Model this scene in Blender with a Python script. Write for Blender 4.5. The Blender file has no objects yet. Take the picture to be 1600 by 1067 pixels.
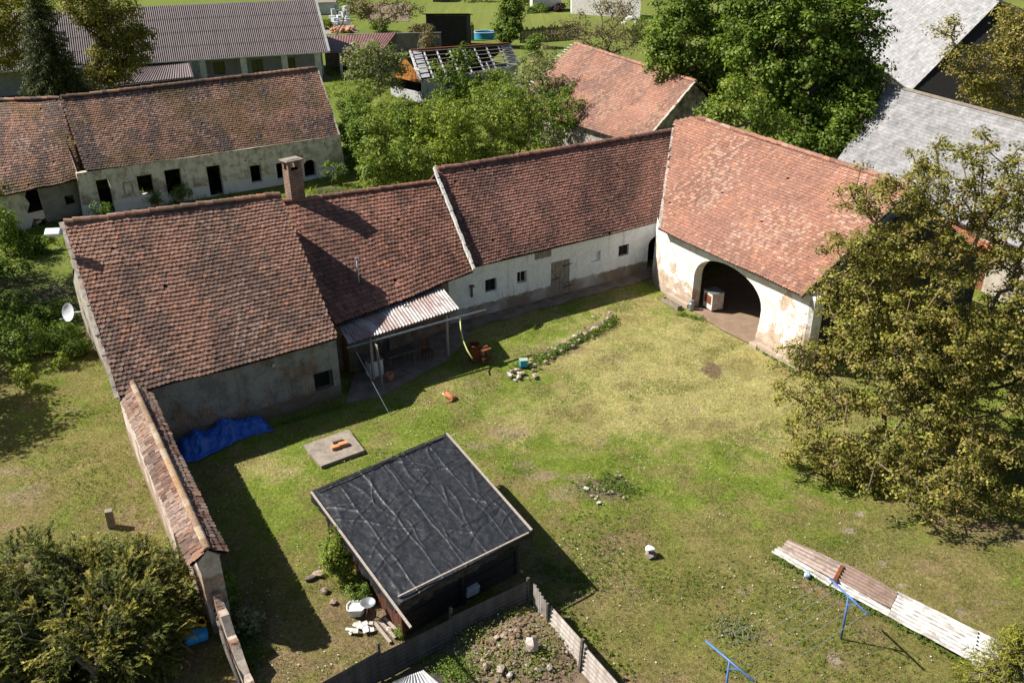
import bpy, bmesh, math, random
import numpy as np
from mathutils import Vector, Matrix
R_ = math.radians
sc = bpy.context.scene
# ------------------------------------------------------------------ camera
F_PX, PITCH, ROLL, CAM_H = 1363.0, R_(26.6), R_(-0.5), 20.0
def _cam():
    c, s = math.cos(PITCH), math.sin(PITCH)
    A = np.array([[1, 0, 0], [0, -s, -c], [0, c, -s]])
    cr, sr = math.cos(ROLL), math.sin(ROLL)
    return np.array([[cr, -sr, 0], [sr, cr, 0], [0, 0, 1]]) @ A
M = _cam()
cam_d = bpy.data.cameras.new('camera'); cam = bpy.data.objects.new('camera', cam_d)
sc.collection.objects.link(cam); sc.camera = cam
cam_d.sensor_width = 36; cam_d.lens = F_PX / 1600 * 36; cam_d.clip_end = 3000; cam_d.clip_start = 0.5
cam.matrix_world = Matrix(((M[0][0], -M[1][0], -M[2][0], 0), (M[0][1], -M[1][1], -M[2][1], 0), (M[0][2], -M[1][2], -M[2][2], CAM_H), (0, 0, 0, 1)))
# ------------------------------------------------------------------ world, sun, exposure
SUN_AZ, SUN_EL = R_(180 - 12.5), R_(44)          # direction TO the sun (math azimuth)
w = bpy.data.worlds.new('World'); sc.world = w; w.use_nodes = True
nt = w.node_tree; nt.nodes.clear()
sky = nt.nodes.new('ShaderNodeTexSky'); sky.sky_type = 'NISHITA'; sky.sun_disc = False
sky.sun_elevation = SUN_EL; sky.sun_rotation = math.pi / 2 - SUN_AZ
bg = nt.nodes.new('ShaderNodeBackground'); bg.inputs[1].default_value = 0.048
wo = nt.nodes.new('ShaderNodeOutputWorld'); nt.links.new(sky.outputs[0], bg.inputs[0]); nt.links.new(bg.outputs[0], wo.inputs[0])
sl = bpy.data.lights.new('sun', 'SUN'); sl.energy = 5.0; sl.angle = R_(0.5); sl.color = (1, 0.95, 0.87)
so = bpy.data.objects.new('sun', sl); sc.collection.objects.link(so)
sd = Vector((math.cos(SUN_AZ) * math.cos(SUN_EL), math.sin(SUN_AZ) * math.cos(SUN_EL), math.sin(SUN_EL)))
so.rotation_euler = sd.to_track_quat('Z', 'Y').to_euler(); so.location = (-40, 20, 60)
sc.view_settings.view_transform = 'Standard'; sc.view_settings.look = 'None'; sc.view_settings.exposure = 0.95; sc.view_settings.gamma = 1
sc.cycles.max_bounces = 6; sc.cycles.transparent_max_bounces = 4
# ------------------------------------------------------------------ pixel helpers (points of the real place read off the photograph)
CO = np.array([0, 0, CAM_H])
def ray(px, py): return M.T @ np.array([(px - 800) / F_PX, (py - 533.5) / F_PX, 1.0])
def G(px, py, z=0.0):
    d = ray(px, py); return CO + d * ((z - CAM_H) / d[2])
def AT(px, py, Y):
    d = ray(px, py); return CO + d * (Y / d[1])
def SC(p): return float((M @ (np.array(p) - CO))[2]) / F_PX      # metres per photo pixel at p
def onplane(px, p0, n):
    d = ray(*px); return CO + d * (np.dot(n, p0 - CO) / np.dot(n, d))
def unit(v): v = np.array(v, float); return v / np.linalg.norm(v)
def yaw(a): a = R_(a); return np.array([math.cos(a), math.sin(a), 0.0])
def perp(d): return np.array([-d[1], d[0], 0.0])
Z = np.array([0, 0, 1.0])
# ------------------------------------------------------------------ numpy noise
def vn(x, y, seed=0):
    x = np.asarray(x, float); y = np.asarray(y, float)
    xi = np.floor(x).astype(np.int64); yi = np.floor(y).astype(np.int64); fx = x - xi; fy = y - yi
    fx = fx * fx * (3 - 2 * fx); fy = fy * fy * (3 - 2 * fy)
    def h(a, b):
        n = (a * 374761393 + b * 668265263 + seed * 974634777) & 0xffffffff
        n = ((n ^ (n >> 13)) * 1274126177) & 0xffffffff
        return ((n ^ (n >> 16)) & 0xffff) / 65535.0
    return (h(xi, yi) * (1 - fx) + h(xi + 1, yi) * fx) * (1 - fy) + (h(xi, yi + 1) * (1 - fx) + h(xi + 1, yi + 1) * fx) * fy
def fbm(x, y, seed=0, o=4):
    s = 0; a = .5; t = 0
    for k in range(o): s = s + a * vn(x * 2 ** k, y * 2 ** k, seed + k * 17); t += a; a *= .55
    return s / t
def sstep(a, b, x): t = np.clip((x - a) / (b - a), 0, 1); return t * t * (3 - 2 * t)
def lerp(a, b, t): t = np.asarray(t)[..., None]; return np.asarray(a) * (1 - t) + np.asarray(b) * t
# ------------------------------------------------------------------ materials
def newmat(name):
    m = bpy.data.materials.new(name); m.use_nodes = True; t = m.node_tree
    return m, t, t.nodes['Principled BSDF']
def N(t, typ, **k):
    n = t.nodes.new('ShaderNode' + typ)
    for a, b in k.items():
        if a.startswith('i_'):
            key = a[2:]; n.inputs[int(key) if key.isdigit() else key].default_value = b
        else: setattr(n, a, b)
    return n
def L(t, a, b): t.links.new(a, b)
def pos(t): return N(t, 'NewGeometry').outputs['Position']
def noise(t, scale, detail=4, rough=.6, vec=None, dist=0):
    n = N(t, 'TexNoise'); n.inputs['Scale'].default_value = scale; n.inputs['Detail'].default_value = detail; n.inputs['Roughness'].default_value = rough
    n.inputs['Distortion'].default_value = dist
    L(t, vec if vec is not None else pos(t), n.inputs['Vector']); return n.outputs['Fac']
def ramp(t, fac, stops):
    r = N(t, 'ValToRGB'); e = r.color_ramp.elements
    while len(e) < len(stops): e.new(.5)
    for q, (p, c) in zip(e, stops):
        q.position = p; q.color = (c, c, c, 1) if isinstance(c, (int, float)) else (*c, 1)
    L(t, fac, r.inputs[0]); return r.outputs[0]
def mix(t, fac, a, b, mode='MIX'):
    m = N(t, 'Mix', data_type='RGBA', blend_type=mode)
    for sock, v in ((m.inputs[0], fac), (m.inputs[6], a), (m.inputs[7], b)):
        if isinstance(v, (int, float)): sock.default_value = v
        elif isinstance(v, tuple): sock.default_value = (*v, 1)
        else: L(t, v, sock)
    return m.outputs[2]
def math_(t, op, a, b=0.0):
    m = N(t, 'Math', operation=op)
    for s, v in ((m.inputs[0], a), (m.inputs[1], b)):
        if isinstance(v, (int, float)): s.default_value = v
        else: L(t, v, s)
    return m.outputs[0]
def bump(t, h, strength=.3, dist=.02):
    b = N(t, 'Bump'); b.inputs['Strength'].default_value = strength; b.inputs['Distance'].default_value = dist; L(t, h, b.inputs['Height']); return b.outputs[0]
def attr(t, name='Col'): return N(t, 'Attribute', attribute_name=name).outputs['Color']
def attmat(name, rough=.85, nscale=18, namt=.35, bstr=.35, bd=.01, spec=.25):
    m, t, p = newmat(name); n = noise(t, nscale, 5, .65)
    c = mix(t, 1.0, attr(t), ramp(t, n, [(.3, 1 - namt), (.7, 1 + namt * .6)]), 'MULTIPLY')
    L(t, c, p.inputs['Base Color']); p.inputs['Roughness'].default_value = rough; p.inputs['Specular IOR Level'].default_value = spec
    L(t, bump(t, n, bstr, bd), p.inputs['Normal']); return m
M_TILE = attmat('clay_tile', .9, 14, .45, .5, .01, .15)
M_STONE = attmat('rubble', .9, 9, .5, .6, .03)
def solid(name, col, col2=None, scale=6, rough=.8, metal=0, spec=.3, bs=.2, th=(.4, .65), stretch=None, bd=.01):
    m, t, p = newmat(name); v = pos(t)
    if stretch is not None:
        mp = N(t, 'Mapping'); mp.inputs['Scale'].default_value = stretch; L(t, v, mp.inputs[0]); v = mp.outputs[0]
    n = noise(t, scale, 6, .65, v)
    if col2: L(t, ramp(t, n, [(th[0], col), (th[1], col2)]), p.inputs['Base Color'])
    else: L(t, mix(t, 1.0, (*col,), ramp(t, n, [(.3, .8), (.7, 1.1)]), 'MULTIPLY'), p.inputs['Base Color'])
    p.inputs['Roughness'].default_value = rough; p.inputs['Metallic'].default_value = metal; p.inputs['Specular IOR Level'].default_value = spec
    if bs: L(t, bump(t, n, bs, bd), p.inputs['Normal'])
    return m
def plaster(name, a, b, low=None, lowz=.7, brick=.0, ya=32, dark=(.12, .1, .08), bt=.56, c1=(.27, .12, .07), c2=(.2, .09, .06), mort=(.33, .28, .22), top=None, rm=(.38, .56)):
    m, t, p = newmat(name); P = pos(t)
    mp = N(t, 'Mapping'); mp.inputs['Rotation'].default_value = (0, 0, R_(-ya)); L(t, P, mp.inputs[0])
    s = N(t, 'SeparateXYZ'); L(t, mp.outputs[0], s.inputs[0])
    cb = N(t, 'CombineXYZ'); L(t, math_(t, 'ADD', s.outputs[0], s.outputs[1]), cb.inputs[0]); L(t, s.outputs[2], cb.inputs[1])
    n1 = noise(t, .55, 7, .62, dist=.4); n2 = noise(t, 1.7, 8, .7); n3 = noise(t, 12, 4, .6)
    col = ramp(t, n2, [(rm[0], b), (rm[1], a)])
    col = mix(t, 1.0, col, ramp(t, n3, [(.3, .82), (.7, 1.08)]), 'MULTIPLY')
    # vertical run-off stains
    ms = N(t, 'Mapping'); ms.inputs['Scale'].default_value = (3.0, 3.0, .35); L(t, P, ms.inputs[0])
    st = noise(t, 1.2, 5, .6, ms.outputs[0]); col = mix(t, ramp(t, st, [(.55, 0), (.78, .55)]), col, dark)
    h = n3
    if brick > 0:
        bk = N(t, 'TexBrick'); bk.inputs['Color1'].default_value = (*c1, 1); bk.inputs['Color2'].default_value = (*c2, 1)
        bk.inputs['Mortar'].default_value = (*mort, 1); bk.inputs['Scale'].default_value = 1; bk.inputs['Mortar Size'].default_value = .012
        bk.inputs['Brick Width'].default_value = .27; bk.inputs['Row Height'].default_value = .085; bk.inputs['Bias'].default_value = .1
        L(t, cb.outputs[0], bk.inputs['Vector'])
        bc = mix(t, 1.0, bk.outputs['Color'], ramp(t, n2, [(.3, .55), (.7, 1.5)]), 'MULTIPLY')
        # more brick low down and in large patches
        zz = math_(t, 'MULTIPLY', s.outputs[2], -.055)
        k = math_(t, 'ADD', math_(t, 'ADD', n1, zz), math_(t, 'MULTIPLY', n2, .12))
        k = ramp(t, k, [(bt, 0), (bt + .025, 1)])
        k = math_(t, 'MULTIPLY', k, brick); col = mix(t, k, col, bc); h = math_(t, 'SUBTRACT', n3, math_(t, 'MULTIPLY', k, 1.2))
    if low:
        z = math_(t, 'ADD', s.outputs[2], math_(t, 'MULTIPLY', n2, .5))
        k = ramp(t, math_(t, 'MULTIPLY', z, .25), [((lowz + .25) * .25 - .012, 1), ((lowz + .25) * .25 + .012, 0)])
        col = mix(t, math_(t, 'MULTIPLY', k, ramp(t, n1, [(.3, .5), (.55, 1)])), col, mix(t, n2, low, tuple(x * .55 for x in low)))
    L(t, col, p.inputs['Base Color']); p.inputs['Roughness'].default_value = .93; p.inputs['Specular IOR Level'].default_value = .15
    L(t, bump(t, h, .5, .02), p.inputs['Normal']); return m
def leafmat(name, trans=.3, rough=.55):
    m, t, p = newmat(name); c = attr(t); L(t, c, p.inputs['Base Color']); p.inputs['Roughness'].default_value = rough; p.inputs['Specular IOR Level'].default_value = .16
    tr = N(t, 'BsdfTranslucent'); L(t, mix(t, 1.0, c, (1.15, 1.2, .5), 'MULTIPLY'), tr.inputs[0])
    ms = N(t, 'MixShader'); ms.inputs[0].default_value = trans; L(t, p.outputs[0], ms.inputs[1]); L(t, tr.outputs[0], ms.inputs[2])
    L(t, ms.outputs[0], t.nodes['Material Output'].inputs[0]); return m
M_LEAF = leafmat('leaf'); M_NEEDLE = leafmat('needle', .12, .6); M_GRASS = leafmat('grass_blade', .25, .8)
M_BARK = solid('bark', (.10, .075, .055), (.2, .17, .13), 9, .9, bs=.6, bd=.03)
M_BARKO = solid('lichened_bark', (.13, .10, .075), (.30, .17, .05), 2.2, .9, th=(.5, .7), bs=.5, bd=.02)
M_TWIG = solid('pale_twig', (.22, .18, .14), (.12, .09, .07), 8)
M_OLDWOOD = solid('weathered_wood', (.055, .045, .038), (.16, .14, .12), 5, .85, stretch=(6, 6, .8), bs=.4)
M_GREYWOOD = solid('grey_door_wood', (.16, .145, .13), (.36, .32, .28), 5, .85, stretch=(6, 6, .8), bs=.4)
M_DARKWOOD = solid('dark_planks', (.018, .015, .013), (.06, .05, .045), 5, .8, stretch=(1, 1, 9), bs=.4)
M_BLACKWOOD = solid('tar_and_shade_boards', (.012, .011, .01), (.035, .03, .027), 3, .85, stretch=(7, 7, .6), bs=.4)
M_REDWOOD = solid('red_brown_boards', (.075, .025, .016), (.12, .05, .03), 5, .7, stretch=(3, 3, .5))
M_BATTEN = solid('grey_batten', (.36, .31, .27), (.24, .2, .17), 14, .8)
M_CONC = solid('concrete', (.27, .23, .185), (.17, .145, .115), 3, .9, bs=.3)
M_CONCD = solid('concrete_walk', (.215, .175, .135), (.125, .10, .075), 1.6, .9, bs=.3)
M_WHITEP = solid('whitewash', (.58, .57, .54), (.40, .38, .34), 4, .8)
M_MORTAR = solid('mortar', (.5, .45, .38), (.26, .2, .16), 5, .9, bs=.5)
M_HOLE = solid('gloom_and_black', (.012, .011, .01), None, 3, .9, bs=0)  # near-black: paints gloom behind openings and indoors; also black cable, dog's eyes
M_METAL = solid('zinc', (.4, .43, .46), (.28, .3, .32), 5, .4, .7)
M_DISH = solid('white_enamel', (.62, .64, .66), (.52, .53, .54), 3, .4)
M_BLUEP = solid('blue_paint', (.05, .14, .36), (.09, .17, .36), 9, .5, spec=.5)
M_RUST = solid('rust', (.2, .06, .02), (.1, .035, .015), 6, .9)
M_GLASS = solid('dark_glass', (.02, .023, .026), None, 3, .12, spec=.6, bs=0)
M_SLATE = attmat('asbestos_slate', .85, 1.3, .38, .2, .005)
M_ROPE = solid('grey_wire', (.35, .36, .38), None, 3, .5)
M_SOIL = solid('bare_soil', (.13, .09, .06), (.2, .15, .1), 5, .95, bs=.6, bd=.05)
def corr(name, cols, yr, sc_=1.2, rough=.7, th=(.35, .65), metal=0):
    m, t, p = newmat(name); P = pos(t); mp = N(t, 'Mapping'); mp.vector_type = 'POINT'; mp.inputs['Rotation'].default_value = (0, 0, R_(-yr)); L(t, P, mp.inputs[0])
    m2 = N(t, 'Mapping'); m2.inputs['Scale'].default_value = (2.6, .25, .25); L(t, mp.outputs[0], m2.inputs[0])
    n = noise(t, sc_, 6, .7, m2.outputs[0]); n2 = noise(t, 3, 6, .7)
    c = ramp(t, n, [(th[0], cols[0]), (th[1], cols[1])])
    if len(cols) > 2: c = mix(t, ramp(t, n2, [(.52, 0), (.66, .8)]), c, cols[2])
    L(t, c, p.inputs['Base Color']); p.inputs['Roughness'].default_value = rough; p.inputs['Metallic'].default_value = metal
    L(t, bump(t, n2, .2, .01), p.inputs['Normal']); return m
# ------------------------------------------------------------------ mesh builders
COL = sc.collection
def tag(o, label=None, cat=None, group=None, kind=None):
    if label: o['label'] = label
    if cat: o['category'] = cat
    if group: o['group'] = group
    if kind: o['kind'] = kind
    return o
def thing(name, label, cat, loc, group=None):
    o = bpy.data.objects.new(name, None); COL.objects.link(o); o.location = tuple(float(x) for x in loc); o.empty_display_size = .3
    return tag(o, label, cat, group)
def wloc(o):
    p = np.zeros(3)
    while o is not None: p = p + np.array(o.location); o = o.parent
    return p
def mk(name, V, Fc, mat, parent=None, fcol=None, smooth=False, origin=None, label=None, cat=None, group=None, kind=None, vcol=None):
    V = np.asarray(V, float)
    off = wloc(parent) if parent is not None else (np.array(origin, float) if origin is not None else np.zeros(3))
    me = bpy.data.meshes.new(name)
    if isinstance(Fc, tuple):
        flat, size = Fc; flat = np.asarray(flat, np.int32).ravel(); nf = len(flat) // size
        me.vertices.add(len(V)); me.vertices.foreach_set('co', (V - off).astype(np.float32).ravel())
        me.loops.add(len(flat)); me.loops.foreach_set('vertex_index', flat)
        me.polygons.add(nf); me.polygons.foreach_set('loop_start', np.arange(0, nf * size, size, dtype=np.int32))
        me.update(calc_edges=True)
    else:
        me.from_pydata((V - off).tolist(), [], Fc); me.update()
    if fcol is not None:
        a = me.attributes.new('Col', 'FLOAT_COLOR', 'FACE'); c = np.ones((len(me.polygons), 4), np.float32); c[:, :3] = fcol; a.data.foreach_set('color', c.ravel())
    if vcol is not None:
        a = me.attributes.new('Col', 'FLOAT_COLOR', 'POINT'); c = np.ones((len(V), 4), np.float32); c[:, :3] = vcol; a.data.foreach_set('color', c.ravel())
    if smooth: me.polygons.foreach_set('use_smooth', [True] * len(me.polygons))
    for m_ in (mat if isinstance(mat, list) else [mat]): me.materials.append(m_)
    o = bpy.data.objects.new(name, me); COL.objects.link(o)
    if parent is not None: o.parent = parent
    else: o.location = off
    return tag(o, label, cat, group, kind)
class MB:
    """collects pieces in world coordinates and links them as one mesh"""
    def __init__(s): s.V = []; s.F = []; s.C = []
    def add(s, V, Fc, col=None):
        n = len(s.V); s.V += [tuple(map(float, v)) for v in V]; s.F += [tuple(i + n for i in f) for f in Fc]; s.C += [col or (.5, .5, .5)] * len(Fc)
    def hexa(s, p, col=None): s.add(p, [(0, 3, 2, 1), (4, 5, 6, 7), (0, 1, 5, 4), (1, 2, 6, 5), (2, 3, 7, 6), (3, 0, 4, 7)], col)
    def box(s, c, d, sx, sy, sz, col=None, tilt=None):
        """box on base centre c, along d (horizontal unit), sizes"""
        c = np.array(c, float); n = perp(d); k = Z
        if tilt is not None: k = unit(tilt); n = unit(np.cross(k, d))
        s.hexa([c + d * a * sx / 2 + n * b * sy / 2 + k * z * sz for z in (0, 1) for a, b in ((-1, -1), (1, -1), (1, 1), (-1, 1))], col)
    def bar(s, p, q, w_, h_, up=Z, col=None):
        p = np.array(p, float); q = np.array(q, float); d = unit(q - p); n = unit(np.cross(up, d)) if abs(np.dot(up, d)) < .99 else np.array([1., 0, 0]); k = np.cross(d, n)
        s.hexa([a + n * x * w_ / 2 + k * y * h_ / 2 for a in (p, q) for x, y in ((-1, -1), (1, -1), (1, 1), (-1, 1))], col)
    def tube(s, pts, r, seg=8, col=None, caps=True):
        pts = [np.array(p, float) for p in pts]; rr = r if hasattr(r, '__len__') else [r] * len(pts); V = []
        for i, p in enumerate(pts):
            d = unit(pts[min(i + 1, len(pts) - 1)] - pts[max(i - 1, 0)]); a = np.array([0, 0, 1.]) if abs(d[2]) < .9 else np.array([1., 0, 0])
            u = unit(np.cross(a, d)); v = np.cross(d, u)
            V += [p + (u * math.cos(2 * math.pi * k / seg) + v * math.sin(2 * math.pi * k / seg)) * rr[i] for k in range(seg)]
        Fc = [(i * seg + k, i * seg + (k + 1) % seg, (i + 1) * seg + (k + 1) % seg, (i + 1) * seg + k) for i in range(len(pts) - 1) for k in range(seg)]
        if caps: Fc += [tuple(range(seg))[::-1], tuple(range((len(pts) - 1) * seg, len(pts) * seg))]
        s.add(V, Fc, col)
    def lathe(s, c, prof, seg=20, col=None, axis=None):
        c = np.array(c, float); ax = unit(axis) if axis is not None else Z; u = unit(np.cross(ax, [1., 0, 0] if abs(ax[0]) < .9 else [0, 1., 0])); v = np.cross(ax, u); V = []
        for r, z in prof: V += [c + ax * z + (u * math.cos(2 * math.pi * k / seg) + v * math.sin(2 * math.pi * k / seg)) * r for k in range(seg)]
        s.add(V, [(i * seg + k, i * seg + (k + 1) % seg, (i + 1) * seg + (k + 1) % seg, (i + 1) * seg + k) for i in range(len(prof) - 1) for k in range(seg)], col)
    def poly(s, P, thick_vec, col=None):
        n = len(P); t = np.array(thick_vec, float); V = [np.array(p, float) for p in P] + [np.array(p, float) + t for p in P]
        s.add(V, [tuple(range(n)), tuple(range(2 * n - 1, n - 1, -1))] + [(i, i + n, (i + 1) % n + n, (i + 1) % n) for i in range(n)], col)
    def build(s, name, mat, parent=None, smooth=False, bevel=0, colored=False, **k):
        if parent is None and 'origin' not in k:
            a = np.array(s.V); k['origin'] = (float(a[:, 0].mean()), float(a[:, 1].mean()), float(a[:, 2].min()))
        o = mk(name, s.V, s.F, mat, parent, smooth=smooth, fcol=np.array(s.C) if colored else None, **k)
        if bevel:
            m = o.modifiers.new('bevel', 'BEVEL'); m.width = bevel; m.segments = 2
        return o
# roof tiles: real overlapping beaver-tail tiles
TV = np.array([(-.48, 1.6, .004), (.48, 1.6, .004), (.48, .2, .05), (.27, .04, .056), (0, -.03, .058), (-.27, .04, .056), (-.48, .2, .05),
               (.48, .2, .018), (.27, .04, .02), (0, -.03, .02), (-.27, .04, .02), (-.48, .2, .018)])
TF = [(0, 6, 5, 4, 3, 2, 1), (2, 3, 8, 7), (3, 4, 9, 8), (4, 5, 10, 9), (5, 6, 11, 10)]
def inpoly(x, y, P):
    P = np.asarray(P)[:, :2]; c = np.zeros(x.shape, bool); j = len(P) - 1
    for i in range(len(P)):
        xi, yi = P[i]; xj, yj = P[j]
        c ^= ((yi > y) != (yj > y)) & (x < (xj - xi) * (y - yi) / (yj - yi + 1e-12) + xi); j = i
    return c
def tiles(name, A, B, C, D, rows, cols, colf, parent, seed=0, clip=None, sag=.05, missing=.001, lift=1.0, rough_=1.0, deck=True, nm='roof'):
    rng = np.random.default_rng(seed); A, B, C, D = [np.array(p, float) for p in (A, B, C, D)]
    Nn = unit(np.cross(B - A, D - A)); Nn = Nn if Nn[2] > 0 else -Nn
    def P(s, t):
        s = s[..., None]; t = t[..., None]; p = (A * (1 - s) + B * s) * (1 - t) + (D * (1 - s) + C * s) * t
        sg = sag * (fbm(s[..., 0] * 4 + seed, t[..., 0] * 2.5, seed, 2) - .5) * 2 - sag * .8 * np.sin(np.pi * s[..., 0])
        return p + Z * sg[..., None]
    jj, ii = np.meshgrid(np.arange(-1, cols + 1), np.arange(rows)); jj = jj.ravel(); ii = ii.ravel()
    cs = (jj + .5 + .5 * (ii % 2) + rng.normal(0, .035 * rough_, len(jj))) / cols; ct = (ii + rng.normal(0, .045 * rough_, len(ii)) + .12 * (fbm(cs * cols / 7, ii / 5., seed + 5, 2) - .5)) / rows
    # wavy courses
    ct = ct + (fbm(cs * 6, ii * .15, seed + 9, 2) - .5) * .5 / rows
    keep = (cs > -.2 / cols) & (cs < 1 + .2 / cols) & (rng.random(len(cs)) > missing)
    if clip is not None:
        cp = P(cs, ct); keep &= inpoly(cp[:, 0], cp[:, 1], clip)
    cs = cs[keep]; ct = ct[keep]; n = len(cs); rot = rng.normal(0, .035 * rough_, n); lf = rng.random(n) ** 3 * .02 * rough_
    u = TV[None, :, 0] / cols; v = TV[None, :, 1] / rows; asp = (np.linalg.norm(B - A) / cols) / (np.linalg.norm(D - A) / rows)
    S = cs[:, None] + u - rot[:, None] * TV[None, :, 1] / asp / cols; T = ct[:, None] + v + rot[:, None] * TV[None, :, 0] * asp / rows
    S = np.clip(S, -.35 / cols, 1 + .35 / cols); T = np.clip(T, -.2 / rows, 1.0)
    V = P(S, T) + Nn * (TV[None, :, 2] * lift + lf[:, None] * (1 - TV[None, :, 1] / 1.6))[..., None]
    V = V.reshape(-1, 3); base = np.arange(n)[:, None] * 12
    Fc = []
    for b in range(n):
        k = b * 12
        for f in TF: Fc.append(tuple(i + k for i in f))
    wx = np.linalg.norm(B - A) * cs; wy = np.linalg.norm(D - A) * ct
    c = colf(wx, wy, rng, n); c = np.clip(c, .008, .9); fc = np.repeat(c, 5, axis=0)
    fc[0::5] = c
    for q in range(1, 5): fc[q::5] = c * .8
    if deck:
        k = len(V); gu, gv = 40, 16; ds_, dt_ = np.meshgrid(np.linspace(0, 1, gu + 1), np.linspace(0, 1, gv + 1)); D1 = P(ds_, dt_).reshape(-1, 3) - Nn * .03; D2 = D1 - Nn * .05; m_ = len(D1); q = []
        for j_ in range(gv):
            for i_ in range(gu):
                a_ = j_ * (gu + 1) + i_; f = (a_, a_ + 1, a_ + gu + 2, a_ + gu + 1)
                if clip is not None:
                    cc = D1[list(f)]; cc = cc * .35 + cc.mean(0) * .65
                    if not inpoly(cc[:, 0], cc[:, 1], clip).all(): continue
                q.append(tuple(k + z for z in f)); q.append(tuple(k + m_ + z for z in f[::-1]))
        V = np.vstack([V, D1, D2]); Fc += q; fc = np.vstack([fc, np.tile([[.05, .035, .03]], (len(q), 1))])
    o = mk(nm, V, Fc, M_TILE, parent, fcol=fc); return o, P, Nn
def ridge_caps(parent, P, Q, colf, r=.13, step=.38, seed=3, n_=None, name='ridge_cap'):
    rng = np.random.default_rng(seed); P = np.array(P, float); Q = np.array(Q, float); Ln = np.linalg.norm(Q - P); k = int(Ln / step); d = unit(Q - P); s_ = perp(unit([d[0], d[1], 0])); mb = MB(); cols = []
    for i in range(k):
        jz = rng.normal(0, .012); a = P + d * Ln * i / k + Z * (jz + .02); b = P + d * Ln * (i + 1.12) / k + Z * (jz + rng.normal(0, .008)); V = []
        for p, rr in ((a, r * 1.08), (b, r * .92)):
            V += [p + s_ * math.cos(t) * rr * 1.1 + Z * (math.sin(t) * rr * .75 - .03) for t in np.linspace(-.2, math.pi + .2, 7)]
        c = colf(np.array([Ln * i / k]), np.array([9.]), rng, 1)[0]; c = tuple(np.clip(c * 1.05, .01, .9))
        mb.add(V, [(j, j + 1, j + 8, j + 7) for j in range(6)] + [tuple(range(7)), tuple(range(13, 6, -1))], c)
    return mb.build(name, M_TILE, parent, colored=True)
def tilecol(base, dark, pale, orange, od=.02, streak=.5, pp=.15, moss=0, sp=2.0, seed=0, var=.13):
    def f(x, y, rng, n):
        big = fbm(x / 3.3 + seed, y / 3.0, seed + 31, 3); b = np.array(base)[None] * (1 + rng.normal(0, var, n) + (big - .5) * .7)[:, None]
        st = fbm(x / sp + seed, y / 7.0, seed + 1, 3); st2 = fbm(x / .8, y / 1.3, seed + 2, 3)
        k = sstep(.44, .60, st * .6 + st2 * .4 + rng.normal(0, .035, n)) * streak
        c = b * (1 - k[:, None]) + np.array(dark)[None] * k[:, None] * (1 + rng.normal(0, .2, n))[:, None]
        pm = sstep(.42, .72, fbm(x / 2.0, y / 2.6, seed + 7, 3)); k = (rng.random(n) < pp * (.15 + 2.6 * pm)) * rng.uniform(.25, .8, n); c = c * (1 - k[:, None]) + np.array(pale)[None] * k[:, None]
        k = (rng.random(n) < od * (12 * np.clip(fbm(x / 1.2, y / 1.2, seed + 8, 2) - .45, 0, 1))) * rng.uniform(.4, .9, n); c = c * (1 - k[:, None]) + np.array(orange)[None] * k[:, None]
        if moss:
            k = sstep(.50, .66, fbm(x / 2.6, y / 2.2, seed + 12, 3)) * moss; c = c * (1 - k[:, None]) + np.array((.13, .09, .03))[None] * k[:, None]
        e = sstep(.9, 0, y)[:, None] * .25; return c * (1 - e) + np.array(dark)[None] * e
    return f
# walls with openings -------------------------------------------------------------
class Wall:
    def __init__(s, P0, d): s.P0 = np.array(P0, float); s.d = np.array(d, float); s.n = perp(s.d)   # n points away from the camera
    def uz(s, px, py): q = onplane((px, py), s.P0, s.n); return float(np.dot(s.d, q - s.P0)), float(q[2])
    def p(s, u, z, dep=0): return s.P0 + s.d * u + s.n * dep + Z * (z - s.P0[2])
    def rect(s, x0, y0, x1, y1, zmin=None):
        a = s.uz(x0, y0); b = s.uz(x1, y1); u0, u1 = sorted((a[0], b[0])); z0, z1 = sorted((a[1], b[1]))
        if zmin is not None: z0 = zmin
        return [(u0, z0), (u1, z0), (u1, z1), (u0, z1)]
    def mesh(s, outline, holes, name, mat, parent, reveal=.4, extra=None, wob=0):
        bm = bmesh.new(); es = []; loops = []
        for k, lp in enumerate([outline] + holes):
            vs = [bm.verts.new(s.p(u, z)) for u, z in lp]; loops.append(vs)
            for i in range(len(vs)): es.append(bm.edges.new((vs[i], vs[(i + 1) % len(vs)])))
        bmesh.ops.triangle_fill(bm, edges=es, use_beauty=True, use_dissolve=False)
        for k, (lp, vs) in enumerate(zip([outline] + holes, loops)):
            back = [bm.verts.new(s.p(u, z, reveal)) for u, z in lp]
            for i in range(len(vs)): bm.faces.new((vs[i], vs[(i + 1) % len(vs)], back[(i + 1) % len(vs)], back[i]))
        if extra:
            for P in extra: bm.faces.new([bm.verts.new(p) for p in P])
        bm.verts.index_update(); V = [tuple(v.co) for v in bm.verts]; Fc = [tuple(v.index for v in f.verts) for f in bm.faces]; bm.free()
        return mk(name, V, Fc, mat, parent)
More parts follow.
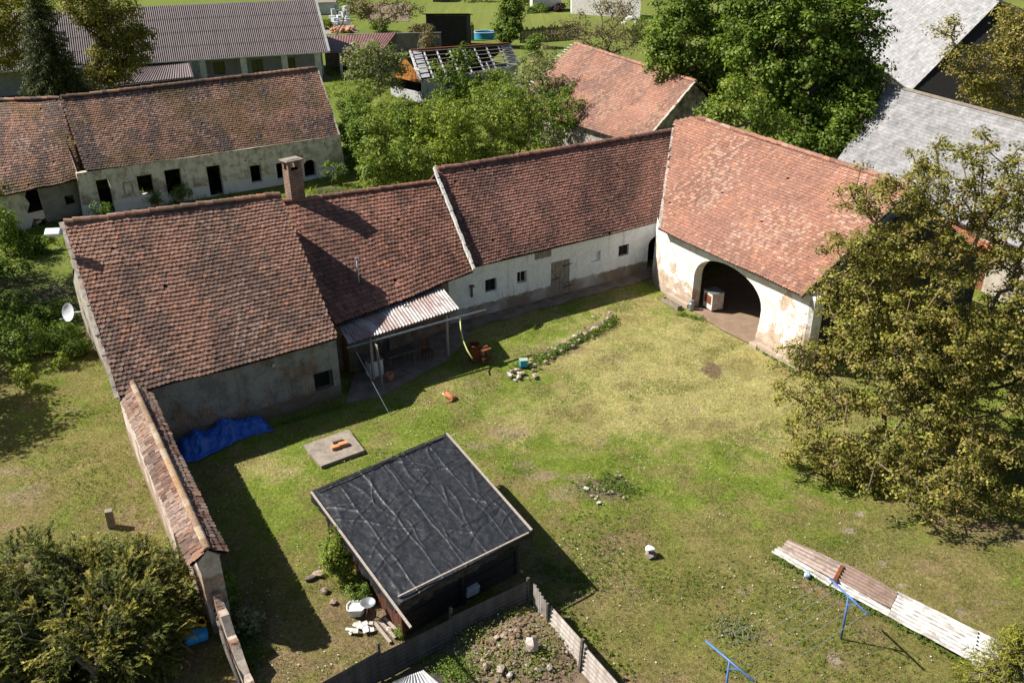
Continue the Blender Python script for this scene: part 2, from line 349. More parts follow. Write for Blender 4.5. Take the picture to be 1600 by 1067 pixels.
def corrugated(P00, P10, P11, P01, pitch=.18, amp=.03, nv=6, thick=.012, jitter=0, seed=0):
    """sheet whose corrugations run from edge P00-P10 to P01-P11; returns V,F"""
    P00, P10, P11, P01 = [np.array(p, float) for p in (P00, P10, P11, P01)]; Lw = np.linalg.norm(P10 - P00); nu = max(8, int(Lw / pitch * 6)); Nn = unit(np.cross(P10 - P00, P01 - P00)); Nn = Nn if Nn[2] > 0 or abs(Nn[2]) < .2 else -Nn
    s, t = np.meshgrid(np.linspace(0, 1, nu + 1), np.linspace(0, 1, nv + 1)); S = s[..., None]; T = t[..., None]
    P = (P00 * (1 - S) + P10 * S) * (1 - T) + (P01 * (1 - S) + P11 * S) * T
    h = amp * np.sin(s * Lw / pitch * 2 * np.pi) + jitter * (fbm(s * Lw, t * 4, seed, 3) - .5)
    V1 = (P + Nn * h[..., None]).reshape(-1, 3); V2 = V1 - Nn * thick; n = nu + 1; i = np.arange(nu * nv); a = (i // nu) * n + i % nu
    q = np.stack([a, a + 1, a + n + 1, a + n], 1); m = len(V1); return np.vstack([V1, V2]), np.vstack([q, q[:, ::-1] + m])
def add_rock(mb, c, s, rng, col, flat=.7):
    bm = bmesh.new(); bmesh.ops.create_icosphere(bm, subdivisions=1, radius=1); sx, sy, sz = s * rng.uniform(.7, 1.25), s * rng.uniform(.6, 1.1), s * flat * rng.uniform(.6, 1.1)
    a = rng.uniform(0, 6.28); ca, sa = math.cos(a), math.sin(a); cut = [(unit(rng.normal(size=3)), rng.uniform(.45, .8)) for _ in range(5)]
    V = []
    for v in bm.verts:
        p = np.array(v.co) * rng.uniform(.88, 1.1)
        for n_, dd in cut:
            k = np.dot(p, n_)
            if k > dd: p = p - n_ * (k - dd)
        p = p * [sx, sy, sz]; V.append(np.array(c) + [p[0] * ca - p[1] * sa, p[0] * sa + p[1] * ca, p[2]])
    bm.verts.index_update(); Fc = [tuple(v.index for v in f.verts) for f in bm.faces]; bm.free(); mb.add(V, Fc, col)
def rock(c, s, seed, col=(.3, .25, .2), flat=.7, name='stone', **k):
    rng = np.random.default_rng(seed); mb = MB(); add_rock(mb, (c[0], c[1], c[2] + s * flat * .45), s, rng, col, flat); return mb.build(name, M_STONE, colored=True, **k)
# foliage -----------------------------------------------------------------------
PAL = {
 'walnut': [(.235, .22, .04), (.18, .18, .036), (.27, .205, .065), (.28, .265, .055), (.14, .14, .034)],
 'maple': [(.095, .145, .018), (.07, .115, .016), (.125, .185, .022), (.155, .215, .028)],
 'ash': [(.14, .20, .03), (.11, .17, .025), (.18, .24, .038)],
 'bush': [(.16, .215, .03), (.20, .25, .034), (.12, .19, .03), (.23, .26, .045)],
 'bushg': [(.13, .19, .024), (.16, .23, .03), (.10, .155, .022)],
 'lime': [(.22, .27, .03), (.26, .30, .045), (.18, .245, .03)],
 'grey': [(.19, .22, .09), (.24, .26, .12), (.16, .20, .07), (.28, .25, .14)],
 'spruce': [(.03, .044, .012), (.045, .062, .016), (.10, .11, .022)],
 'thuja': [(.10, .115, .018), (.07, .085, .015), (.15, .15, .024), (.25, .22, .04), (.085, .10, .016)],
 'brown': [(.19, .145, .08), (.15, .115, .07), (.23, .18, .09), (.15, .15, .06)],
 'autumn': [(.26, .215, .055), (.22, .20, .04), (.30, .23, .08), (.18, .175, .03)],
 'purple': [(.09, .05, .05), (.07, .04, .04), (.12, .09, .07)],
 'linden': [(.20, .18, .028), (.25, .215, .04), (.14, .135, .025), (.17, .17, .028)],
 'yew': [(.17, .165, .02), (.22, .21, .03), (.12, .135, .02)],
 'weed': [(.13, .20, .028), (.17, .23, .035), (.09, .15, .025)],
}
LV = {'leaf': np.array([(0, 0), (.34, .5), (0, 1.), (-.34, .5)]), 'needle': np.array([(-.1, 0), (.1, 0), (.06, 1.), (-.06, 1.)])}
def leaves(C, cr, n, size, pal, rng, kind='leaf', center=None, flat=.6, updir=.6, droop=0.0, align=.0):
    """C (k,3) clump centres, cr clump radius (scalar or k), n leaves per clump -> V,F,C"""
    C = np.asarray(C); k = len(C); cr = np.broadcast_to(np.asarray(cr, float), (k,)); idx = np.repeat(np.arange(k), n); m = len(idx)
    g = rng.normal(size=(m, 3)); g /= np.linalg.norm(g, axis=1)[:, None]; rad = rng.random(m) ** .55
    ctr = np.mean(C, 0) if center is None else np.array(center)
    out = C[idx] - ctr; out /= (np.linalg.norm(out, axis=1)[:, None] + 1e-6)
    p = C[idx] + g * (rad * cr[idx])[:, None] * [1, 1, flat]
    nr = g * .9 + out * .35 + np.array([0, 0, updir]) + rng.normal(0, .45, (m, 3)); nr /= np.linalg.norm(nr, axis=1)[:, None]
    t = rng.normal(size=(m, 3)) + out * align + np.array([0, 0, -droop]); t -= nr * np.sum(t * nr, 1)[:, None]; t /= np.linalg.norm(t, axis=1)[:, None]; b = np.cross(nr, t)
    sz = size * rng.uniform(.6, 1.35, m); lv = LV[kind]
    V = p[:, None] + t[:, None] * (lv[None, :, 1:2] * sz[:, None, None]) + b[:, None] * (lv[None, :, 0:1] * sz[:, None, None])
    if kind == 'leaf': V[:, 1] += nr * (sz * .12)[:, None]; V[:, 3] += nr * (sz * .12)[:, None]
    P = np.array(PAL[pal]); cl = rng.integers(0, len(P), k); pick = np.where(rng.random(m) < .55, cl[idx], rng.integers(0, len(P), m))
    c = P[pick] * rng.uniform(.75, 1.3, m)[:, None]
    return V.reshape(-1, 3), np.arange(m * 4), c
def skeleton(base, fork, att, rng, tr, tipr=.012, wig=.12, pen=.25, power=.5):
    nodes = [np.array(base, float)]; par = [-1]; base = nodes[0]; fork = np.array(fork, float); H_ = np.linalg.norm(fork - base); ns = max(2, int(H_ / .6)); bend = rng.normal(0, .04 * H_, 3) * [1, 1, 0]
    for i in range(1, ns + 1):
        t = i / ns; nodes.append(base + (fork - base) * t + bend * math.sin(math.pi * t)); par.append(len(nodes) - 2)
    depth = [0.0] * len(nodes); order = np.argsort(np.linalg.norm(att - fork, axis=1)); tips = []
    st = max(0, ns - 2)
    for o in order:
        a = att[o]; arr = np.array(nodes[st:]); dp = np.array(depth[st:]); dist = np.linalg.norm(arr - a, axis=1) + pen * dp; i = int(np.argmin(dist)) + st; p = nodes[i]; v = a - p; Ld = np.linalg.norm(v)
        k = max(1, min(5, int(Ld / .6))); last = i
        for j in range(1, k + 1):
            t = j / k; q = p + v * t + np.array([0, 0, .10 * Ld * math.sin(math.pi * t)]) + (rng.normal(0, wig * Ld / k, 3) if j < k else 0)
            nodes.append(q); par.append(last); depth.append(depth[last] + Ld / k); last = len(nodes) - 1
        tips.append(last)
    n = len(nodes); cnt = np.zeros(n); cnt[tips] += 1
    for i in range(n - 1, 0, -1): cnt[par[i]] += cnt[i]
    r = tipr + (tr - tipr) * (cnt / cnt[0]) ** power
    nodes = np.array(nodes); par = np.array(par); ch = np.arange(1, n); a = nodes[par[1:]]; b = nodes[ch]; d = b - a; d /= (np.linalg.norm(d, axis=1)[:, None] + 1e-9)
    ref = np.where(np.abs(d[:, 2:3]) < .9, [[0, 0, 1.]], [[1., 0, 0]]); u = np.cross(ref, d); u /= np.linalg.norm(u, axis=1)[:, None]; v = np.cross(d, u); sg = 6
    th = np.arange(sg) * 2 * np.pi / sg; ring = u[:, None] * np.cos(th)[None, :, None] + v[:, None] * np.sin(th)[None, :, None]
    ra = np.minimum(r[par[1:]], r[ch] * 1.6); ra[:ns] = r[par[1:ns + 1]]
    A = a[:, None] - d[:, None] * (ra * .3)[:, None, None] + ring * ra[:, None, None]; B = b[:, None] + ring * r[ch][:, None, None]; V = np.concatenate([A, B], 1).reshape(-1, 3)
    e = np.arange(n - 1)[:, None] * 2 * sg; k = np.arange(sg)[None]; k2 = (k + 1) % sg
    Fq = np.stack([e + k, e + k2, e + k2 + sg, e + k + sg], -1).reshape(-1, 4); return V, Fq
def sample_blobs(blobs, k, rng, lo=.5):
    vol = np.array([b[3] * b[4] * b[5] for b in blobs]); w_ = vol ** .75; w_ /= w_.sum(); out = []
    for b, q in zip(blobs, w_):
        m = max(3, int(round(k * q))); g = rng.normal(size=(m, 3)); g /= np.linalg.norm(g, axis=1)[:, None]; r = rng.uniform(lo ** 2, 1, m) ** .5
        out.append(np.array(b[:3]) + g * r[:, None] * np.array(b[3:6]) * rng.uniform(.88, 1.12, (m, 1)))
    return np.vstack(out)
def tree(name, label, cat, Y, tpx, blobs, fork_z, tr, k, n, size, cr, pal, seed, bark=None, kind='leaf', group=None, lo=.5, mat=None, zmin=.3, wig=.12, world=False, stem='trunk', flat=.6, updir=.6, droop=0., align=0., fork=None, tipr=.012, depthf=1.0, gap=0.0, gs=1.6):
    rng = np.random.default_rng(seed)
    if world: base = np.array([tpx, Y, 0.]); bl = blobs
    else:
        bx = AT(tpx, 500, Y)[0]; base = np.array([bx, Y, 0.]); bl = []
        for b in blobs:
            c = AT(b[0], b[1], Y + (b[4] if len(b) > 4 else 0)); s = SC(c); bl.append((c[0], c[1], c[2], b[2] * s, b[2] * s * depthf, b[3] * s * 1.12))
    C = sample_blobs(bl, k, rng, lo); C[:, 2] = np.maximum(C[:, 2], zmin + rng.random(len(C)) * .4)
    if gap: nz = fbm(C[:, 0] / gs + 5, C[:, 2] / gs + C[:, 1] / gs * .7, seed + 3, 2); C = C[nz > np.quantile(nz, gap)]
    root = thing(name, label, cat, base, group); ctr = np.mean([b[:3] for b in bl], 0)
    fk = fork if fork is not None else (base[0] * .7 + ctr[0] * .3, base[1] * .7 + ctr[1] * .3, fork_z)
    V, Fq = skeleton(base - [0, 0, .1], fk, C, rng, tr, wig=wig, tipr=tipr); mk(stem, V, (Fq.ravel(), 4), bark or M_BARK, root, smooth=True)
    if n:
        V, f, c = leaves(C, cr * rng.uniform(.7, 1.25, len(C)), n, size, pal, rng, kind, ctr - [0, 0, 1], flat, updir, droop, align)
        V[:, 2] = np.maximum(V[:, 2], .01); mk('crown', V, (f, 4), mat or M_LEAF, root, fcol=c)
    return root
def shrub(name, label, px, py, wpx, hpx, pal, seed, n=26, size=.13, k=None, group=None, cat='shrub', kind='leaf', z=0, cr=None, stem=True, mat=None, dz=0):
    """shrub whose foot stands on the ground seen at (px,py); width and height in photo pixels"""
    g = G(px, py, z); s = SC(g); rx = wpx * s / 2; hz = hpx * s * 1.08 / 2; rng = np.random.default_rng(seed)
    bl = [(g[0], g[1], hz * 1.0 + z + dz, rx * .8, rx * .8, hz)]
    for q in range(3):
        a = rng.uniform(0, 6.28); bl.append((g[0] + math.cos(a) * rx * .5, g[1] + math.sin(a) * rx * .5, hz * rng.uniform(.6, 1.2) + z + dz, rx * .5, rx * .5, hz * .6))
    kk = k or int(max(10, min(130, 16 * rx * rx * hz)))
    root = thing(name, label, cat, g, group); C = sample_blobs(bl, kk, rng, .55); C[:, 2] = np.maximum(C[:, 2], z + .12)
    if stem:
        V, Fq = skeleton(g - [0, 0, .05], g + [0, 0, min(.5, hz * .4)], C, rng, .03 + rx * .02, .006); mk('stem', V, (Fq.ravel(), 4), M_BARK, root, smooth=True)
    V, f, c = leaves(C, (cr or max(.14, rx * .26)) * rng.uniform(.7, 1.25, len(C)), n, size, pal, rng, kind, g + [0, 0, hz * .5]); V[:, 2] = np.maximum(V[:, 2], z + .01)
    mk('foliage', V, (f, 4), mat or M_LEAF, root, fcol=c); return root

def weedstrip(name, label, pts, wpx, n, size, pal, seed, hgt=.12, clump=14, cat='weeds'):
    """low uncountable weeds scattered along a line of ground points given as photo pixels"""
    rng = np.random.default_rng(seed); g = np.array([G(*p) for p in pts]); seg = rng.integers(0, max(1, len(g) - 1), n); f_ = rng.random(n)[:, None]
    c = g[seg] * (1 - f_) + g[np.minimum(seg + 1, len(g) - 1)] * f_; r = wpx * SC(g[0]) / 2; c = c + rng.normal(0, .5, (n, 3)) * [r, r, 0]; c[:, 2] = hgt * rng.random(n) ** 1.5 + .03
    V, f, cc = leaves(c, np.maximum(.05, hgt * .8) * rng.uniform(.6, 1.4, n), clump, size, pal, rng, center=c.mean(0) - [0, 0, 2]); V[:, 2] = np.maximum(V[:, 2], .005)
    return mk(name, V, (f, 4), M_LEAF, fcol=cc, kind='stuff', label=label, cat=cat)
# =================================================================== SETTING
def ground_color(x, y):
    n1 = fbm(x / 3.2, y / 3.2, 3, 5); n2 = fbm(x / 1.1, y / 1.1, 9, 4); n3 = fbm(x / 7, y / 7, 21, 3); n4 = fbm(x * 2.2, y * 2.2, 31, 3)
    green = np.array((.150, .192, .028)); straw = np.array((.34, .30, .115)); dull = np.array((.175, .145, .052)); brown = np.array((.21, .145, .085)); lush = np.array((.125, .16, .026))
    dry = np.exp(-(((x - 9.5) / 7.5) ** 2 + ((y - 38) / 6.5) ** 2)) * .34 + np.exp(-(((x - 3) / 4) ** 2 + ((y - 33) / 3) ** 2)) * .08
    worn = sstep(29, 20, y) * .42 + sstep(-9, -13, x) * sstep(48, 40, y) * .28 + np.exp(-(((x - 12) / 7) ** 2 + ((y - 22) / 5) ** 2)) * .1
    c = np.broadcast_to(green, x.shape + (3,)); c = lerp(c, straw, sstep(.40, .70, n1 * .45 + n2 * .35 + n4 * .2 + dry)) if False else c * (1 - sstep(.44, .70, n1 * .45 + n2 * .35 + n4 * .2 + dry)[..., None]) + straw * sstep(.44, .70, n1 * .45 + n2 * .35 + n4 * .2 + dry)[..., None]
    k = (sstep(.42, .68, n2 * .5 + n4 * .3 + n3 * .2 + worn * .55) * .8)[..., None]; c = c * (1 - k) + dull * k
    k = (sstep(.62, .74, n3 * .45 + n2 * .4 + n4 * .15 + worn * .30) * .75)[..., None]; c = c * (1 - k) + brown * k
    far = sstep(52, 64, y + .0 * x)[..., None] * 1.0; c = c * (1 - far) + (lush * (.8 + .5 * n1[..., None]) * (1 - .35 * n3[..., None]) + straw * .12) * far
    # the unmown strip left of the yard is lush too
    k = (sstep(-17, -20, x) * sstep(38, 44, y) * .8)[..., None]; c = c * (1 - k) + lush * k
    return c * (.86 + .28 * n4[..., None])
PATCH = []   # bare patches and painted yard shade (x,y,rx,ry,amount,colour)
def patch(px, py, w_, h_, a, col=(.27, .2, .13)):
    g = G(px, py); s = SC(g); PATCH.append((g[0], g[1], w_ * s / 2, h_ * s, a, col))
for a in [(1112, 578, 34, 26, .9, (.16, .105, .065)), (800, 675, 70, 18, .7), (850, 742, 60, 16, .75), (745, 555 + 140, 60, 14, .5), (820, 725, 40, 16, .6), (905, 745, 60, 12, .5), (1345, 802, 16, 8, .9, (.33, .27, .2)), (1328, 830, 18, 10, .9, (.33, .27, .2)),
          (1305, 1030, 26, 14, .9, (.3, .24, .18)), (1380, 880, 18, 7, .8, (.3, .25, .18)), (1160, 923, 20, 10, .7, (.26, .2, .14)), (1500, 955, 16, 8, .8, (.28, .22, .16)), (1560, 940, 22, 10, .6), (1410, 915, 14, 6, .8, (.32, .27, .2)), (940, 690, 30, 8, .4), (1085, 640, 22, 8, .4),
          (40, 770, 80, 30, .6), (20, 735, 60, 14, .5), (110, 640, 50, 10, .4), (605, 970, 40, 22, .7, (.2, .15, .1)), (880, 770, 50, 24, .5), (960, 560, 60, 14, .35), (1000, 590, 120, 20, .3, (.33, .27, .12)), (1150, 500, 60, 10, .4, (.3, .22, .14)), (735, 600, 40, 12, .4), (780, 690, 16, 5, .6), (1355, 850, 14, 6, .6), (595, 960, 60, 20, .4), (300, 335, 330, 22, 1.0, (.05, .05, .025)), (70, 345, 130, 20, 1.0, (.05, .05, .025)), (520, 300, 70, 30, .9, (.06, .06, .03)), (945, 762, 90, 34, .95, (.17, .13, .085)), (870, 548, 120, 20, .6, (.2, .14, .09)), (900, 900, 60, 30, .5, (.15, .12, .07)), (630, 1010, 60, 20, .5), (1290, 900, 60, 10, .5)]: patch(*a)  # near-black entries paint the shade between the farmhouse and the derelict buildings
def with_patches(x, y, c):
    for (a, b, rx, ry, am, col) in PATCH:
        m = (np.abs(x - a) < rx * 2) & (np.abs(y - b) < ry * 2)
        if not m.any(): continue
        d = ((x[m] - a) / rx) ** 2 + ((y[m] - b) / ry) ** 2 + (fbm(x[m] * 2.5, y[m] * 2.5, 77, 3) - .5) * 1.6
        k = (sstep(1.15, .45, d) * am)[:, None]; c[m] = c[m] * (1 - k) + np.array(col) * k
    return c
def gz(x, y): return (fbm(x / 2.5, y / 2.5, 41, 3) - .5) * .10 * sstep(15, 20, y)
xs = np.concatenate([-np.geomspace(900, 32, 26), np.arange(-30, 26, .16), np.geomspace(27, 900, 26)]); ys = np.concatenate([np.array([-300, -60, 0, 8, 12]), np.arange(15, 54, .16), np.arange(54.5, 100, .8), np.geomspace(101, 2500, 40)])
X, Y_ = np.meshgrid(xs, ys); xx = X.ravel(); yy = Y_.ravel(); zz = gz(xx, yy) - .03
near = (xx > -31) & (xx < 27) & (yy < 56); zz = np.where(near, zz, zz * .5)
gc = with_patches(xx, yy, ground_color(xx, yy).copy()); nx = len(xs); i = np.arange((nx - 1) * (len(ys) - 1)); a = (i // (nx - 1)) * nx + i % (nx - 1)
m, t, p = newmat('meadow'); n1 = noise(t, 26, 6, .75); n2 = noise(t, 7, 5, .7); n3 = noise(t, 1.4, 5, .6)
c = mix(t, 1.0, attr(t), ramp(t, n1, [(.32, .25), (.5, .95), (.68, 1.7)]), 'MULTIPLY'); c = mix(t, 1.0, c, ramp(t, n2, [(.3, .6), (.7, 1.35)]), 'MULTIPLY'); c = mix(t, 1.0, c, ramp(t, n3, [(.35, .88), (.65, 1.1)]), 'MULTIPLY')
L(t, c, p.inputs['Base Color']); p.inputs['Roughness'].default_value = .95; p.inputs['Specular IOR Level'].default_value = .1; L(t, bump(t, math_(t, 'ADD', n1, n2), .9, .05), p.inputs['Normal'])
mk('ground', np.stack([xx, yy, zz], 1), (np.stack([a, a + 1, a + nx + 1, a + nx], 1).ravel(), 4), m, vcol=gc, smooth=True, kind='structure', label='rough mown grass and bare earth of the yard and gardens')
# grass tufts (uncountable)
def footprints(): return [FP_LEFT, FP_WHITE, FP_BARN]
def grass(name, label, x0, x1, y0, y1, n, h, w_, seed, dens=None, colmul=1.0, pal=None):
    rng = np.random.default_rng(seed); x = rng.uniform(x0, x1, n); y = rng.uniform(y0, y1, n)
    k = fbm(x / 1.3, y / 1.3, seed, 3) + rng.normal(0, .12, n) > .42
    if dens is not None: k &= dens(x, y)
    x = x[k]; y = y[k]; n = len(x); a = rng.uniform(0, 6.28, n); hh = h * rng.uniform(.4, 1.5, n) * (.5 + fbm(x / 2, y / 2, seed + 4, 2)); ww = w_ * rng.uniform(.6, 1.4, n); le = rng.normal(0, .75, (n, 2)) * hh[:, None]
    z = gz(x, y) - .04; P = np.stack([x, y, z], 1); s = np.stack([np.cos(a), np.sin(a), a * 0], 1) * ww[:, None]
    V = np.stack([P - s, P + s, P + np.stack([le[:, 0], le[:, 1], hh], 1)], 1).reshape(-1, 3)
    if pal: c = np.array(PAL[pal])[rng.integers(0, len(PAL[pal]), n)]
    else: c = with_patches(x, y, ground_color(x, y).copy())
    c = c * rng.uniform(.7, 1.45, n)[:, None] * colmul * np.array([1, 1.04, .9])
    return mk(name, V, (np.arange(n * 3), 3), M_GRASS, fcol=c, kind='stuff', label=label, cat='grass')
# =================================================================== BUILDINGS
A32 = yaw(32)
C_LEFT = tilecol((.295, .160, .112), (.105, .08, .068), (.34, .215, .165), (.40, .18, .10), .015, .66, .18, sp=1.1, seed=3)
C_MID = tilecol((.27, .132, .095), (.08, .056, .048), (.31, .16, .115), (.38, .16, .09), .02, .55, .12, sp=1.4, seed=13)
C_WHITE = tilecol((.26, .130, .097), (.075, .054, .048), (.31, .165, .12), (.38, .16, .09), .02, .55, .12, sp=1.6, seed=23)
C_BARN = tilecol((.30, .150, .105), (.19, .11, .088), (.43, .29, .22), (.41, .20, .12), .06, .42, .17, sp=3, seed=33, var=.10)
C_OLD = tilecol((.27, .150, .105), (.10, .08, .072), (.36, .235, .175), (.40, .20, .11), .02, .80, .22, moss=.45, sp=1.0, seed=43)
C_FAR = tilecol((.28, .145, .105), (.18, .11, .088), (.36, .225, .165), (.38, .20, .12), .08, .65, .22, sp=2.0, seed=53, var=.07)
C_COPE = tilecol((.20, .11, .08), (.10, .078, .066), (.36, .27, .22), (.34, .18, .10), .1, .6, .35, sp=1, seed=63, var=.2)
def box_walls(P0, P1, h, wd, name, mat, parent, ridge=None, front=True, overs=.0):
    """plain side and back walls of a gabled block; P0-P1 is the front foot line"""
def gable_extra(fl, fr, n, w_, ze, zr, th=.4):
    """back wall and both gables as faces"""
    bl, br = fl + n * w_, fr + n * w_; up = lambda p, z: np.array([p[0], p[1], z])
    out = [[br, bl, up(bl, ze), up(br, ze)]]
    for f, b, s in ((fl, bl, 1), (fr, br, -1)):
        P = [f, b, up(b, ze), up((f + b) / 2, zr), up(f, ze)]; out.append(P if s < 0 else P[::-1])
        d = unit(fr - fl) * s * th; Q = [q + d for q in P]; out.append(Q)
    return out
def rear(parent, rL_, rR_, eL_, eR_, n):
    half = float(np.dot((rL_ + rR_) / 2 - (eL_ + eR_) / 2, n)); dz = (rL_[2] + rR_[2]) / 2 - (eL_[2] + eR_[2]) / 2; q = MB(); q.poly([rL_ - Z * .02, rR_ - Z * .02, rR_ + n * half - Z * (dz + .05), rL_ + n * half - Z * (dz + .05)], (0, 0, -.12), (.15, .085, .065)); q.build('rear_roof', M_TILE, parent, colored=True); return half
def window(parent, Wl, r, dep=.18, fw=.05, mat=M_OLDWOOD, bars=1, pane=M_GLASS, name='window', label=None):
    u0, z0 = r[0]; u1, z1 = r[2]; mb = MB()
    def b(ua, za, ub, zb): P = [Wl.p(u, z, d) for d in (dep, dep + .05) for u, z in ((ua, za), (ub, za), (ub, zb), (ua, zb))]; mb.hexa(P)
    b(u0, z0, u1, z0 + fw); b(u0, z1 - fw, u1, z1); b(u0, z0 + fw, u0 + fw, z1 - fw); b(u1 - fw, z0 + fw, u1, z1 - fw)
    for k in range(bars): u = u0 + (u1 - u0) * (k + 1) / (bars + 1); b(u - fw / 3, z0 + fw, u + fw / 3, z1 - fw)
    w_ = mb.build(name, mat, parent, label=label)
    mk('pane', [Wl.p(u, z, dep + .035) for u, z in r], [(0, 1, 2, 3)], pane, w_); return w_
def verge(parent, P, Q, w_=.16, h_=.10, mat=M_MORTAR, name='verge', seed=0):
    rng = np.random.default_rng(seed); mb = MB(); P = np.array(P, float); Q = np.array(Q, float); k = 18
    for i in range(k):
        a = P + (Q - P) * i / k; b = P + (Q - P) * (i + 1.02) / k; o = rng.normal(0, .012, 3); mb.bar(a + o, b + o, w_ * rng.uniform(.8, 1.2), h_ * rng.uniform(.8, 1.2))
    return mb.build(name, mat, parent)
def soffit(parent, A, B, n, name='eave_board'):
    mb = MB(); mb.bar(np.array(A) + n * .12 - Z * .1, np.array(B) + n * .12 - Z * .1, .06, .14); return mb.build(name, M_OLDWOOD, parent)
# ---- near left farmhouse
eL, eR = G(187, 620, 3.07), G(527, 528, 3.05); rR, rL = G(436, 303, 7.80), G(100, 347, 8.02)
PL_leftwall = plaster('house_wall', (.29, .28, .265), (.19, .175, .155), (.2, .155, .115), .6, .85, bt=.52, c1=(.2, .1, .065), c2=(.13, .07, .05))
house = thing('farmhouse', 'nearest farmhouse at left with a large weathered tile roof and a patched grey wall', 'house', (eL + eR) / 2 * [1, 1, 0])
dl = unit((eR - eL) * [1, 1, 0]); nl = perp(dl); f0 = eL * [1, 1, 0] + nl * .30 + dl * .70; f1 = eR * [1, 1, 0] + nl * .30 + dl * .05
W_L = Wall(f0, dl); Ll = float(np.dot(f1 - f0, dl)); wL = 2 * float(np.dot((rL + rR) / 2 - eL, nl)) - .6
win_l = W_L.rect(490, 585, 522, 603)
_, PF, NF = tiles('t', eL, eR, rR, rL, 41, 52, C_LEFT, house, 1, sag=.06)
W_L.mesh([(0, -.1), (Ll, -.1), (Ll, 3.1), (0, 3.1)], [win_l], 'wall', PL_leftwall, house, extra=gable_extra(f0 + dl * .02, f1 - dl * .02, nl, wL, 2.95, 7.6))
PL_gab = plaster('gable_face', (.42, .38, .32), (.30, .25, .2), (.25, .18, .13), .4, .6, bt=.55); q_ = f0 - dl * .02; mk('gable_plaster', [q_, q_ + nl * wL, q_ + nl * wL + Z * 2.95, q_ + nl * wL / 2 + Z * 7.5, q_ + Z * 2.95], [(0, 1, 2, 3, 4)], PL_gab, house)
window(house, W_L, win_l, .22, .04, M_OLDWOOD, 0, M_HOLE)
rear(house, rL + dl * .45, rR, eL, eR, nl)
ridge_caps(house, rL, rR, C_LEFT, .17, .34); verge(house, eL - dl * .1 - Z * .02, rL - dl * .1 - Z * .02, .16, .10, seed=2)
mb = MB(); q = W_L.rect(543, 532, 550, 540)
# small attic patch and the white flaking strip are plaster; an electricity box under the eave
u_, z_ = W_L.uz(427, 572); mb.box(W_L.p(u_, z_, -.06), dl, .14, .1, .16); mb.build('junction_box', M_MORTAR, house)
# ---- middle house
mL, mR = G(524, 508, 2.62), G(740, 424, 2.95); qR, qL = G(679, 283, 6.5), G(428, 317, 6.62)
mid = thing('middle_house', 'low middle house with dark red tile roof between the nearest farmhouse and white stable', 'house', (mL + mR) / 2 * [1, 1, 0])
dm = unit((mR - mL) * [1, 1, 0]); nm = perp(dm)
tiles('t', mL, mR, qR, qL, 28, 46, C_MID, mid, 2, sag=.05)
PL_mid = plaster('middle_wall', (.20, .165, .13), (.11, .085, .065), None, .6, .5, bt=.5, c1=(.2, .1, .06), c2=(.13, .07, .045))
PL_white = plaster('lime_wall', (.80, .83, .87), (.70, .72, .75), (.30, .24, .18), .75, .0, dark=(.2, .2, .2), bt=.62)
g0 = mL * [1, 1, 0] + nm * .35; g1 = mR * [1, 1, 0] + nm * .35; W_M = Wall(g0, dm); Lm = W_M.uz(701, 450)[0]; g1 = g0 + dm * Lm; um0 = 0.
W_S = Wall(G(858, 466) - A32 * 5.0, A32)     # the stable wall plane, reaches left under the porch
door_m = [(2.2, 0), (3.1, 0), (3.1, 1.95), (2.2, 1.95)]; win_m = [(4.2, .9), (5.4, .9), (5.4, 1.9), (4.2, 1.9)]
W_M.mesh([(0, -.1), (Lm, -.1), (Lm, 2.85), (0, 2.6)], [door_m, win_m], 'wall', PL_mid, mid, extra=[[g0, g0 + nm * 8.5, g0 + nm * 8.5 + Z * 2.6, g0 + Z * 2.6], [g1, g1 + nm * 8.5, g1 + nm * 8.5 + Z * 2.9, g1 + nm * 4.6 + Z * 6.0, g1 + Z * 2.8], [g0 + nm * 8.5, g1 + nm * 8.5, g1 + nm * 8.5 + Z * 2.7, g0 + nm * 8.5 + Z * 2.7]])
window(mid, W_M, win_m, .12, .07, M_WHITEP, 1, M_GLASS)
mb = MB(); mb.hexa([W_M.p(u, z, d) for d in (.15, .2) for u, z in door_m]); mb.build('door', M_OLDWOOD, mid)
hm = rear(mid, qL, qR, mL, mR, nm)
ridge_caps(mid, qL, qR, C_MID, .15, .34)
# chimney: brick shaft with a concrete lid
PL_chim = plaster('chimney_brick', (.34, .32, .3), (.2, .18, .16), None, .6, .95, bt=.07, c1=(.22, .1, .06), c2=(.12, .06, .045))
cb_ = qL + (qR - qL) * .13 + nm * .3; cpx = AT(461, 300, cb_[1]); cb_ = np.array([cpx[0], cb_[1], 6.0]); top = AT(460, 250, cb_[1])[2]
mb = MB(); mb.box(cb_, dm, .78, .62, top - 6.0 - .45); mb.box(cb_ + Z * (top - 6.0 - .45), dm, .74, .58, .0)
for sx in (-1, 1):
    for sy in (-1, 1): mb.box(cb_ + dm * sx * .30 + nm * sy * .22 + Z * (top - 6.45), dm, .16, .16, .42)
ch = mb.build('chimney', PL_chim, mid)
mb = MB(); mb.box(cb_ + Z * (top - 6.02), dm, .98, .80, .07); mb.box(cb_ + Z * (top - 5.952), dm, .7, .5, .03); mb.build('chimney_lid', M_CONC, ch, bevel=.015)
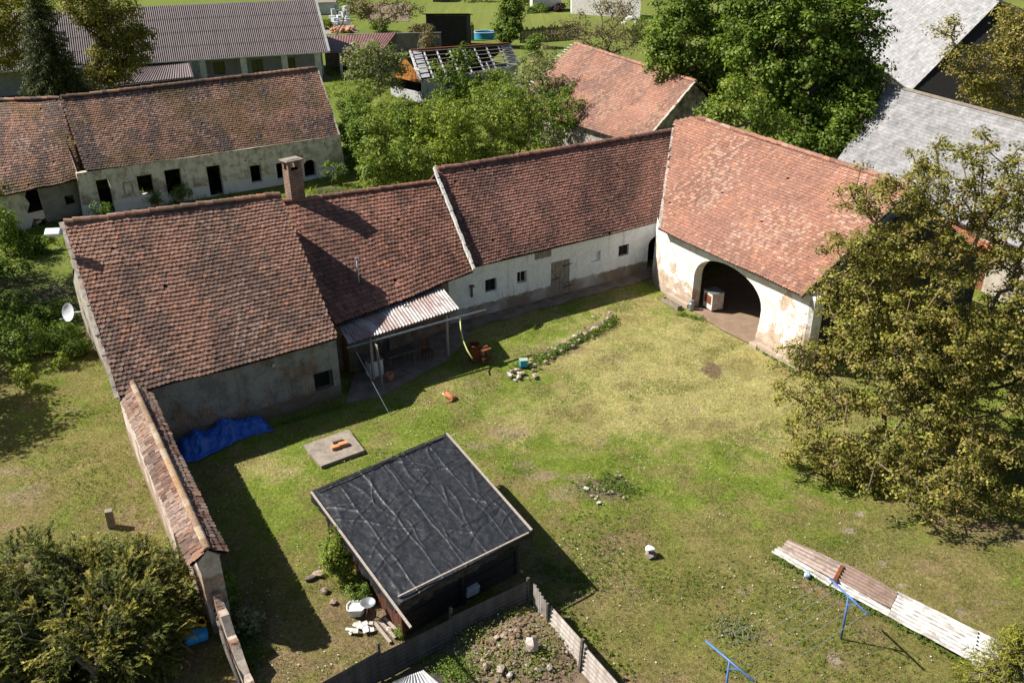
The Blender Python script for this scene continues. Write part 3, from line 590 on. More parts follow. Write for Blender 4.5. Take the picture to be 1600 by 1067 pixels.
# ---- white stable
wLf, wRt = G(744, 417, 3.05), G(1012, 350, 3.22); vR, vL = G(1058, 202, 7.12), G(683, 264, 7.0)
stable = thing('white_stable', 'long whitewashed stable with dark red tile roof, small square windows and an old plank door', 'stable', (wLf + wRt) / 2 * [1, 1, 0])
ds = unit((wRt - wLf) * [1, 1, 0]); ns_ = perp(ds); ext = 2.6
wRx = wRt + (wRt - wLf) / np.linalg.norm(wRt - wLf) * 2.2; vRx = vR + unit(vR - vL) * .8
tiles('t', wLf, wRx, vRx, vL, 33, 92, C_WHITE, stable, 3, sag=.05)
door_s = W_S.rect(861, 411, 889, 466, zmin=.02); w1 = W_S.rect(758, 438, 776, 453); w2 = W_S.rect(808, 426, 823, 440); w3 = W_S.rect(967, 385, 982, 398); hat = W_S.rect(836, 387, 861, 400)
ni = W_S.rect(924, 395, 938, 407); ua = W_S.uz(1013, 430)[0]
arch_s = [(ua - .15, .02), (ua + 1.15, .02), (ua + 1.15, 1.7)] + [(ua + .5 + .65 * math.cos(t_), 1.7 + .5 * math.sin(t_)) for t_ in np.linspace(.3, math.pi - .3, 7)] + [(ua - .15, 1.7)]
u0s = W_S.uz(702, 436)[0] - 1.2; u1s = ua + 3.0
W_S.mesh([(u0s, -.1), (u1s, -.1), (u1s, 3.25), (u0s, 3.05)], [door_s, w1, w2, w3, ni, arch_s], 'wall', PL_white, stable, reveal=.35,
         extra=[[W_S.p(u0s, 0, 9.4), W_S.p(u1s + 4, 0, 9.4), W_S.p(u1s + 4, 3.1, 9.4), W_S.p(u0s, 3.1, 9.4)], [W_S.p(u0s + 1.2, 0), W_S.p(u0s + 1.2, 0, 9.4), W_S.p(u0s + 1.2, 3, 9.4), W_S.p(u0s + 1.2, 6.5, 4.7), W_S.p(u0s + 1.2, 3, 0)]])
window(stable, W_S, w1, .15, .04, M_OLDWOOD, 1, M_HOLE); window(stable, W_S, w2, .15, .05, M_MORTAR, 1, M_HOLE); window(stable, W_S, w3, .15, .04, M_OLDWOOD, 1, M_HOLE)
mb = MB(); u0, z0 = hat[0]; u1, z1 = hat[2]
for k in range(5): a = u0 + (u1 - u0) * k / 5; mb.hexa([W_S.p(u, z, d) for d in (-.05, .0) for u, z in ((a, z0 + .03 * (k % 2)), (a + (u1 - u0) / 5 - .015, z0), (a + (u1 - u0) / 5 - .015, z1), (a, z1))])
mb.build('loft_hatch', M_GREYWOOD, stable)
mk('niche_back', [W_S.p(u, z, .16) for u, z in ni], [(0, 1, 2, 3)], PL_white, stable)
mb = MB(); u0, z0 = door_s[0]; u1, z1 = door_s[2]
for k in range(4): a = u0 + (u1 - u0) * k / 4; mb.hexa([W_S.p(u, z, d) for d in (.02, .07) for u, z in ((a, z0), (a + (u1 - u0) / 4 - .02, z0), (a + (u1 - u0) / 4 - .02, z1 + .04 * math.sin(k * 2)), (a, z1))])
mb.bar(W_S.p(u0 + .1, z1 * .75, .0), W_S.p(u1 - .15, z1 * .25, .0), .04, .10); dr = mb.build('door', M_GREYWOOD, stable)
for ha, hb2 in (((u1 - .5, z1 * .2), (u1 + .15, z1 * .24)), ((u1 - .5, z1 * .83), (u1 + .15, z1 * .85)), ((u0 + .05, z1 * .5), (u0 + .6, z1 * .53))): mb = MB(); mb.bar(W_S.p(*ha, -.03), W_S.p(*hb2, -.03), .02, .05); mb.build('hinge', M_RUST, dr)
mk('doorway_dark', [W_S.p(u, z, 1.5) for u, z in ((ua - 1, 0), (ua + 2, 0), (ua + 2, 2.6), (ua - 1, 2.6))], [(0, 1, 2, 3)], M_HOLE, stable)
rear(stable, vL, vRx, wLf, wRx, ns_)
ridge_caps(stable, vL, vRx, C_WHITE, .17, .36)
pv0, pv1 = G(741, 421, 3.12), G(678, 262, 7.12); o = verge(stable, pv0, pv1, .13, .2, M_WHITEP, 'parapet', 5)
mb = MB()
for px, py in ((701, 463),): pass
u_, z_ = W_S.uz(736, 450); mb.box(W_S.p(u_, z_ - .5, -.06), A32, .1, .08, .6); mb.box(W_S.p(u_, z_ + .1, -.1), A32, .22, .2, .08); mb.build('bird_feeder_bracket', M_OLDWOOD, stable)
# ---- arch barn
bL, bR = G(1030, 358, 3.9), G(1252, 463, 3.9); tR, tL = G(1427, 291, 8.3), G(1092, 184, 8.6)
barn = thing('arch_barn', 'big barn with a sunlit salmon tile roof and a wide whitewashed cart arch', 'barn', (bL + bR) / 2 * [1, 1, 0])
db = unit((bR - bL) * [1, 1, 0]); nb = perp(db)
Nb = unit(np.cross(bR - bL, tR - bL)); mid_pt = onplane((1052, 202), bL, Nb)
bLx = bL - db * 6.5; tLx = bLx + (tL - bL) - db * 0; tLx = tL + (tL - tR) / np.linalg.norm(tL - tR) * 3
clip = [bL - nb * .4, bR + db * .02 - nb * .4, bR + db * .02, tR, tL, mid_pt, bL]; sl_ = 6.5
tiles('t', bLx, bR, tR, tLx, 42, 96, C_BARN, barn, 4, clip=clip, sag=.03, rough_=.6, lift=.75, missing=.0012)
ridge_caps(barn, tL, tR, C_BARN, .15, .4); verge(barn, bL + Z * .03, mid_pt + Z * .03, .16, .12, M_MORTAR, 'valley_mortar', 6); verge(barn, mid_pt, tL, .14, .1, M_MORTAR, 'verge', 7); verge(barn, bR - Z * .03, tR - Z * .03, .1, .1, M_OLDWOOD, 'bargeboard', 8)
PL_barn = plaster('barn_wall', (.80, .79, .77), (.62, .55, .46), (.44, .35, .27), .45, .9, bt=.485, c1=(.44, .27, .17), c2=(.36, .22, .14), mort=(.6, .52, .42), dark=(.46, .39, .31))
B0 = G(1045, 462); B1 = G(1256, 583); dB = unit(B1 - B0); W_B = Wall(B0, dB); Lb = float(np.linalg.norm(B1 - B0))
arch = [(1.98, 0), (7.02, 0), (7.1, .6), (7.2, 1.3)] + [(4.62 + 2.62 * math.cos(t_), 1.75 + 1.68 * math.sin(t_) ** .8) for t_ in np.linspace(.08, math.pi - .08, 18)] + [(2.0, 1.3)]
nB = perp(dB); Bb = B0 + nB * 11.6; B1b = B1 + nB * 11.6
W_B.mesh([(-.25, -.15), (Lb, -.15), (Lb, 3.88), (-.75, 3.88)], [[(u, max(z, -.1)) for u, z in arch]], 'wall', PL_barn, barn, reveal=.55,
         extra=[[B1 - dB * .5, B1b - dB * .5, B1b - dB * .5 + Z * 3.6, B1 + nB * 5.8 - dB * .5 + Z * 8.0, B1 - dB * .5 + Z * 3.6],
                [B0 - dB * 5 + nB * 11.6, B1b, B1b + Z * 3.6, B0 - dB * 5 + nB * 11.6 + Z * 3.6], [B0 - dB * 5 + nB * 5, B0 - dB * 5 + nB * 11.6, B0 - dB * 5 + nB * 11.6 + Z * 3.6, B0 - dB * 5 + nB * 5.8 + Z * 8]])
mb = MB(); mb.poly([B1 + nB * .6 - Z * .1, B1b - Z * .1, B1b + Z * 3.6, B1 + nB * 5.8 + Z * 7.9, B1 + nB * .6 + Z * 4.1], -dB * .1); mb.build('board_gable', M_BLACKWOOD, barn)  # boards; their near-black also carries the painted shade of this gable
mb = MB(); mb.poly([B1 - dB * .01 - Z * .1, B1 + nB * .59 - Z * .1, B1 + nB * .59 + Z * 4.05, B1 - dB * .01 + Z * 3.7], -dB * .3); mb.build('wall_end', PL_barn, barn)
# curved corner leaning back to the stable wall
cs_ = [G(1045, 462), G(1030, 452), G(1021, 441), G(1018, 430)]; V = []; 
for z_, gr in ((-.1, 0), (1.0, .10), (2.2, .2), (3.6, .3)):
    for k_, q in enumerate(cs_): V.append(q + Z * z_ + (np.array([.18, .05, 0]) * gr * (1 + (k_ > 0) * 1.2) if True else 0))
mk('corner_pier', V, [(r * 4 + k_, r * 4 + k_ + 1, r * 4 + k_ + 5, r * 4 + k_ + 4) for r in range(3) for k_ in range(3)], PL_barn, barn, smooth=True)
for a_, sz in (((Lb - 1.6, -.1, -.06), (3.0, .35, .42)), ((7.25, -.1, -.1), (.55, .4, .3)), ((.9, -.1, -.04), (1.9, .25, .3))): mb = MB(); mb.box(W_B.p(*a_), dB, *sz); mb.build('stone_footing', PL_barn, barn, bevel=.04)
hfb = float(np.dot(tR - bR, nb)); mb = MB(); mb.poly([tL - Z * .02, tR - Z * .02, tR + nb * hfb - Z * 4.5, tL + nb * hfb - Z * 4.5], (0, 0, -.12), (.2, .11, .08)); mb.build('rear_roof', M_TILE, barn, colored=True)
B0_ = G(1040, 459); nB_ = nb
fz = lambda q, z=0: np.array([q[0], q[1], z]); e0_ = B0_ + nB_ * .1; lb_ = tL + nb * hfb - Z * 4.5
mk('end_wall', [fz(e0_), e0_ + Z * 3.85, fz(mid_pt), mid_pt - Z * .08, fz(tL), tL - Z * .08, fz(lb_), lb_ - Z * .08], [(0, 2, 3, 1), (2, 4, 5, 3), (4, 6, 7, 5)], PL_barn, barn)
fl = [W_B.p(.3, 0, -.3), W_B.p(7.1, 0, -.45), W_B.p(Lb, 0, .6), W_B.p(Lb - .5, 0, 10), W_B.p(-1, 0, 10)]
mk('dirt_floor', [W_B.p(u, .03, d_) for u, d_ in ((1.95, -.1), (3.2, -.25), (5.2, -.35), (6.9, -.15), (7.15, .5), (9.8, .9), (9.8, 11), (-1, 11), (-.5, .8), (1.9, .5))], [tuple(range(10))], solid('barn_floor', (.2, .135, .09), (.26, .18, .125), 2, .95, bs=.5, bd=.03), kind='structure', label='trodden bare earth floor under the cart arch')
# ---- old ruined house behind (right part) and its left part
oL, oR = G(135, 268, 3.3), G(529, 211, 3.3); pR, pL = G(494, 106, 7.72), G(95, 152, 7.5)
old = thing('derelict_house', 'derelict long house behind the nearest roof with empty window holes and peeling plaster', 'house', (oL + oR) / 2 * [1, 1, 0])
do = unit((oR - oL) * [1, 1, 0]); no = perp(do)
tiles('t', oL, oR, pR, pL, 36, 100, C_OLD, old, 5, sag=.12, missing=.0015)
ridge_caps(old, pL, pR, C_OLD, .2, .4)
PL_old = plaster('old_wall', (.74, .67, .56), (.44, .37, .28), (.85, .84, .82), .9, .6, rm=(.40, .54), bt=.54, c1=(.2, .1, .07), c2=(.14, .08, .06), dark=(.12, .10, .08))
W_O = Wall(G(161, 336) , do); W_O.P0 = W_O.P0 - do * 1.0
def R(*a, zmin=None): return W_O.rect(*a, zmin=zmin)
holes = [R(149, 282, 182, 336, zmin=.02), R(213, 276, 243, 302), R(256, 267, 288, 301), R(322, 261, 352, 309, zmin=.02), R(390, 260, 411, 284), R(431, 256, 446, 279)]
ua_, za_ = W_O.uz(474, 252); ub_, zb_ = W_O.uz(497, 287); holes.append([(ua_, .25), (ub_, .25), (ub_, za_ - .25), ((ua_ + ub_) / 2 + .2, za_), ((ua_ + ub_) / 2 - .2, za_), (ua_, za_ - .25)])
uc, zc = W_O.uz(523, 257); holes.append([(uc + .28 * math.cos(a_), max(.3, zc) + .26 * math.sin(a_)) for a_ in np.linspace(0, 6.283, 9)[:-1]])
for px, py in ((384, 251), (408, 249), (507, 225), (521, 221)): u_, z_ = W_O.uz(px, py); holes.append([(u_ - .06, z_ - .06), (u_ + .06, z_ - .06), (u_ + .06, z_ + .06), (u_ - .06, z_ + .06)])
Lo = W_O.uz(531, 262)[0] + .3; fo0 = W_O.p(0, 0); fo1 = W_O.p(Lo, 0)
W_O.mesh([(-.3, -.2), (Lo + .2, -.2), (Lo, 3.25), (-.1, 3.25)], holes, 'wall', PL_old, old, reveal=.5, extra=gable_extra(fo0, fo1 - do * .02, no, 2 * float(np.dot((pL + pR) / 2 - (oL + oR) / 2, no)) - 2.0, 3.1, 6.3, .0))
ux, zx = W_O.uz(196, 294); mb = MB()
for r_, dd in ((R(192, 286, 209, 303), -.05),): u0, z0 = r_[0]; u1, z1 = r_[2]; mb.bar(W_O.p(u0, z0, dd), W_O.p(u1, z0, dd), .08, .06); mb.bar(W_O.p(u0, z1, dd), W_O.p(u1, z1, dd), .08, .06); mb.bar(W_O.p(u0, z0, dd), W_O.p(u0, z1, dd), .08, .06); mb.bar(W_O.p(u1, z0, dd), W_O.p(u1, z1, dd), .08, .06)
mb.build('meter_cabinet_frame', M_MORTAR, old)
rear(old, pL, pR, oL, oR, no)
verge(old, oR + do * .08, pR + do * .08, .12, .08, M_MORTAR, 'verge', 9)
# left part: nearer roof with its own eave
kL, kR = G(-60, 318, 2.8), G(127, 279, 2.8); jR, jL = G(93, 153, 7.45), G(-60, 158, 7.2)
ruin = thing('derelict_outbuilding', 'derelict outbuilding at far left edge with a broken wall under its tile roof', 'outbuilding', (kL + kR) / 2 * [1, 1, 0])
dk_ = unit((kR - kL) * [1, 1, 0]); tiles('t', kL, kR, jR, jL, 36, 46, C_OLD, ruin, 6, sag=.1, missing=.002); ridge_caps(ruin, jL, jR, C_OLD, .2, .4); verge(ruin, kR + dk_ * .08, jR + dk_ * .08, .1, .08, M_RUST, 'verge', 10)
dk = unit((kR - kL) * [1, 1, 0]); nk = perp(dk); k0 = kL * [1, 1, 0] + nk * .5; W_K = Wall(k0, dk)
uu = lambda px, py: W_K.uz(px, py)[0]
a0, a1, a2, a3 = uu(-60, 340), uu(46, 335), uu(70, 320), uu(122, 300)
W_K.mesh([(a0, -.1), (a1 - .2, -.1), (a1 + .15, .5), (a1 - .1, 1.1), (a1 + .2, 1.7), (a1, 2.2), (a1 + .25, 2.7), (a0, 2.7)], [], 'wall', PL_old, ruin)
pk = Wall(k0 + nk * .3, dk); pk.mesh([(a2, -.1), (a3 + .4, -.1), (a3 + .4, 2.6), (a2 - .1, 2.6)], [[(a3 - .9, .9), (a3 - .2, .9), (a3 - .2, 1.6), (a3 - .9, 1.6)]], 'inner_partition', plaster('partition', (.33, .3, .26), (.25, .22, .19)), ruin, reveal=.2)
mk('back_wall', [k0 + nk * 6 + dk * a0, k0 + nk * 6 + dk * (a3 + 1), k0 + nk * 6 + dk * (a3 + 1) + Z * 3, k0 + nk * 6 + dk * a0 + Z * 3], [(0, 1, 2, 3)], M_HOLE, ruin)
rear(ruin, jL, jR, kL, kR, nk)
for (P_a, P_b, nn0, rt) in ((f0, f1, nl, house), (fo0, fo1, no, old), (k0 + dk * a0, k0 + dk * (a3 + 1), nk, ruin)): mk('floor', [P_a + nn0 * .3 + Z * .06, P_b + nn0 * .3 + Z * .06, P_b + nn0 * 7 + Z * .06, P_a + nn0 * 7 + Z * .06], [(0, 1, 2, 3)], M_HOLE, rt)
# ---- porch of corrugated sheets
c00, c10, c11, c01 = G(544, 537, 2.35), G(717, 482, 2.45), G(683, 440, 2.72), G(511, 477, 2.62)
porch = thing('lean_to_porch', 'lean-to porch with a pale corrugated roof and gutter in front of the middle house', 'porch', (c00 + c10) / 2 * [1, 1, 0])
dp = unit((c10 - c00) * [1, 1, 0]); np_ = perp(dp)
# keep a real fall: rear edge sits further back and higher
V, Fq = corrugated(c00, c10, c11, c01, .17, .03, 8, .01); mk('roof_sheets', V, (Fq.ravel(), 4), corr('porch_sheet', [(.42, .405, .39), (.24, .175, .16), (.14, .07, .06)], math.degrees(math.atan2(dp[1], dp[0])), 1.0, .45, (.42, .56), .15), porch, smooth=True)
mb = MB(); g_a = c00 - dp * .1 - Z * .14 - np_ * .06; g_b = G(760, 483, 2.25)
def gutter(mb, a, b, r):
    d = unit(b - a); s_ = unit(np.cross(Z, d)); V = []
    for p in (a, b):
        for rr in (r, r * .88): V += [p + s_ * math.cos(t_) * rr + Z * math.sin(t_) * rr for t_ in np.linspace(math.pi, 2 * math.pi, 8)]
    Fc = [(i, i + 1, i + 17, i + 16) for i in range(7)] + [(i + 8, i + 9, i + 25, i + 24) for i in range(7)] + [(0, 8, 24, 16), (7, 15, 31, 23)]; mb.add(V, Fc)
gutter(mb, g_a, g_b, .075); mb.build('gutter', M_METAL, porch, smooth=True)
mb = MB(); mb.bar(c00 - Z * .1 + np_ * .12, c10 - Z * .1 + np_ * .12, .09, .12); mb.bar((c00 + c01) / 2 - Z * .1, (c10 + c11) / 2 - Z * .1, .08, .1); mb.build('beam', M_OLDWOOD, porch)
for px, py in ((592, 601), (706, 560)):
    f = G(px, py); t_ = float(np.dot(f - c00, dp)); q = c00 + dp * t_ + np_ * .12; mb = MB(); mb.box([q[0], q[1], 0], dp, .11, .11, q[2] - .12); mb.build('post', M_BATTEN, porch)
mb = MB()
sp = G(560, 600); mb.poly([G(541, 628, .06), G(596, 618, .06), G(700, 560, .06), G(735, 520, .06), G(700, 500, .06), G(560, 560, .06)], (0, 0, -.12)); mb.build('porch_floor', M_CONCD, kind='structure', label='worn concrete floor under the porch')
# concrete walk along the stable
mb = MB(); nA = perp(A32); wal = [W_S.p(-1.6, .05, .05), W_S.p(ua + 1.4, .05, .05), W_S.p(ua + .7, .05, -.85)] + [W_S.p(u, .05, -.95 + .12 * math.sin(u * 2.3)) for u in np.arange(ua, -1.8, -.7)] + [W_S.p(-1.8, .05, -1.3), W_S.p(-3.3, .05, -2.4), W_S.p(-4.2, .05, -.5)]
mb.poly(wal, (0, 0, -.1)); mb.build('path', M_CONCD, kind='structure', label='cracked concrete walk along the foot of the white stable')
# ---- garden wall with tiled coping
w0r, w1r = G(200, 583, 3.35), G(323, 856, 3.2); w0r = w0r + (w0r - w1r) / np.linalg.norm(w0r - w1r) * .6
gw = thing('garden_wall', 'tall garden wall with a tile coping running toward the camera from the nearest farmhouse', 'wall', (w0r + w1r) / 2 * [1, 1, 0])
dw = unit((w1r - w0r) * [1, 1, 0]); nw = perp(dw)     # nw points right/back (yard side)
hw = .56; drop = .42
aL, bL_ = w0r - nw * hw - Z * drop, w1r - nw * hw - Z * drop; aR, bR_ = w0r + nw * hw - Z * drop, w1r + nw * hw - Z * drop
tiles('t', bL_, aL, w0r, w1r, 3, 70, C_COPE, gw, 7, sag=.04, rough_=1.6, lift=.9, nm='coping_tiles', missing=.01); tiles('t', aR, bR_, w1r, w0r, 3, 70, C_COPE, gw, 8, sag=.04, rough_=1.4, lift=.9, nm='coping_tiles', missing=.01)
ridge_caps(gw, w0r + Z * .03, w1r + Z * .03, tilecol((.27, .18, .115), (.15, .11, .08), (.40, .33, .24), (.34, .2, .1), .2, .5, .3, seed=5), .10, .36)
PL_gw = plaster('garden_wall_face', (.60, .54, .47), (.42, .34, .28), (.3, .22, .16), .4, .8, bt=.5, c1=(.32, .17, .11), c2=(.22, .12, .08))
mb = MB(); ctr = (w0r + w1r) / 2; base0 = w0r * [1, 1, 0] - Z * .1; base1 = w1r * [1, 1, 0] - Z * .1
mb.hexa([p + nw * s_ * .30 + Z * z_ for z_ in (0, 2.92) for p, s_ in ((base0, 1), (base1, 1), (base1, -1), (base0, -1))]); mb.poly([base1 + dw * .02 + nw * .33 + Z * 2.9, base1 + dw * .02 - nw * .33 + Z * 2.9, base1 + dw * .02 + Z * 3.22], -dw * .3)
q = base0 + (base1 - base0) * .38 - nw * .40; mb.box(q, dw, float(np.linalg.norm(base1 - base0)) * .74, .2, 2.72)
mb.build('wall', PL_gw, gw)
# lower broken continuation of that wall
bw0 = base1 + dw * .1; mb = MB(); hts = [1.7, 1.35, 1.45, 1.0, 1.1, .8, .6, .7, .4]
for k in range(8): a = bw0 + dw * k * .42; mb.hexa([p + nw * s_ * .15 + Z * z_ for z_ in (0,) for p, s_ in ((a, 1), (a + dw * .415, 1), (a + dw * .415, -1), (a, -1))] + [p + nw * s_ * .12 + Z * h_ for p, s_, h_ in ((a, 1, hts[k]), (a + dw * .415, 1, hts[k + 1]), (a + dw * .415, -1, hts[k + 1]), (a, -1, hts[k]))])
mb.build('broken_wall', plaster('broken_brick', (.42, .36, .3), (.26, .2, .16), None, .4, 1.0, bt=.40, c1=(.26, .13, .08), c2=(.16, .09, .06)), label='low broken brick wall stub continuing from the end of the tiled garden wall', cat='wall')
# ---- black tarpaulin shed
zT = 2.0; sB, sL_, sR, sF = G(698, 677, 2.05), G(486, 768, 1.95), G(833, 827, 2.0), G(617, 948, 1.92)
shed = thing('tarpaulin_shed', 'square wooden shed roofed with wrinkled black plastic sheeting in the middle of the yard', 'shed', (sB + sF) / 2 * [1, 1, 0])
rng = np.random.default_rng(5); nu, nv = 250, 270; s_, t_ = np.meshgrid(np.linspace(0, 1, nu), np.linspace(0, 1, nv)); S = s_[..., None]; T = t_[..., None]
Pp = (sF * (1 - S) + sR * S) * (1 - T) + (sL_ * (1 - S) + sB * S) * T
h = (fbm(s_ * 9, t_ * 9, 5, 4) - .5) * .07 + (fbm(s_ * 30, t_ * 30, 8, 3) - .5) * .018
for k in range(64):
    c0 = rng.random(2); a_ = rng.choice([0.35, 1.25, 1.57, 0.0, -.6, rng.uniform(0, 3.14)]) + rng.normal(0, .18); ln = rng.uniform(.08, .34); wd_ = rng.uniform(.005, .013); am = rng.uniform(.006, .022) * (1 if rng.random() < .85 else -1)
    dx, dy = math.cos(a_), math.sin(a_); al = (s_ - c0[0]) * dx + (t_ - c0[1]) * dy; pe = -(s_ - c0[0]) * dy + (t_ - c0[1]) * dx + .03 * np.sin(al * 20) * .3
    h = h + am * np.exp(-(pe / wd_) ** 2) * sstep(1.1, .5, np.abs(al) / ln)
for k_, (fx, fy, am, wd_) in enumerate(((2.4, 6, .017, .010), (5, 2.2, .015, .010), (11, 8, .006, .016))):
    wx = s_ + .05 * (fbm(s_ * 4, t_ * 4, 50 + k_, 2) - .5); wy = t_ + .05 * (fbm(s_ * 4, t_ * 4, 60 + k_, 2) - .5); nn_ = vn(wx * fx, wy * fy, 70 + k_) * .8 + vn(wx * fx * 2, wy * fy * 2, 80 + k_) * .2
    h = h + am * np.exp(-np.abs((nn_ - .5) / (wd_ * 2.2)) ** 1.3) * sstep(.50, .68, fbm(s_ * 3, t_ * 3, 90 + k_, 3))
for q in (.17, .34, .5, .66, .83): h = h + .02 * np.exp(-((s_ - q + .004 * np.sin(t_ * 20)) / .006) ** 2) * (.3 + fbm(t_ * 6, s_ * 0 + q * 9, 3, 2))
for q in (.25, .5, .75): h = h + .018 * np.exp(-((t_ - q + .004 * np.sin(s_ * 17)) / .006) ** 2) * (.3 + fbm(s_ * 6, t_ * 0 + q * 9, 4, 2))
Vt = (Pp + Z * h[..., None]).reshape(-1, 3); i = np.arange((nu - 1) * (nv - 1)); a = (i // (nu - 1)) * nu + i % (nu - 1); Ft = np.stack([a, a + 1, a + nu + 1, a + nu], 1)
m, t, p = newmat('black_plastic'); nn = noise(t, 5, 6, .7); n9 = noise(t, 22, 5, .65, dist=1.5)
L(t, ramp(t, nn, [(.35, (.008, .009, .011)), (.7, (.019, .021, .025))]), p.inputs['Base Color']); L(t, ramp(t, nn, [(.3, .38), (.7, .55)]), p.inputs['Roughness']); p.inputs['Specular IOR Level'].default_value = .45; L(t, bump(t, n9, .45, .02), p.inputs['Normal']); M_PLAS = m
mk('sheeting', Vt, (Ft.ravel(), 4), M_PLAS, shed, smooth=True)
def skirt(a, b, out, hgt, seed, name='sheeting_edge'):
    rng = np.random.default_rng(seed); n_ = int(np.linalg.norm(b - a) / .04); s2, t2 = np.meshgrid(np.linspace(0, 1, n_), np.linspace(0, 1, 7)); hh = hgt * (.55 + .9 * fbm(s2 * 9, s2 * 0, seed, 3)); w_ = (fbm(s2 * 22, t2 * 2, seed, 3) - .5) * .2 * t2
    P = a * (1 - s2[..., None]) + b * s2[..., None] + out * (.03 + w_)[..., None] - Z * (t2 * hh)[..., None]; i = np.arange((n_ - 1) * 6); q = (i // (n_ - 1)) * n_ + i % (n_ - 1)
    mk(name, P.reshape(-1, 3), (np.stack([q, q + 1, q + n_ + 1, q + n_], 1).ravel(), 4), M_PLAS, shed, smooth=True)
dF = unit((sR - sF) * [1, 1, 0]); dS = unit((sL_ - sF) * [1, 1, 0])
skirt(sF, sR, -dS, .30, 1); skirt(sF, sL_, -dF, .34, 2); skirt(sR, sB, dF, .2, 3); skirt(sL_, sB, dS, .12, 4)
for a_, b_, w_, lift_ in ((G(486, 768, 2.04), G(642, 980, 1.98), .07, 0), (G(698, 677, 2.14), G(831, 828, 2.10), .07, 0), (G(622, 932, 2.02), G(826, 832, 2.08), .05, 0)):
    mb = MB(); mb.bar(a_, b_, w_, .045); mb.build('batten', M_BATTEN, shed)
for a_, b_ in (((582, 727), (612, 714)), ((665, 692), (694, 681)), ((496, 766), (690, 684))):
    mb = MB(); mb.bar(G(*a_, 2.06), G(*b_, 2.1), .05, .03); mb.build('lath', M_OLDWOOD if a_[0] > 500 else M_BLACKWOOD, shed)
ins = .45; cF = (sF + dF * ins + dS * .55) * [1, 1, 0]; cR = (sR - dF * .35 + dS * .55) * [1, 1, 0]; cL = (sL_ + dF * ins - dS * .2) * [1, 1, 0]; cB = (sB - dF * .35 - dS * .2) * [1, 1, 0]
def planks(a, b, n_, mat, vert=False, h=1.85, name='plank_wall', gap=.015, skip=()):
    mb = MB(); d = unit(b - a); Ln = float(np.linalg.norm(b - a)); rng = np.random.default_rng(int(Ln * 100))
    for k in range(n_):
        if k in skip: continue
        if vert: u = Ln * k / n_; mb.box(a + d * (u + Ln / n_ / 2), d, Ln / n_ - gap, .03 + .01 * (k % 2), h * rng.uniform(.93, 1))
        else: z = h * k / n_; mb.box(a + (b - a) / 2 + Z * z + perp(d) * rng.normal(0, .008), d, Ln, .035, h / n_ - gap)
    return mb.build(name, mat, shed)
planks(cF, cR, 9, M_DARKWOOD); planks(cF, cL, 26, M_REDWOOD, True); planks(cR, cB, 9, M_DARKWOOD); planks(cL, cB, 9, M_DARKWOOD)
for q in (cF, cR, cL, cB, (cF + cR) / 2 - dS * .05): mb = MB(); mb.box(q, dF, .11, .11, 1.9); mb.build('post', M_REDWOOD if q is cF else M_DARKWOOD, shed)
mb = MB(); mb.bar(sF + dF * .1 + dS * .3 - Z * .1, sR - dF * .1 + dS * .3 - Z * .1, .1, .12); mb.bar(sF + dF * .3 - Z * .1, sL_ + dF * .3 - Z * .1, .1, .12); mb.build('rafter', M_OLDWOOD, shed)
# =================================================================== BACKGROUND BUILDINGS
def simple_gable(root, eA, eB, rA, rB, wallmat, th=.3, inset=.4, name='wall', backn=None):
    d = unit((eB - eA) * [1, 1, 0]); n = perp(d); half = float(np.dot((rA + rB) / 2 - eA, n)); f0 = eA * [1, 1, 0] + n * inset + d * .1; f1 = eB * [1, 1, 0] + n * inset - d * .1
    ze = eA[2] - .05; V = []; Fc = []; fl_ = lambda q: np.array([q[0], q[1], -.1])
    def endw(e, r, s_):
        o = d * s_ * .35; hf_ = float(np.dot(r - e, n)); bk_ = e + n * (2 * hf_ - inset); f_ = e + n * inset; k_ = (r[2] - e[2]) / hf_
        return [fl_(f_ + o), fl_(bk_ + o), bk_ + o + Z * (inset * k_ - .12), r + o - Z * .14, f_ + o + Z * (inset * k_ - .12)]
    A_, B_ = endw(eA, rA, 1), endw(eB, rB, -1)
    for P in (A_, B_, [A_[0], B_[0], B_[4], A_[4]], [A_[1], B_[1], B_[2], A_[2]]):
        k = len(V); V += list(P); Fc.append(tuple(range(k, k + len(P))))
    return mk(name, V, Fc, wallmat, root), Wall(f0, d), n, half
# long building with corrugated roof (top left)
e0, e1 = G(-260, 128, 3.4), G(513, 81, 3.4); d_ = unit((e1 - e0) * [1, 1, 0]); n_ = perp(d_); rb = e1 + n_ * 6.6 + Z * 5.6; ra = e0 + n_ * 6.6 + Z * 5.6
long_b = thing('long_farm_building', 'long farm building at top left with a mauve corrugated roof and white porch columns', 'farm building', (e0 + e1) / 2 * [1, 1, 0])
yr = math.degrees(math.atan2(d_[1], d_[0])); M_CORB = corr('brown_corrugated', [(.115, .08, .08), (.18, .135, .13), (.07, .052, .05)], yr, .8, .7, (.35, .65))
for k in range(4):
    f0_, f1_ = k / 4, (k + 1) / 4 + .01; a0_ = e0 + (ra - e0) * f0_; a1_ = e1 + (rb - e1) * f0_; b1_ = e1 + (rb - e1) * f1_; b0_ = e0 + (ra - e0) * f1_; up = Z * (.05 * (1 if k else 1)); V, Fq = corrugated(a0_ + Z * .0, a1_, b1_ - Z * .03, b0_ - Z * .03, .24, .045, 2, .015); V[:, 2] += .06
    mk('roof_sheets', V, (Fq.ravel(), 4), M_CORB, long_b, smooth=True)
mb = MB(); mb.poly([ra, rb, rb + n_ * 6.6 - Z * 5.6, ra + n_ * 6.6 - Z * 5.6], (0, 0, -.1)); mb.build('rear_roof', M_CORB, long_b)
mb = MB(); mb.bar(e1 + Z * .02 + d_ * .1, rb + d_ * .1 + Z * .02, .3, .16); mb.bar(e0 - Z * .05, e1 - Z * .05 + d_ * .2, .2, .16); mb.build('fascia', M_WHITEP, long_b)
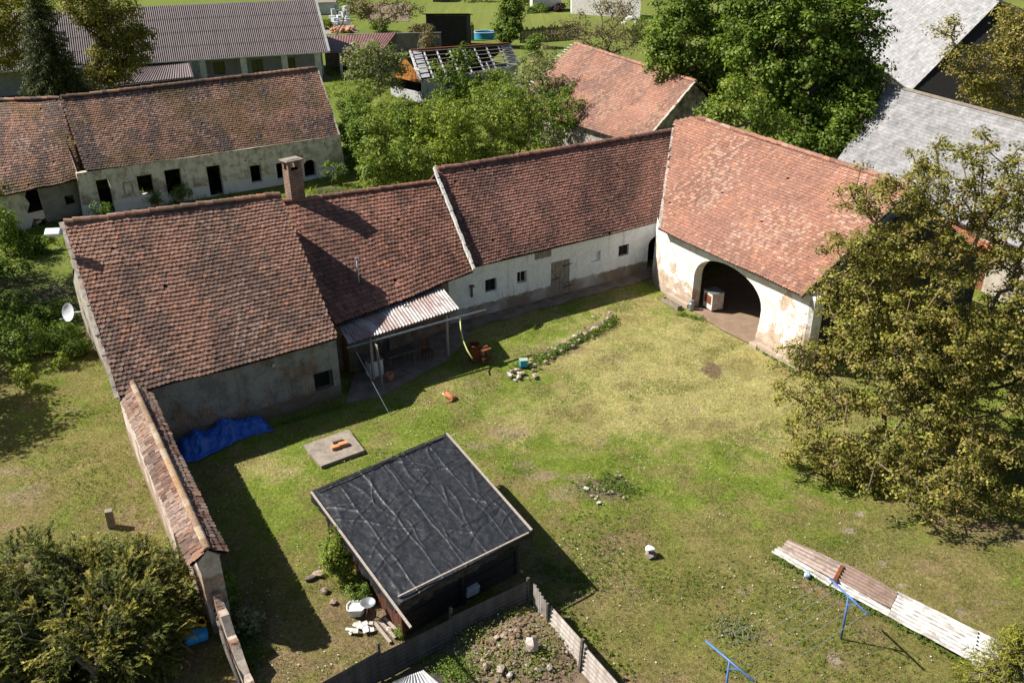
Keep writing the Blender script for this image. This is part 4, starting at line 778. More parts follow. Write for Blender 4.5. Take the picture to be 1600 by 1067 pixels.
PL_lb = plaster('far_wall', (.42, .42, .41), (.34, .34, .33)); bw = Wall(e0 * [1, 1, 0] + n_ * 3.2, d_)
lb_len = float(np.dot(e1 - e0, d_)); wins = []
for px in (342, 402, 453): u_, z_ = bw.uz(px, 102); wins.append([(u_ - .7, 1.0), (u_ + .7, 1.0), (u_ + .7, 2.5), (u_ - .7, 2.5)])
bw.mesh([(0, -.1), (lb_len - .3, -.1), (lb_len - .3, 5), (0, 5)], wins, 'wall', PL_lb, long_b, reveal=.2, extra=[[bw.p(lb_len - .3, 0), bw.p(lb_len - .3, 0, 9), bw.p(lb_len - .3, 3.4, 9), bw.p(lb_len - .3, 8.4, 3.4), bw.p(lb_len - .3, 5, 0)]])
for r_ in wins: window(long_b, bw, r_, .1, .08, M_OLDWOOD, 1)
for px in (302, 312, 382, 446, 498):
    u_, z_ = Wall(e0 * [1, 1, 0] + n_ * .35, d_).uz(px, 110); q = e0 * [1, 1, 0] + n_ * .35 + d_ * u_; mb = MB(); mb.box(q, d_, .75 if px > 312 else 1.6, .5, 3.35); mb.build('column', M_WHITEP, long_b)
mb = MB(); mb.box(e0 * [1, 1, 0] + n_ * 1.5 + d_ * (lb_len / 2), d_, lb_len, 3.4, .12); mb.build('porch_floor', M_CONCD, long_b)
# a low shed roof in front, left (only its sheets show)
f0_ = G(185, 128, 2.2); V, Fq = corrugated(G(160, 135, 2.0), G(302, 120, 2.0), G(295, 97, 3.2), G(200, 100, 3.2), .3, .045, 3, .02)
wsh = thing('low_shed', 'low shaded shed with a corrugated roof in front of the white porch columns', 'shed', f0_ * [1, 1, 0]); mk('roof_sheets', V, (Fq.ravel(), 4), M_CORB, wsh, smooth=True)
mb = MB(); fa, fb = G(165, 137, 1.9), G(300, 122, 1.9); mb.poly([fa * [1, 1, 0], fb * [1, 1, 0], fb, fa], perp(unit((fb - fa) * [1, 1, 0])) * 2.5); mb.build('wall', M_DARKWOOD, wsh)
# annex right of it
x0, x1 = G(508, 84, 2.9), G(566, 80, 2.9); y0, y1 = G(505, 57, 4.1), G(620, 51, 4.1); x1 = G(600, 77, 2.9)
annex = thing('open_annex', 'low annex with a dark red corrugated roof joined to the long farm building', 'annex', (x0 + x1) / 2 * [1, 1, 0]); V, Fq = corrugated(x0, x1, y1, y0, .3, .04, 2, .02)
mk('roof_sheets', V, (Fq.ravel(), 4), corr('red_sheet', [(.13, .05, .045), (.19, .09, .08)], 20, 1, .6), annex, smooth=True)
mb = MB(); dx_ = unit((y1 - y0) * [1, 1, 0]); mb.poly([y0 * [1, 1, 0], y1 * [1, 1, 0], y1 - Z * .1, y0 - Z * .1], perp(dx_) * .3); mb.build('wall', M_CONCD, annex)
for f_ in (.25, .95): q = x0 + (x1 - x0) * f_; mb = MB(); mb.box(q * [1, 1, 0] + perp(dx_) * .2, dx_, .3, .3, 2.85); mb.build('column', M_WHITEP, annex)
# block wall behind
mb = MB(); a_, b_ = G(560, 84), G(672, 84); a_, b_ = G(545, 83), G(690, 80); mb.poly([a_, b_, b_ + Z * 2.6, a_ + Z * 2.6], (0, .3, 0)); mb.poly([a_ + Z * 2.605 - [0, .05, 0], b_ + Z * 2.605 - [0, .05, 0], b_ + Z * 2.7 - [0, .05, 0], a_ + Z * 2.7 - [0, .05, 0]], (0, .4, 0)); mb.build('block_wall', plaster('block_wall_face', (.2, .19, .18), (.13, .125, .12)), label='grey block garden wall left of the tall tarred shed', cat='wall')
# tarred plank shed
a_, b_ = G(668, 76), G(730, 76); dd = unit(b_ - a_); nn_ = perp(dd); hz = hz_ = 5.0
ws = thing('tarred_shed', 'tall narrow shed of blackened vertical boards with a flat roof beside the round pool', 'shed', (a_ + b_) / 2)
mb = MB(); Ln = float(np.linalg.norm(b_ - a_)); k = 30
for i_ in range(k): mb.box(a_ + dd * (Ln * (i_ + .5) / k), dd, Ln / k * .93, .06 + .02 * (i_ % 2), hz)
for i_ in range(26): mb.box(a_ + nn_ * (6 * (i_ + .5) / 26), nn_, 6 / 26 * .93, .06, hz - .8 * i_ / 26)
for i_ in range(26): mb.box(b_ + nn_ * (6 * (i_ + .5) / 26), nn_, 6 / 26 * .93, .06, hz - .8 * i_ / 26)
mb.poly([a_ + nn_ * 6, b_ + nn_ * 6, b_ + nn_ * 6 + Z * 4.1, a_ + nn_ * 6 + Z * 4.1], nn_ * .05); mb.build('board_wall', M_BLACKWOOD, ws)
mb = MB(); mb.poly([a_ - dd * .6 - nn_ * .5 + Z * 5.06, b_ + dd * .4 - nn_ * .5 + Z * 5.06, b_ + dd * .4 + nn_ * 6.4 + Z * 4.2, a_ - dd * .6 + nn_ * 6.4 + Z * 4.2], (0, 0, .1)); mb.build('roof', M_BLACKWOOD, ws)
for px, h_ in ((735, 2.5), (741, 1.7)): pass
# plank fence pieces
def picket(name, label, p0, p1, h, n, mat=M_BLACKWOOD, seed=0):
    rng = np.random.default_rng(seed); a_, b_ = G(*p0), G(*p1); d = unit(b_ - a_); Ln = float(np.linalg.norm(b_ - a_)); r = thing(name, label, 'fence', (a_ + b_) / 2); mb = MB()
    for i_ in range(n): mb.box(a_ + d * (Ln * (i_ + .5) / n), d, Ln / n * .8, .04, h * rng.uniform(.85, 1.08))
    mb.build('pickets', mat, r); mb = MB()
    for z in (.3, .8): mb = MB(); mb.bar(a_ + Z * h * z + perp(d) * .05, b_ + Z * h * z + perp(d) * .05, .06, .1); mb.build('rail', mat, r)
    return r
picket('plank_fence', 'short piece of dark plank fence touching the tarred shed', (731, 64), (741, 63), 2.6, 5, seed=1)
picket('plank_fence', 'long dark plank fence at the back of the garden right of the pool', (812, 68), (905, 60), 2.3, 44, seed=2)
# round pool
pc = G(758, 60); pr = 34 * SC(pc) / 1; pl = thing('round_pool', 'round above-ground swimming pool with blue wall beside the tarred shed', 'pool', pc); pr = 17.5 * SC(pc); mb = MB()
mb.lathe(pc, [(pr, 0), (pr, 1.0), (pr - .08, 1.0), (pr - .08, .05)], 40); mb.build('pool_wall', solid('pool_blue', (.02, .22, .42), (.03, .3, .5), 1, .4), pl, smooth=False)
mb = MB(); mb.lathe(pc, [(pr + .06, .97), (pr + .06, 1.05), (pr - .12, 1.05), (pr - .12, .97)], 40); mb.build('rim', M_DISH, pl)
m, t, p = newmat('pool_water'); p.inputs['Base Color'].default_value = (.03, .25, .42, 1); p.inputs['Roughness'].default_value = .08; mb = MB(); mb.lathe(pc, [(0.01, .78), (pr - .1, .78)], 40); mb.build('pool_water', m, pl)
# roofless garden hut
e0, e1 = G(657, 128, 2.5), G(812, 103, 2.5); rr1, rr0 = G(795, 69, 4.75), G(641, 80, 5.0); d_ = unit((e1 - e0) * [1, 1, 0]); n_ = perp(d_)
hut = thing('roofless_hut', 'garden hut whose stripped roof shows bare white rafters and laths', 'hut', (e0 + e1) / 2 * [1, 1, 0])
mb = MB(); M_RAFT = solid('pale_rafter', (.55, .56, .58), (.38, .36, .34), 5, .7)
for k in range(9): f_ = k / 8; mb.bar(e0 + (e1 - e0) * f_, rr0 + (rr1 - rr0) * f_, .28 if k in (0, 8) else .16, .15)
for k in range(1, 9):
    a_ = e0 + n_ * .6; mb.bar(a_ + (rr0 - e0) * 0, a_, .01, .01) if False else None
nbk = n_; backs = []
mb.build('rafters', M_RAFT, hut); mb = MB()
mb.poly([rr0 - Z * .05, rr1 - Z * .05, rr1 + n_ * 3.6 - Z * 2.4, rr0 + n_ * 3.6 - Z * 2.4], (0, 0, -.08)); mb.build('rear_roof', M_BLACKWOOD, hut); mb = MB()
for k in range(7): f_ = k / 6.5; mb.bar(e0 + (rr0 - e0) * f_ + Z * .11, e1 + (rr1 - e1) * f_ + Z * .11, .09, .06)
mb.build('laths', M_BATTEN, hut); mb = MB(); mb.bar(rr0 + Z * .06, rr1 + Z * .06, .3, .2); mb.build('ridge_beam', M_RUST, hut)
for k in range(6):
    f_ = .06 + k / 6.5; q0 = e0 + (rr0 - e0) * f_ + Z * .13 + (e1 - e0) * .02; mb = MB(); u_ = (e1 - e0) * .075; v_ = (rr0 - e0) * .11; mb.poly([q0, q0 + u_, q0 + u_ + v_, q0 + v_], (0, 0, .04)); mb.build('sheathing_board', M_RAFT, hut)
    q0 = e0 + (e1 - e0) * .9 + ((rr0 + (rr1 - rr0) * .9) - (e0 + (e1 - e0) * .9)) * f_ + Z * .13; mb = MB(); mb.poly([q0, q0 + u_, q0 + u_ + v_, q0 + v_], (0, 0, .04)); mb.build('sheathing_board', M_BATTEN if k % 2 else M_RAFT, hut)
h0 = e0 * [1, 1, 0] + n_ * .5 + d_ * .6; h1 = e1 * [1, 1, 0] + n_ * .5; M_HW = plaster('hut_wall', (.5, .5, .52), (.4, .4, .42)); bk0, bk1 = h0 + n_ * 6, h1 + n_ * 6
mb = MB(); mb.poly([h0, h1, h1 + Z * 2.4, h0 + Z * 2.4], n_ * .2); mb.poly([bk0, bk1, bk1 + Z * 2.4, bk0 + Z * 2.4], n_ * .2); mb.poly([h1, bk1, bk1 + Z * 2.4, h1 + Z * 2.4], d_ * .2); mb.poly([h0, bk0, bk0 + Z * 1.1, h0 + Z * 1.1], d_ * .2); mb.build('wall', M_HW, hut)
mk('floor', [h0 + Z * .05, h1 + Z * .05, bk1 + Z * .05, bk0 + Z * .05], [(0, 1, 2, 3)], M_HOLE, hut); mk('shade_backing', [bk0 - n_ * .03, bk1 - n_ * .03, bk1 - n_ * .03 + Z * 2.4, bk0 - n_ * .03 + Z * 2.4], [(0, 1, 2, 3)], M_HOLE, hut)  # near-black floor and back sheet paint the hut's dark interior
mb = MB(); gm = (h0 + bk0) / 2; mb.poly([h0 + Z * 2.2, bk0 + Z * 2.2, bk0 + Z * 2.5, gm + Z * 4.6, h0 + Z * 2.5], d_ * .1); mb.build('gable_boarding', solid('orange_boarding', (.42, .17, .03), (.3, .11, .025), 6, .7), hut)
a_, b_ = G(643, 118), G(668, 141); dd = unit(b_ - a_); mb = MB(); mb.poly([a_, b_, b_ + Z * 1.5, a_ + Z * 1.5], perp(dd) * .15); mb.build('parapet_wall', M_WHITEP, hut)
mb = MB(); rng = np.random.default_rng(3)
for k in range(5): mb.box(G(672 + k * 3, 143 + k * .8, .2 * (k % 2)), yaw(rng.uniform(0, 180)), 1.2, .8, .35)
mb.build('cushion_heap', solid('pink_fabric', (.6, .2, .25), (.65, .6, .6), 2, .9), label='small heap of pink and white cushions by the roofless hut', cat='cushions', bevel=.08)
# red tile barn behind
e0, e1 = G(800, 165, 2.8), G(1003, 228, 2.8); r1, r0 = G(1087, 127, 7.2), G(900, 68, 7.3)
rbn = thing('red_tile_barn', 'low barn with a long faded pink tile roof behind the overgrown garden', 'barn', (e0 + e1) / 2 * [1, 1, 0])
tiles('t', e0, e1, r1, r0, 34, 92, C_FAR, rbn, 9, sag=.05, rough_=.6, lift=.7); ridge_caps(rbn, r0, r1, C_FAR, .18, .4)
o_, Wl_, n_, hf = simple_gable(rbn, e0, e1, r0, r1, plaster('red_barn_wall', (.42, .38, .34), (.1, .085, .075), None, .5, .4, bt=.55)); verge(rbn, e1, r1, .2, .12, M_MORTAR, seed=3)
mb = MB(); mb.poly([r0 - Z * .02, r1 - Z * .02, r1 + n_ * hf - Z * 4.3, r0 + n_ * hf - Z * 4.3], (0, 0, -.12), (.2, .11, .08)); mb.build('rear_roof', M_TILE, rbn, colored=True)
mb = MB(); rng = np.random.default_rng(8)
for k in range(26): f_ = k / 26; q = e0 + (r0 - e0) * f_ - unit(e1 - e0) * .15; mb.bar(q, q - unit(e1 - e0) * rng.uniform(.3, .8) + Z * rng.uniform(-.1, .15), .12, .05)
mb.build('batten_ends', M_WHITEP, rbn)
# slate roofs at upper right
def slate(name, label, e0, e1, r0, r1, rows, cols, col, seed, wall, wm, gable_pts=None):
    root = thing(name, label, 'barn', (e0 + e1) / 2 * [1, 1, 0]); Nn = unit(np.cross(e1 - e0, r0 - e0)); Nn = Nn if Nn[2] > 0 else -Nn; rng = np.random.default_rng(seed); V = []; Fc = []; c = []
    for i_ in range(rows):
        for j in range(-1, cols + 1):
            s = (j + .5 * (i_ % 2)) / cols; s0 = min(max(s, 0), 1); s1 = min(max(s + .985 / cols, 0), 1)
            if s1 - s0 < 1e-4: continue
            k = len(V)
            for s_, t_, w_ in ((s0, i_ / rows, .03), (s1, i_ / rows, .03), (s1, min(1, (i_ + 1.25) / rows), .006), (s0, min(1, (i_ + 1.25) / rows), .006), (s0, i_ / rows, .012), (s1, i_ / rows, .012)):
                V.append((e0 * (1 - s_) + e1 * s_) * (1 - t_) + (r0 * (1 - s_) + r1 * s_) * t_ + Nn * w_)
            Fc += [(k, k + 1, k + 2, k + 3), (k + 4, k + 5, k + 1, k)]; b = np.array(col) * rng.uniform(.86, 1.12); c += [b, b * .7]
    mk('roof', V, Fc, M_SLATE, root, fcol=np.array(c)); o_, Wl_, n_, hf = simple_gable(root, e0, e1, r0, r1, wm); dz = (r0[2] - e0[2]); mb = MB()
    [mb.poly([(e0 * (1 - u1_) + e1 * u1_) * (1 - v1_) + (r0 * (1 - u1_) + r1 * u1_) * v1_ - Nn * .04 for u1_, v1_ in ((u_, v_), (u_ + .1, v_), (u_ + .1, v_ + .2), (u_, v_ + .2))], (0, 0, -.06)) for u_ in np.arange(0, .99, .1) for v_ in np.arange(0, .99, .2)]; mb.poly([r0 - Z * .1, r1 - Z * .1, r1 + n_ * hf - Z * dz, r0 + n_ * hf - Z * dz], (0, 0, -.1)); mb.build('roof_deck', M_OLDWOOD, root)
    mb = MB(); mb.bar(r0 + Z * .05, r1 + Z * .05, .3, .12); mb.build('ridge_cap', M_CONC, root); return root
slate('slate_roof_barn', 'grey slate roofed barn with black board gable at the top right', G(1318, 62, 4.0), G(1423, 143, 4.0), G(1395, -70, 11.6), G(1563, 2, 11.4), 34, 40, (.27, .265, .265), 11, None, M_BLACKWOOD)
slate('long_slate_barn', 'long grey slate roof behind the walnut tree at the right edge', G(1300, 262, 3.4), G(1640, 408, 3.4), G(1388, 133, 8.0), G(1650, 203, 7.8), 30, 74, (.24, .235, .235), 12, None, plaster('slate_barn_wall', (.4, .36, .3), (.3, .25, .2)))
# little lean-to with red tiles and rusty wall
e0, e1 = G(1436, 352, 2.6), G(1620, 415, 2.6); lt = thing('red_lean_to', 'rusty red lean-to with a broken tile roof half hidden behind the walnut crown', 'lean-to', (e0 + e1) / 2 * [1, 1, 0]); dd = unit((e1 - e0) * [1, 1, 0]); nn_ = perp(dd)
tiles('t', e0, e1, e1 + nn_ * 1.8 + Z * .9, e0 + nn_ * 1.8 + Z * .9, 7, 44, tilecol((.36, .13, .07), (.15, .08, .06), (.42, .25, .18), (.5, .16, .06), .2, .5, .1, seed=8), lt, 12, sag=.1, missing=.06)
mb = MB(); mb.poly([e0 * [1, 1, 0] + nn_ * .3, e1 * [1, 1, 0] + nn_ * .3, e1 + nn_ * .3, e0 + nn_ * .3], nn_ * .2); mb.build('wall', solid('rusty_boards', (.16, .06, .03), (.28, .12, .06), 3, .9, stretch=(4, 4, .5)), lt)
# fragments of far yard: paved terrace, stone heaps, white house, orange sheet
mb = MB(); mb.poly([G(498, 55, .05), G(560, 50, .05), G(548, 36, .05), G(500, 40, .05)], (0, 0, -.05)); mb.build('terrace', M_CONC, kind='structure', label='pale paved terrace behind the farm building')
mb = MB(); rng = np.random.default_rng(4)
for k in range(90): add_rock(mb, AT(rng.uniform(528, 560), 48, 168) * [1, 0, 0] + np.array([0, G(545, 50)[1] + rng.uniform(-2, 3), rng.uniform(0, .7)]), rng.uniform(.3, .6), rng, (.5, .27, .15))
mb.build('brick_heap', M_STONE, colored=True, kind='stuff', label='heap of orange brick rubble on the pale terrace', cat='rubble')
mb = MB(); rng = np.random.default_rng(14)
for k in range(30):
    g = G(rng.uniform(520, 545), rng.uniform(18, 44)); mb.box(g + Z * rng.uniform(0, .5), yaw(rng.uniform(0, 180)), rng.uniform(.5, 1.6), rng.uniform(.5, 1), rng.uniform(.3, 1.2))
mb.build('junk_pile', M_DISH, kind='stuff', label='pile of pale scrap beside the terrace', cat='scrap')
hb = thing('far_white_house', 'partly hidden white house wall with an orange sheet at the top edge', 'house', G(930, 22)); a_, b_ = G(893, 22), G(1000, 30)
mb = MB(); mb.poly([a_, b_, b_ + Z * 7, a_ + Z * 7], (0, 4, 0)); mb.build('wall', M_WHITEP, hb); a2, b2 = G(897, 21), G(921, 22); mb = MB(); mb.poly([a2 - [0, .3, 0], b2 - [0, .3, 0], b2 + Z * 4.5 - [0, .3, 0], a2 + Z * 4.5 - [0, .3, 0]], (0, .1, 0)); mb.build('orange_sheet', solid('orange_sheet', (.7, .27, .02), (.6, .2, .02), 1, .7), hb)
fa = G(852, 16); hb = thing('far_garage', 'small cream garage block at the very top above the lawn', 'garage', fa); mb = MB(); mb.box(fa + Z * 0, yaw(5), 6, 5, 5); mb.build('wall', M_WHITEP, hb); mb = MB(); mb.box(fa + Z * 5.003, yaw(5), 7, 6, .3); mb.build('roof', M_CONC, hb)
# sand heaps/soil bed at the top
mb = MB(); mb.poly([G(575, 32, .04), G(640, 34, .04), G(640, 6, .04), G(575, 5, .04)], (0, 0, -.04)); mb.build('bare_plot', M_SOIL, kind='structure', label='bare pinkish earth plot behind the thin trees')
# =================================================================== YARD OBJECTS
# satellite dishes
def dish(name, label, px, rpx, axis, foot, z):
    c = AT(px[0], px[1], foot[1]); s = SC(c); r = rpx * s; root = thing(name, label, 'satellite dish', c); ax = unit(axis); mb = MB(); mb.lathe(c, [(.01, 0), (r * .4, .02), (r * .75, .06), (r, .12), (r * 1.02, .125), (r, .10), (r * .7, .03), (.01, -.02)], 32, axis=ax); mb.build('reflector', M_DISH, root, smooth=True)
    mb = MB(); low = c - Z * r * .8 + ax * .1; tip = c + ax * .55 - Z * r * .85; mb.tube([low, tip], .012); mb.box(tip - Z * .03, unit(ax * [1, 1, 0]), .1, .06, .06); mb.build('feed_arm', M_METAL, root)
    mb = MB(); mb.tube([c, c - ax * .2, foot], .022); mb.build('bracket', M_METAL, root); return root
gp_ = f0 + nl * 2.6
def on_gable(px, py): q = onplane((px, py), eL - dl * .0, dl); return q
q1 = on_gable(124, 488); dish('satellite_dish', 'white oval satellite dish on the gable side of the nearest farmhouse', (110, 488), 14, (-.45, -.75, .35), q1 + dl * .15, 0)
q2 = on_gable(96, 362); c2 = AT(85, 363, q2[1]); pa = thing('panel_antenna', 'small pale flat panel antenna at the ridge end of the nearest farmhouse', 'antenna', c2); mb = MB(); mb.box(c2 - Z * .05, unit([.9, .1, 0]), .62, .38, .16, tilt=(-.25, -.5, .8)); mb.build('panel', M_DISH, pa, bevel=.04); mb = MB(); mb.tube([c2, q2 + dl * .1], .02); mb.build('bracket', M_METAL, pa)
# cable from the gable to the left
mb = MB(); ca = on_gable(99, 385); cbp = AT(-60, 445, 34); pts = [ca * (1 - k / 12) + cbp * k / 12 - Z * .5 * math.sin(math.pi * k / 12) for k in range(13)]; mb.tube(pts, .018, 5); mb.build('overhead_cable', M_HOLE, label='black overhead cable running left from the gable of the nearest farmhouse', cat='cable')
# antenna mast on the middle house
mf = AT(563, 462, G(563, 462, 2.9)[1]); mt = AT(557, 405, mf[1]); am = thing('pipe_mast', 'thin grey pipe mast with a hooked top rising through the middle tile roof', 'mast', mf); mb = MB(); mb.tube([mf - Z * .4, mt], .03, 8, caps=True); mb.build('pole', M_METAL, am, smooth=True); mb = MB(); mb.lathe(mt, [(.03, -.05), (.09, 0), (.07, .08), (.01, .1)], 12); mb.tube([mt, mt + np.array([.12, -.02, .06]), mt + np.array([.22, -.03, -.04])], .025); mb.build('cap', M_METAL, am)
# guy wire / washing rope on the left of the porch
mb = MB(); mb.tube([G(557, 550, 2.3), G(609, 648, .02)], .012, 5); mb.build('guy_wire', M_ROPE, label='thin pale guy wire slanting from the porch gutter to the lawn', cat='wire')
# under the porch: wash stand, table, racks, hanging strips
def blk(name, label, cat, px, py, d, sx, sy, sz, mat, z=.07, **k):
    g = G(px, py, z); mb = MB(); mb.box(g, d, sx, sy, sz); return mb.build(name, mat, label=label, cat=cat, **k)
g = G(586, 585, .07); st = thing('sink_cabinet', 'white sink cabinet with a grey worktop beside the porch post', 'cabinet', g); mb = MB(); mb.box(g, dp, .7, .5, .8); mb.build('cabinet', M_DISH, st, bevel=.01); mb = MB(); mb.box(g + Z * .803, dp, .76, .56, .05); mb.build('worktop', M_METAL, st)
g = G(570, 575, .07); st = thing('wall_shelf', 'small grey shelf unit in the shade behind the sink cabinet', 'shelf', g); mb = MB()
for z_ in (.2, .6, 1.0): mb.box(g + Z * z_ + np_ * .8, dp, .6, .3, .04)
mb.build('shelves', M_METAL, st); mb = MB(); [mb.box(g + np_ * .8 + dp * s_ * .29, dp, .03, .3, 1.05) for s_ in (-1, 1)]; mb.build('uprights', M_OLDWOOD, st)
g = G(625, 570, .07); st = thing('porch_table', 'old wooden table in the shade under the corrugated porch', 'table', g); mb = MB(); mb.box(g + Z * .7, dp, 1.5, .7, .05); mb.build('tabletop', M_OLDWOOD, st)
for sx in (-1, 1):
    for sy in (-1, 1): mb = MB(); mb.box(g + dp * sx * .65 + np_ * sy * .28, dp, .06, .06, .7); mb.build('leg', M_OLDWOOD, st)
g = G(660, 552, .07); st = thing('cupboard', 'orange-brown wooden cupboard under the left part of the porch roof', 'cupboard', W_M.p(1.0, 0, -.35)); mb = MB(); mb.box(W_M.p(1.0, .07, -.35), dm, 1.2, .5, 1.7); mb.build('carcass', solid('varnished_wood', (.3, .13, .03), (.22, .09, .025), 4, .5, stretch=(1, 1, .3)), st, bevel=.01)
mb = MB(); [mb.box(W_M.p(1.0 + s_ * .29, .15, -.61), dm, .54, .02, 1.5) for s_ in (-1, 1)]; mb.build('door', M_OLDWOOD, st)
# strip curtain in the doorway
sc_ = thing('strip_curtain', 'pale hanging strips of a door curtain in the shaded porch wall', 'curtain', W_M.p(2.65, 2.0, -.05)); mb = MB()
for k in range(8): mb.bar(W_M.p(2.25 + k * .115, 1.95, -.05), W_M.p(2.25 + k * .115, .7 + .1 * (k % 3), -.05), .05, .01, up=nm)
mb.build('strips', M_MORTAR, sc_); mb = MB(); mb.bar(W_M.p(2.15, 2.0, -.05), W_M.p(3.15, 2.0, -.05), .04, .04); mb.build('rail', M_OLDWOOD, sc_)
# black dustbin-like barrel and hose by the porch corner
g = G(742, 563); st = thing('rusty_barrel', 'dark rusty barrel at the porch corner below the pale green hose', 'barrel', g); mb = MB(); mb.lathe(g, [(.28, 0), (.3, .02), (.28, .28), (.3, .3), (.28, .33), (.28, .6), (.3, .62), (.28, .66), (.29, .88), (.31, .9), (.26, .9), (.25, .2), (.01, .2)], 22); mb.build('drum', M_RUST, st, smooth=False)
g2 = G(758, 566); mb = MB(); [mb.box(g2 + dp * sx * .22 + np_ * sy * .2, dp, .04, .04, .75) for sx in (-1, 1) for sy in (-1, 1)]; mb.box(g2 + Z * .753, dp, .52, .48, .03); mb.box(g2 + Z * .3, dp, .46, .42, .02); mb.build('iron_stand', M_RUST, label='rusty square iron stand right of the barrel at the porch corner', cat='stand')
hp = [G(718, 492, 2.15), G(720, 512, 1.75), G(723, 530, 1.35), G(730, 547, 1.0), G(738, 560, .8)]; mb = MB(); mb.tube(hp, .035, 10); mb.build('garden_hose', solid('pale_green_hose', (.5, .55, .18), None, 3, .4), label='pale green downpipe hose hanging from the gutter end into the barrel', cat='hose', smooth=True)
# steps, slab with bricks
s4 = [G(474, 695, .14), G(545, 670, .14), G(570, 703, .14), G(502, 728, .14)]; mb = MB(); mb.poly(s4, (0, 0, -.2)); mb.build('concrete_slab', M_CONC, label='square weathered concrete slab lying in the grass behind the black shed', cat='slab', bevel=.02)
def brick(label, px, py, a, mat, s=(.32, .2, .14), z=.145, nm='brick', grp=None): mb = MB(); mb.box(G(px, py, z), yaw(a), *s); return mb.build(nm, mat, label=label, cat='brick', group=grp, bevel=.008)
M_BRK = solid('new_brick', (.6, .25, .11), (.5, .2, .09), 9, .85)
brick('left orange brick on the concrete slab', 524, 701, 30, M_BRK); brick('right orange brick on the concrete slab', 537, 696, 30, M_BRK, (.38, .22, .15)); brick('grey concrete block behind the two orange bricks', 527, 690, 28, M_CONC, (.42, .2, .12), nm='concrete_block')
# blue tarpaulin heap
u0b = .9; nu, nv = 110, 60; s_, t_ = np.meshgrid(np.linspace(0, 1, nu), np.linspace(0, 1, nv)); q0 = W_L.p(.95, 0, -.02); q1 = W_L.p(4.75, 0, -.02)
P = q0 * (1 - s_[..., None]) + (q1 * 1.0) * s_[..., None] - nl * (t_ * (1.25 + .25 * np.sin(s_ * 5 + 1)))[..., None]
hb_ = .62 * np.clip(1 - np.abs(t_ - .3) ** 2.2 * 3.2, .0, 1)  * (.35 + .55 * np.exp(-((s_ - .2) / .12) ** 2) + .75 * np.exp(-((s_ - .55) / .13) ** 2) + .5 * np.exp(-((s_ - .84) / .08) ** 2) + .35 * (fbm(s_ * 7, t_ * 2, 4, 3) - .5)) * sstep(0, .06, s_) * sstep(1, .93, s_); fold = (fbm(s_ * 14, t_ * 4, 6, 3) - .5) * .4 + .06 * np.exp(-np.abs((fbm(s_ * 7, t_ * 5, 16, 2) - .5) / .03)) + (fbm(s_ * 40, t_ * 10, 7, 2) - .5) * .06
hb_ = np.maximum(hb_ + fold * sstep(0, .1, s_) * sstep(1, .9, s_), .03) * sstep(1.02, .93, t_) + .012; P = P + Z * hb_[..., None]; P = P - nl * (fold * .6 * t_)[..., None]
i = np.arange((nu - 1) * (nv - 1)); a = (i // (nu - 1)) * nu + i % (nu - 1); mk('blue_tarpaulin', P.reshape(-1, 3), (np.stack([a, a + 1, a + nu + 1, a + nu], 1).ravel(), 4), solid('blue_tarp', (.018, .10, .46), (.035, .15, .52), 3, .42, spec=.5, bs=.3, bd=.03), label='crumpled blue tarpaulin over a heap at the foot of the nearest farmhouse wall', cat='tarpaulin', smooth=True, origin=tuple(q0))
# shed corner: washtub, wheelbarrow-like bowl, white sheets, planks
g = G(557, 957); st = thing('white_tub', 'white square plastic tub on the grass by the red-brown shed corner', 'tub', g); mb = MB(); rim = [(-.26, -.19), (-.1, -.27), (.2, -.25), (.3, -.1), (.28, .2), (.1, .26), (-.22, .22), (-.3, .05)]
V = [g + np.array([x * .8, y * .8, .02]) for x, y in rim] + [g + np.array([x, y, .3]) for x, y in rim] + [g + np.array([x * .9, y * .9, .3]) for x, y in rim] + [g + np.array([x * .72, y * .72, .24]) for x, y in rim]
n8 = 8; Fc = [(r * 8 + k, r * 8 + (k + 1) % 8, r * 8 + 8 + (k + 1) % 8, r * 8 + 8 + k) for r in range(3) for k in range(8)] + [tuple(range(24, 32))]; mb.add(V, Fc); mb.build('tub', solid('cream_plastic', (.72, .7, .64), None, 3, .4), st); mb = MB(); mb.bar(g + [-.2, -.25, .31], g + [.24, -.23, .31], .05, .03); mb.build('handle', M_DISH, st)
g = G(577, 962); st = thing('metal_basin', 'round grey metal basin on a stick stand beside the white tub', 'basin', g); mb = MB(); mb.lathe(g, [(.01, .45), (.1, .45), (.22, .53), (.25, .56), (.23, .56), (.1, .48), (.01, .47)], 24, axis=None); mb.build('bowl', M_METAL, st, smooth=True); mb = MB(); [mb.tube([g + Z * .45, g + np.array([math.cos(a_) * .18, math.sin(a_) * .18, 0])], .015, 6) for a_ in (0, 2.1, 4.2)]; mb.build('stand', M_OLDWOOD, st)
rng = np.random.default_rng(21)
mb = MB()
for k in range(16): g = G(rng.uniform(545, 583), rng.uniform(973, 988), .02 + .02 * k * .3); mb.box(g, yaw(rng.uniform(0, 180)), rng.uniform(.1, .3), rng.uniform(.08, .2), .02, tilt=(rng.normal(0, .2), rng.normal(0, .2), 1))
mb.build('scrap_heap', M_WHITEP, label='scattered white scraps of board on the ground below the metal basin', cat='scrap', kind='stuff')
for k, (a_, b_) in enumerate((((585, 972), (610, 1003)), ((592, 968), (618, 996)), ((600, 965), (626, 990)))):
    mb = MB(); mb.bar(G(*a_, .04), G(*b_, .04), .1, .04); mb.build('plank', M_BATTEN, label=['leftmost', 'middle', 'rightmost'][k] + ' of the three narrow planks lying at the red-brown shed corner', cat='plank', group='planks at the shed corner')
rock(G(607, 985), .13, 5, (.5, .4, .33), label='pale stone beside the narrow planks at the shed corner', cat='stone')
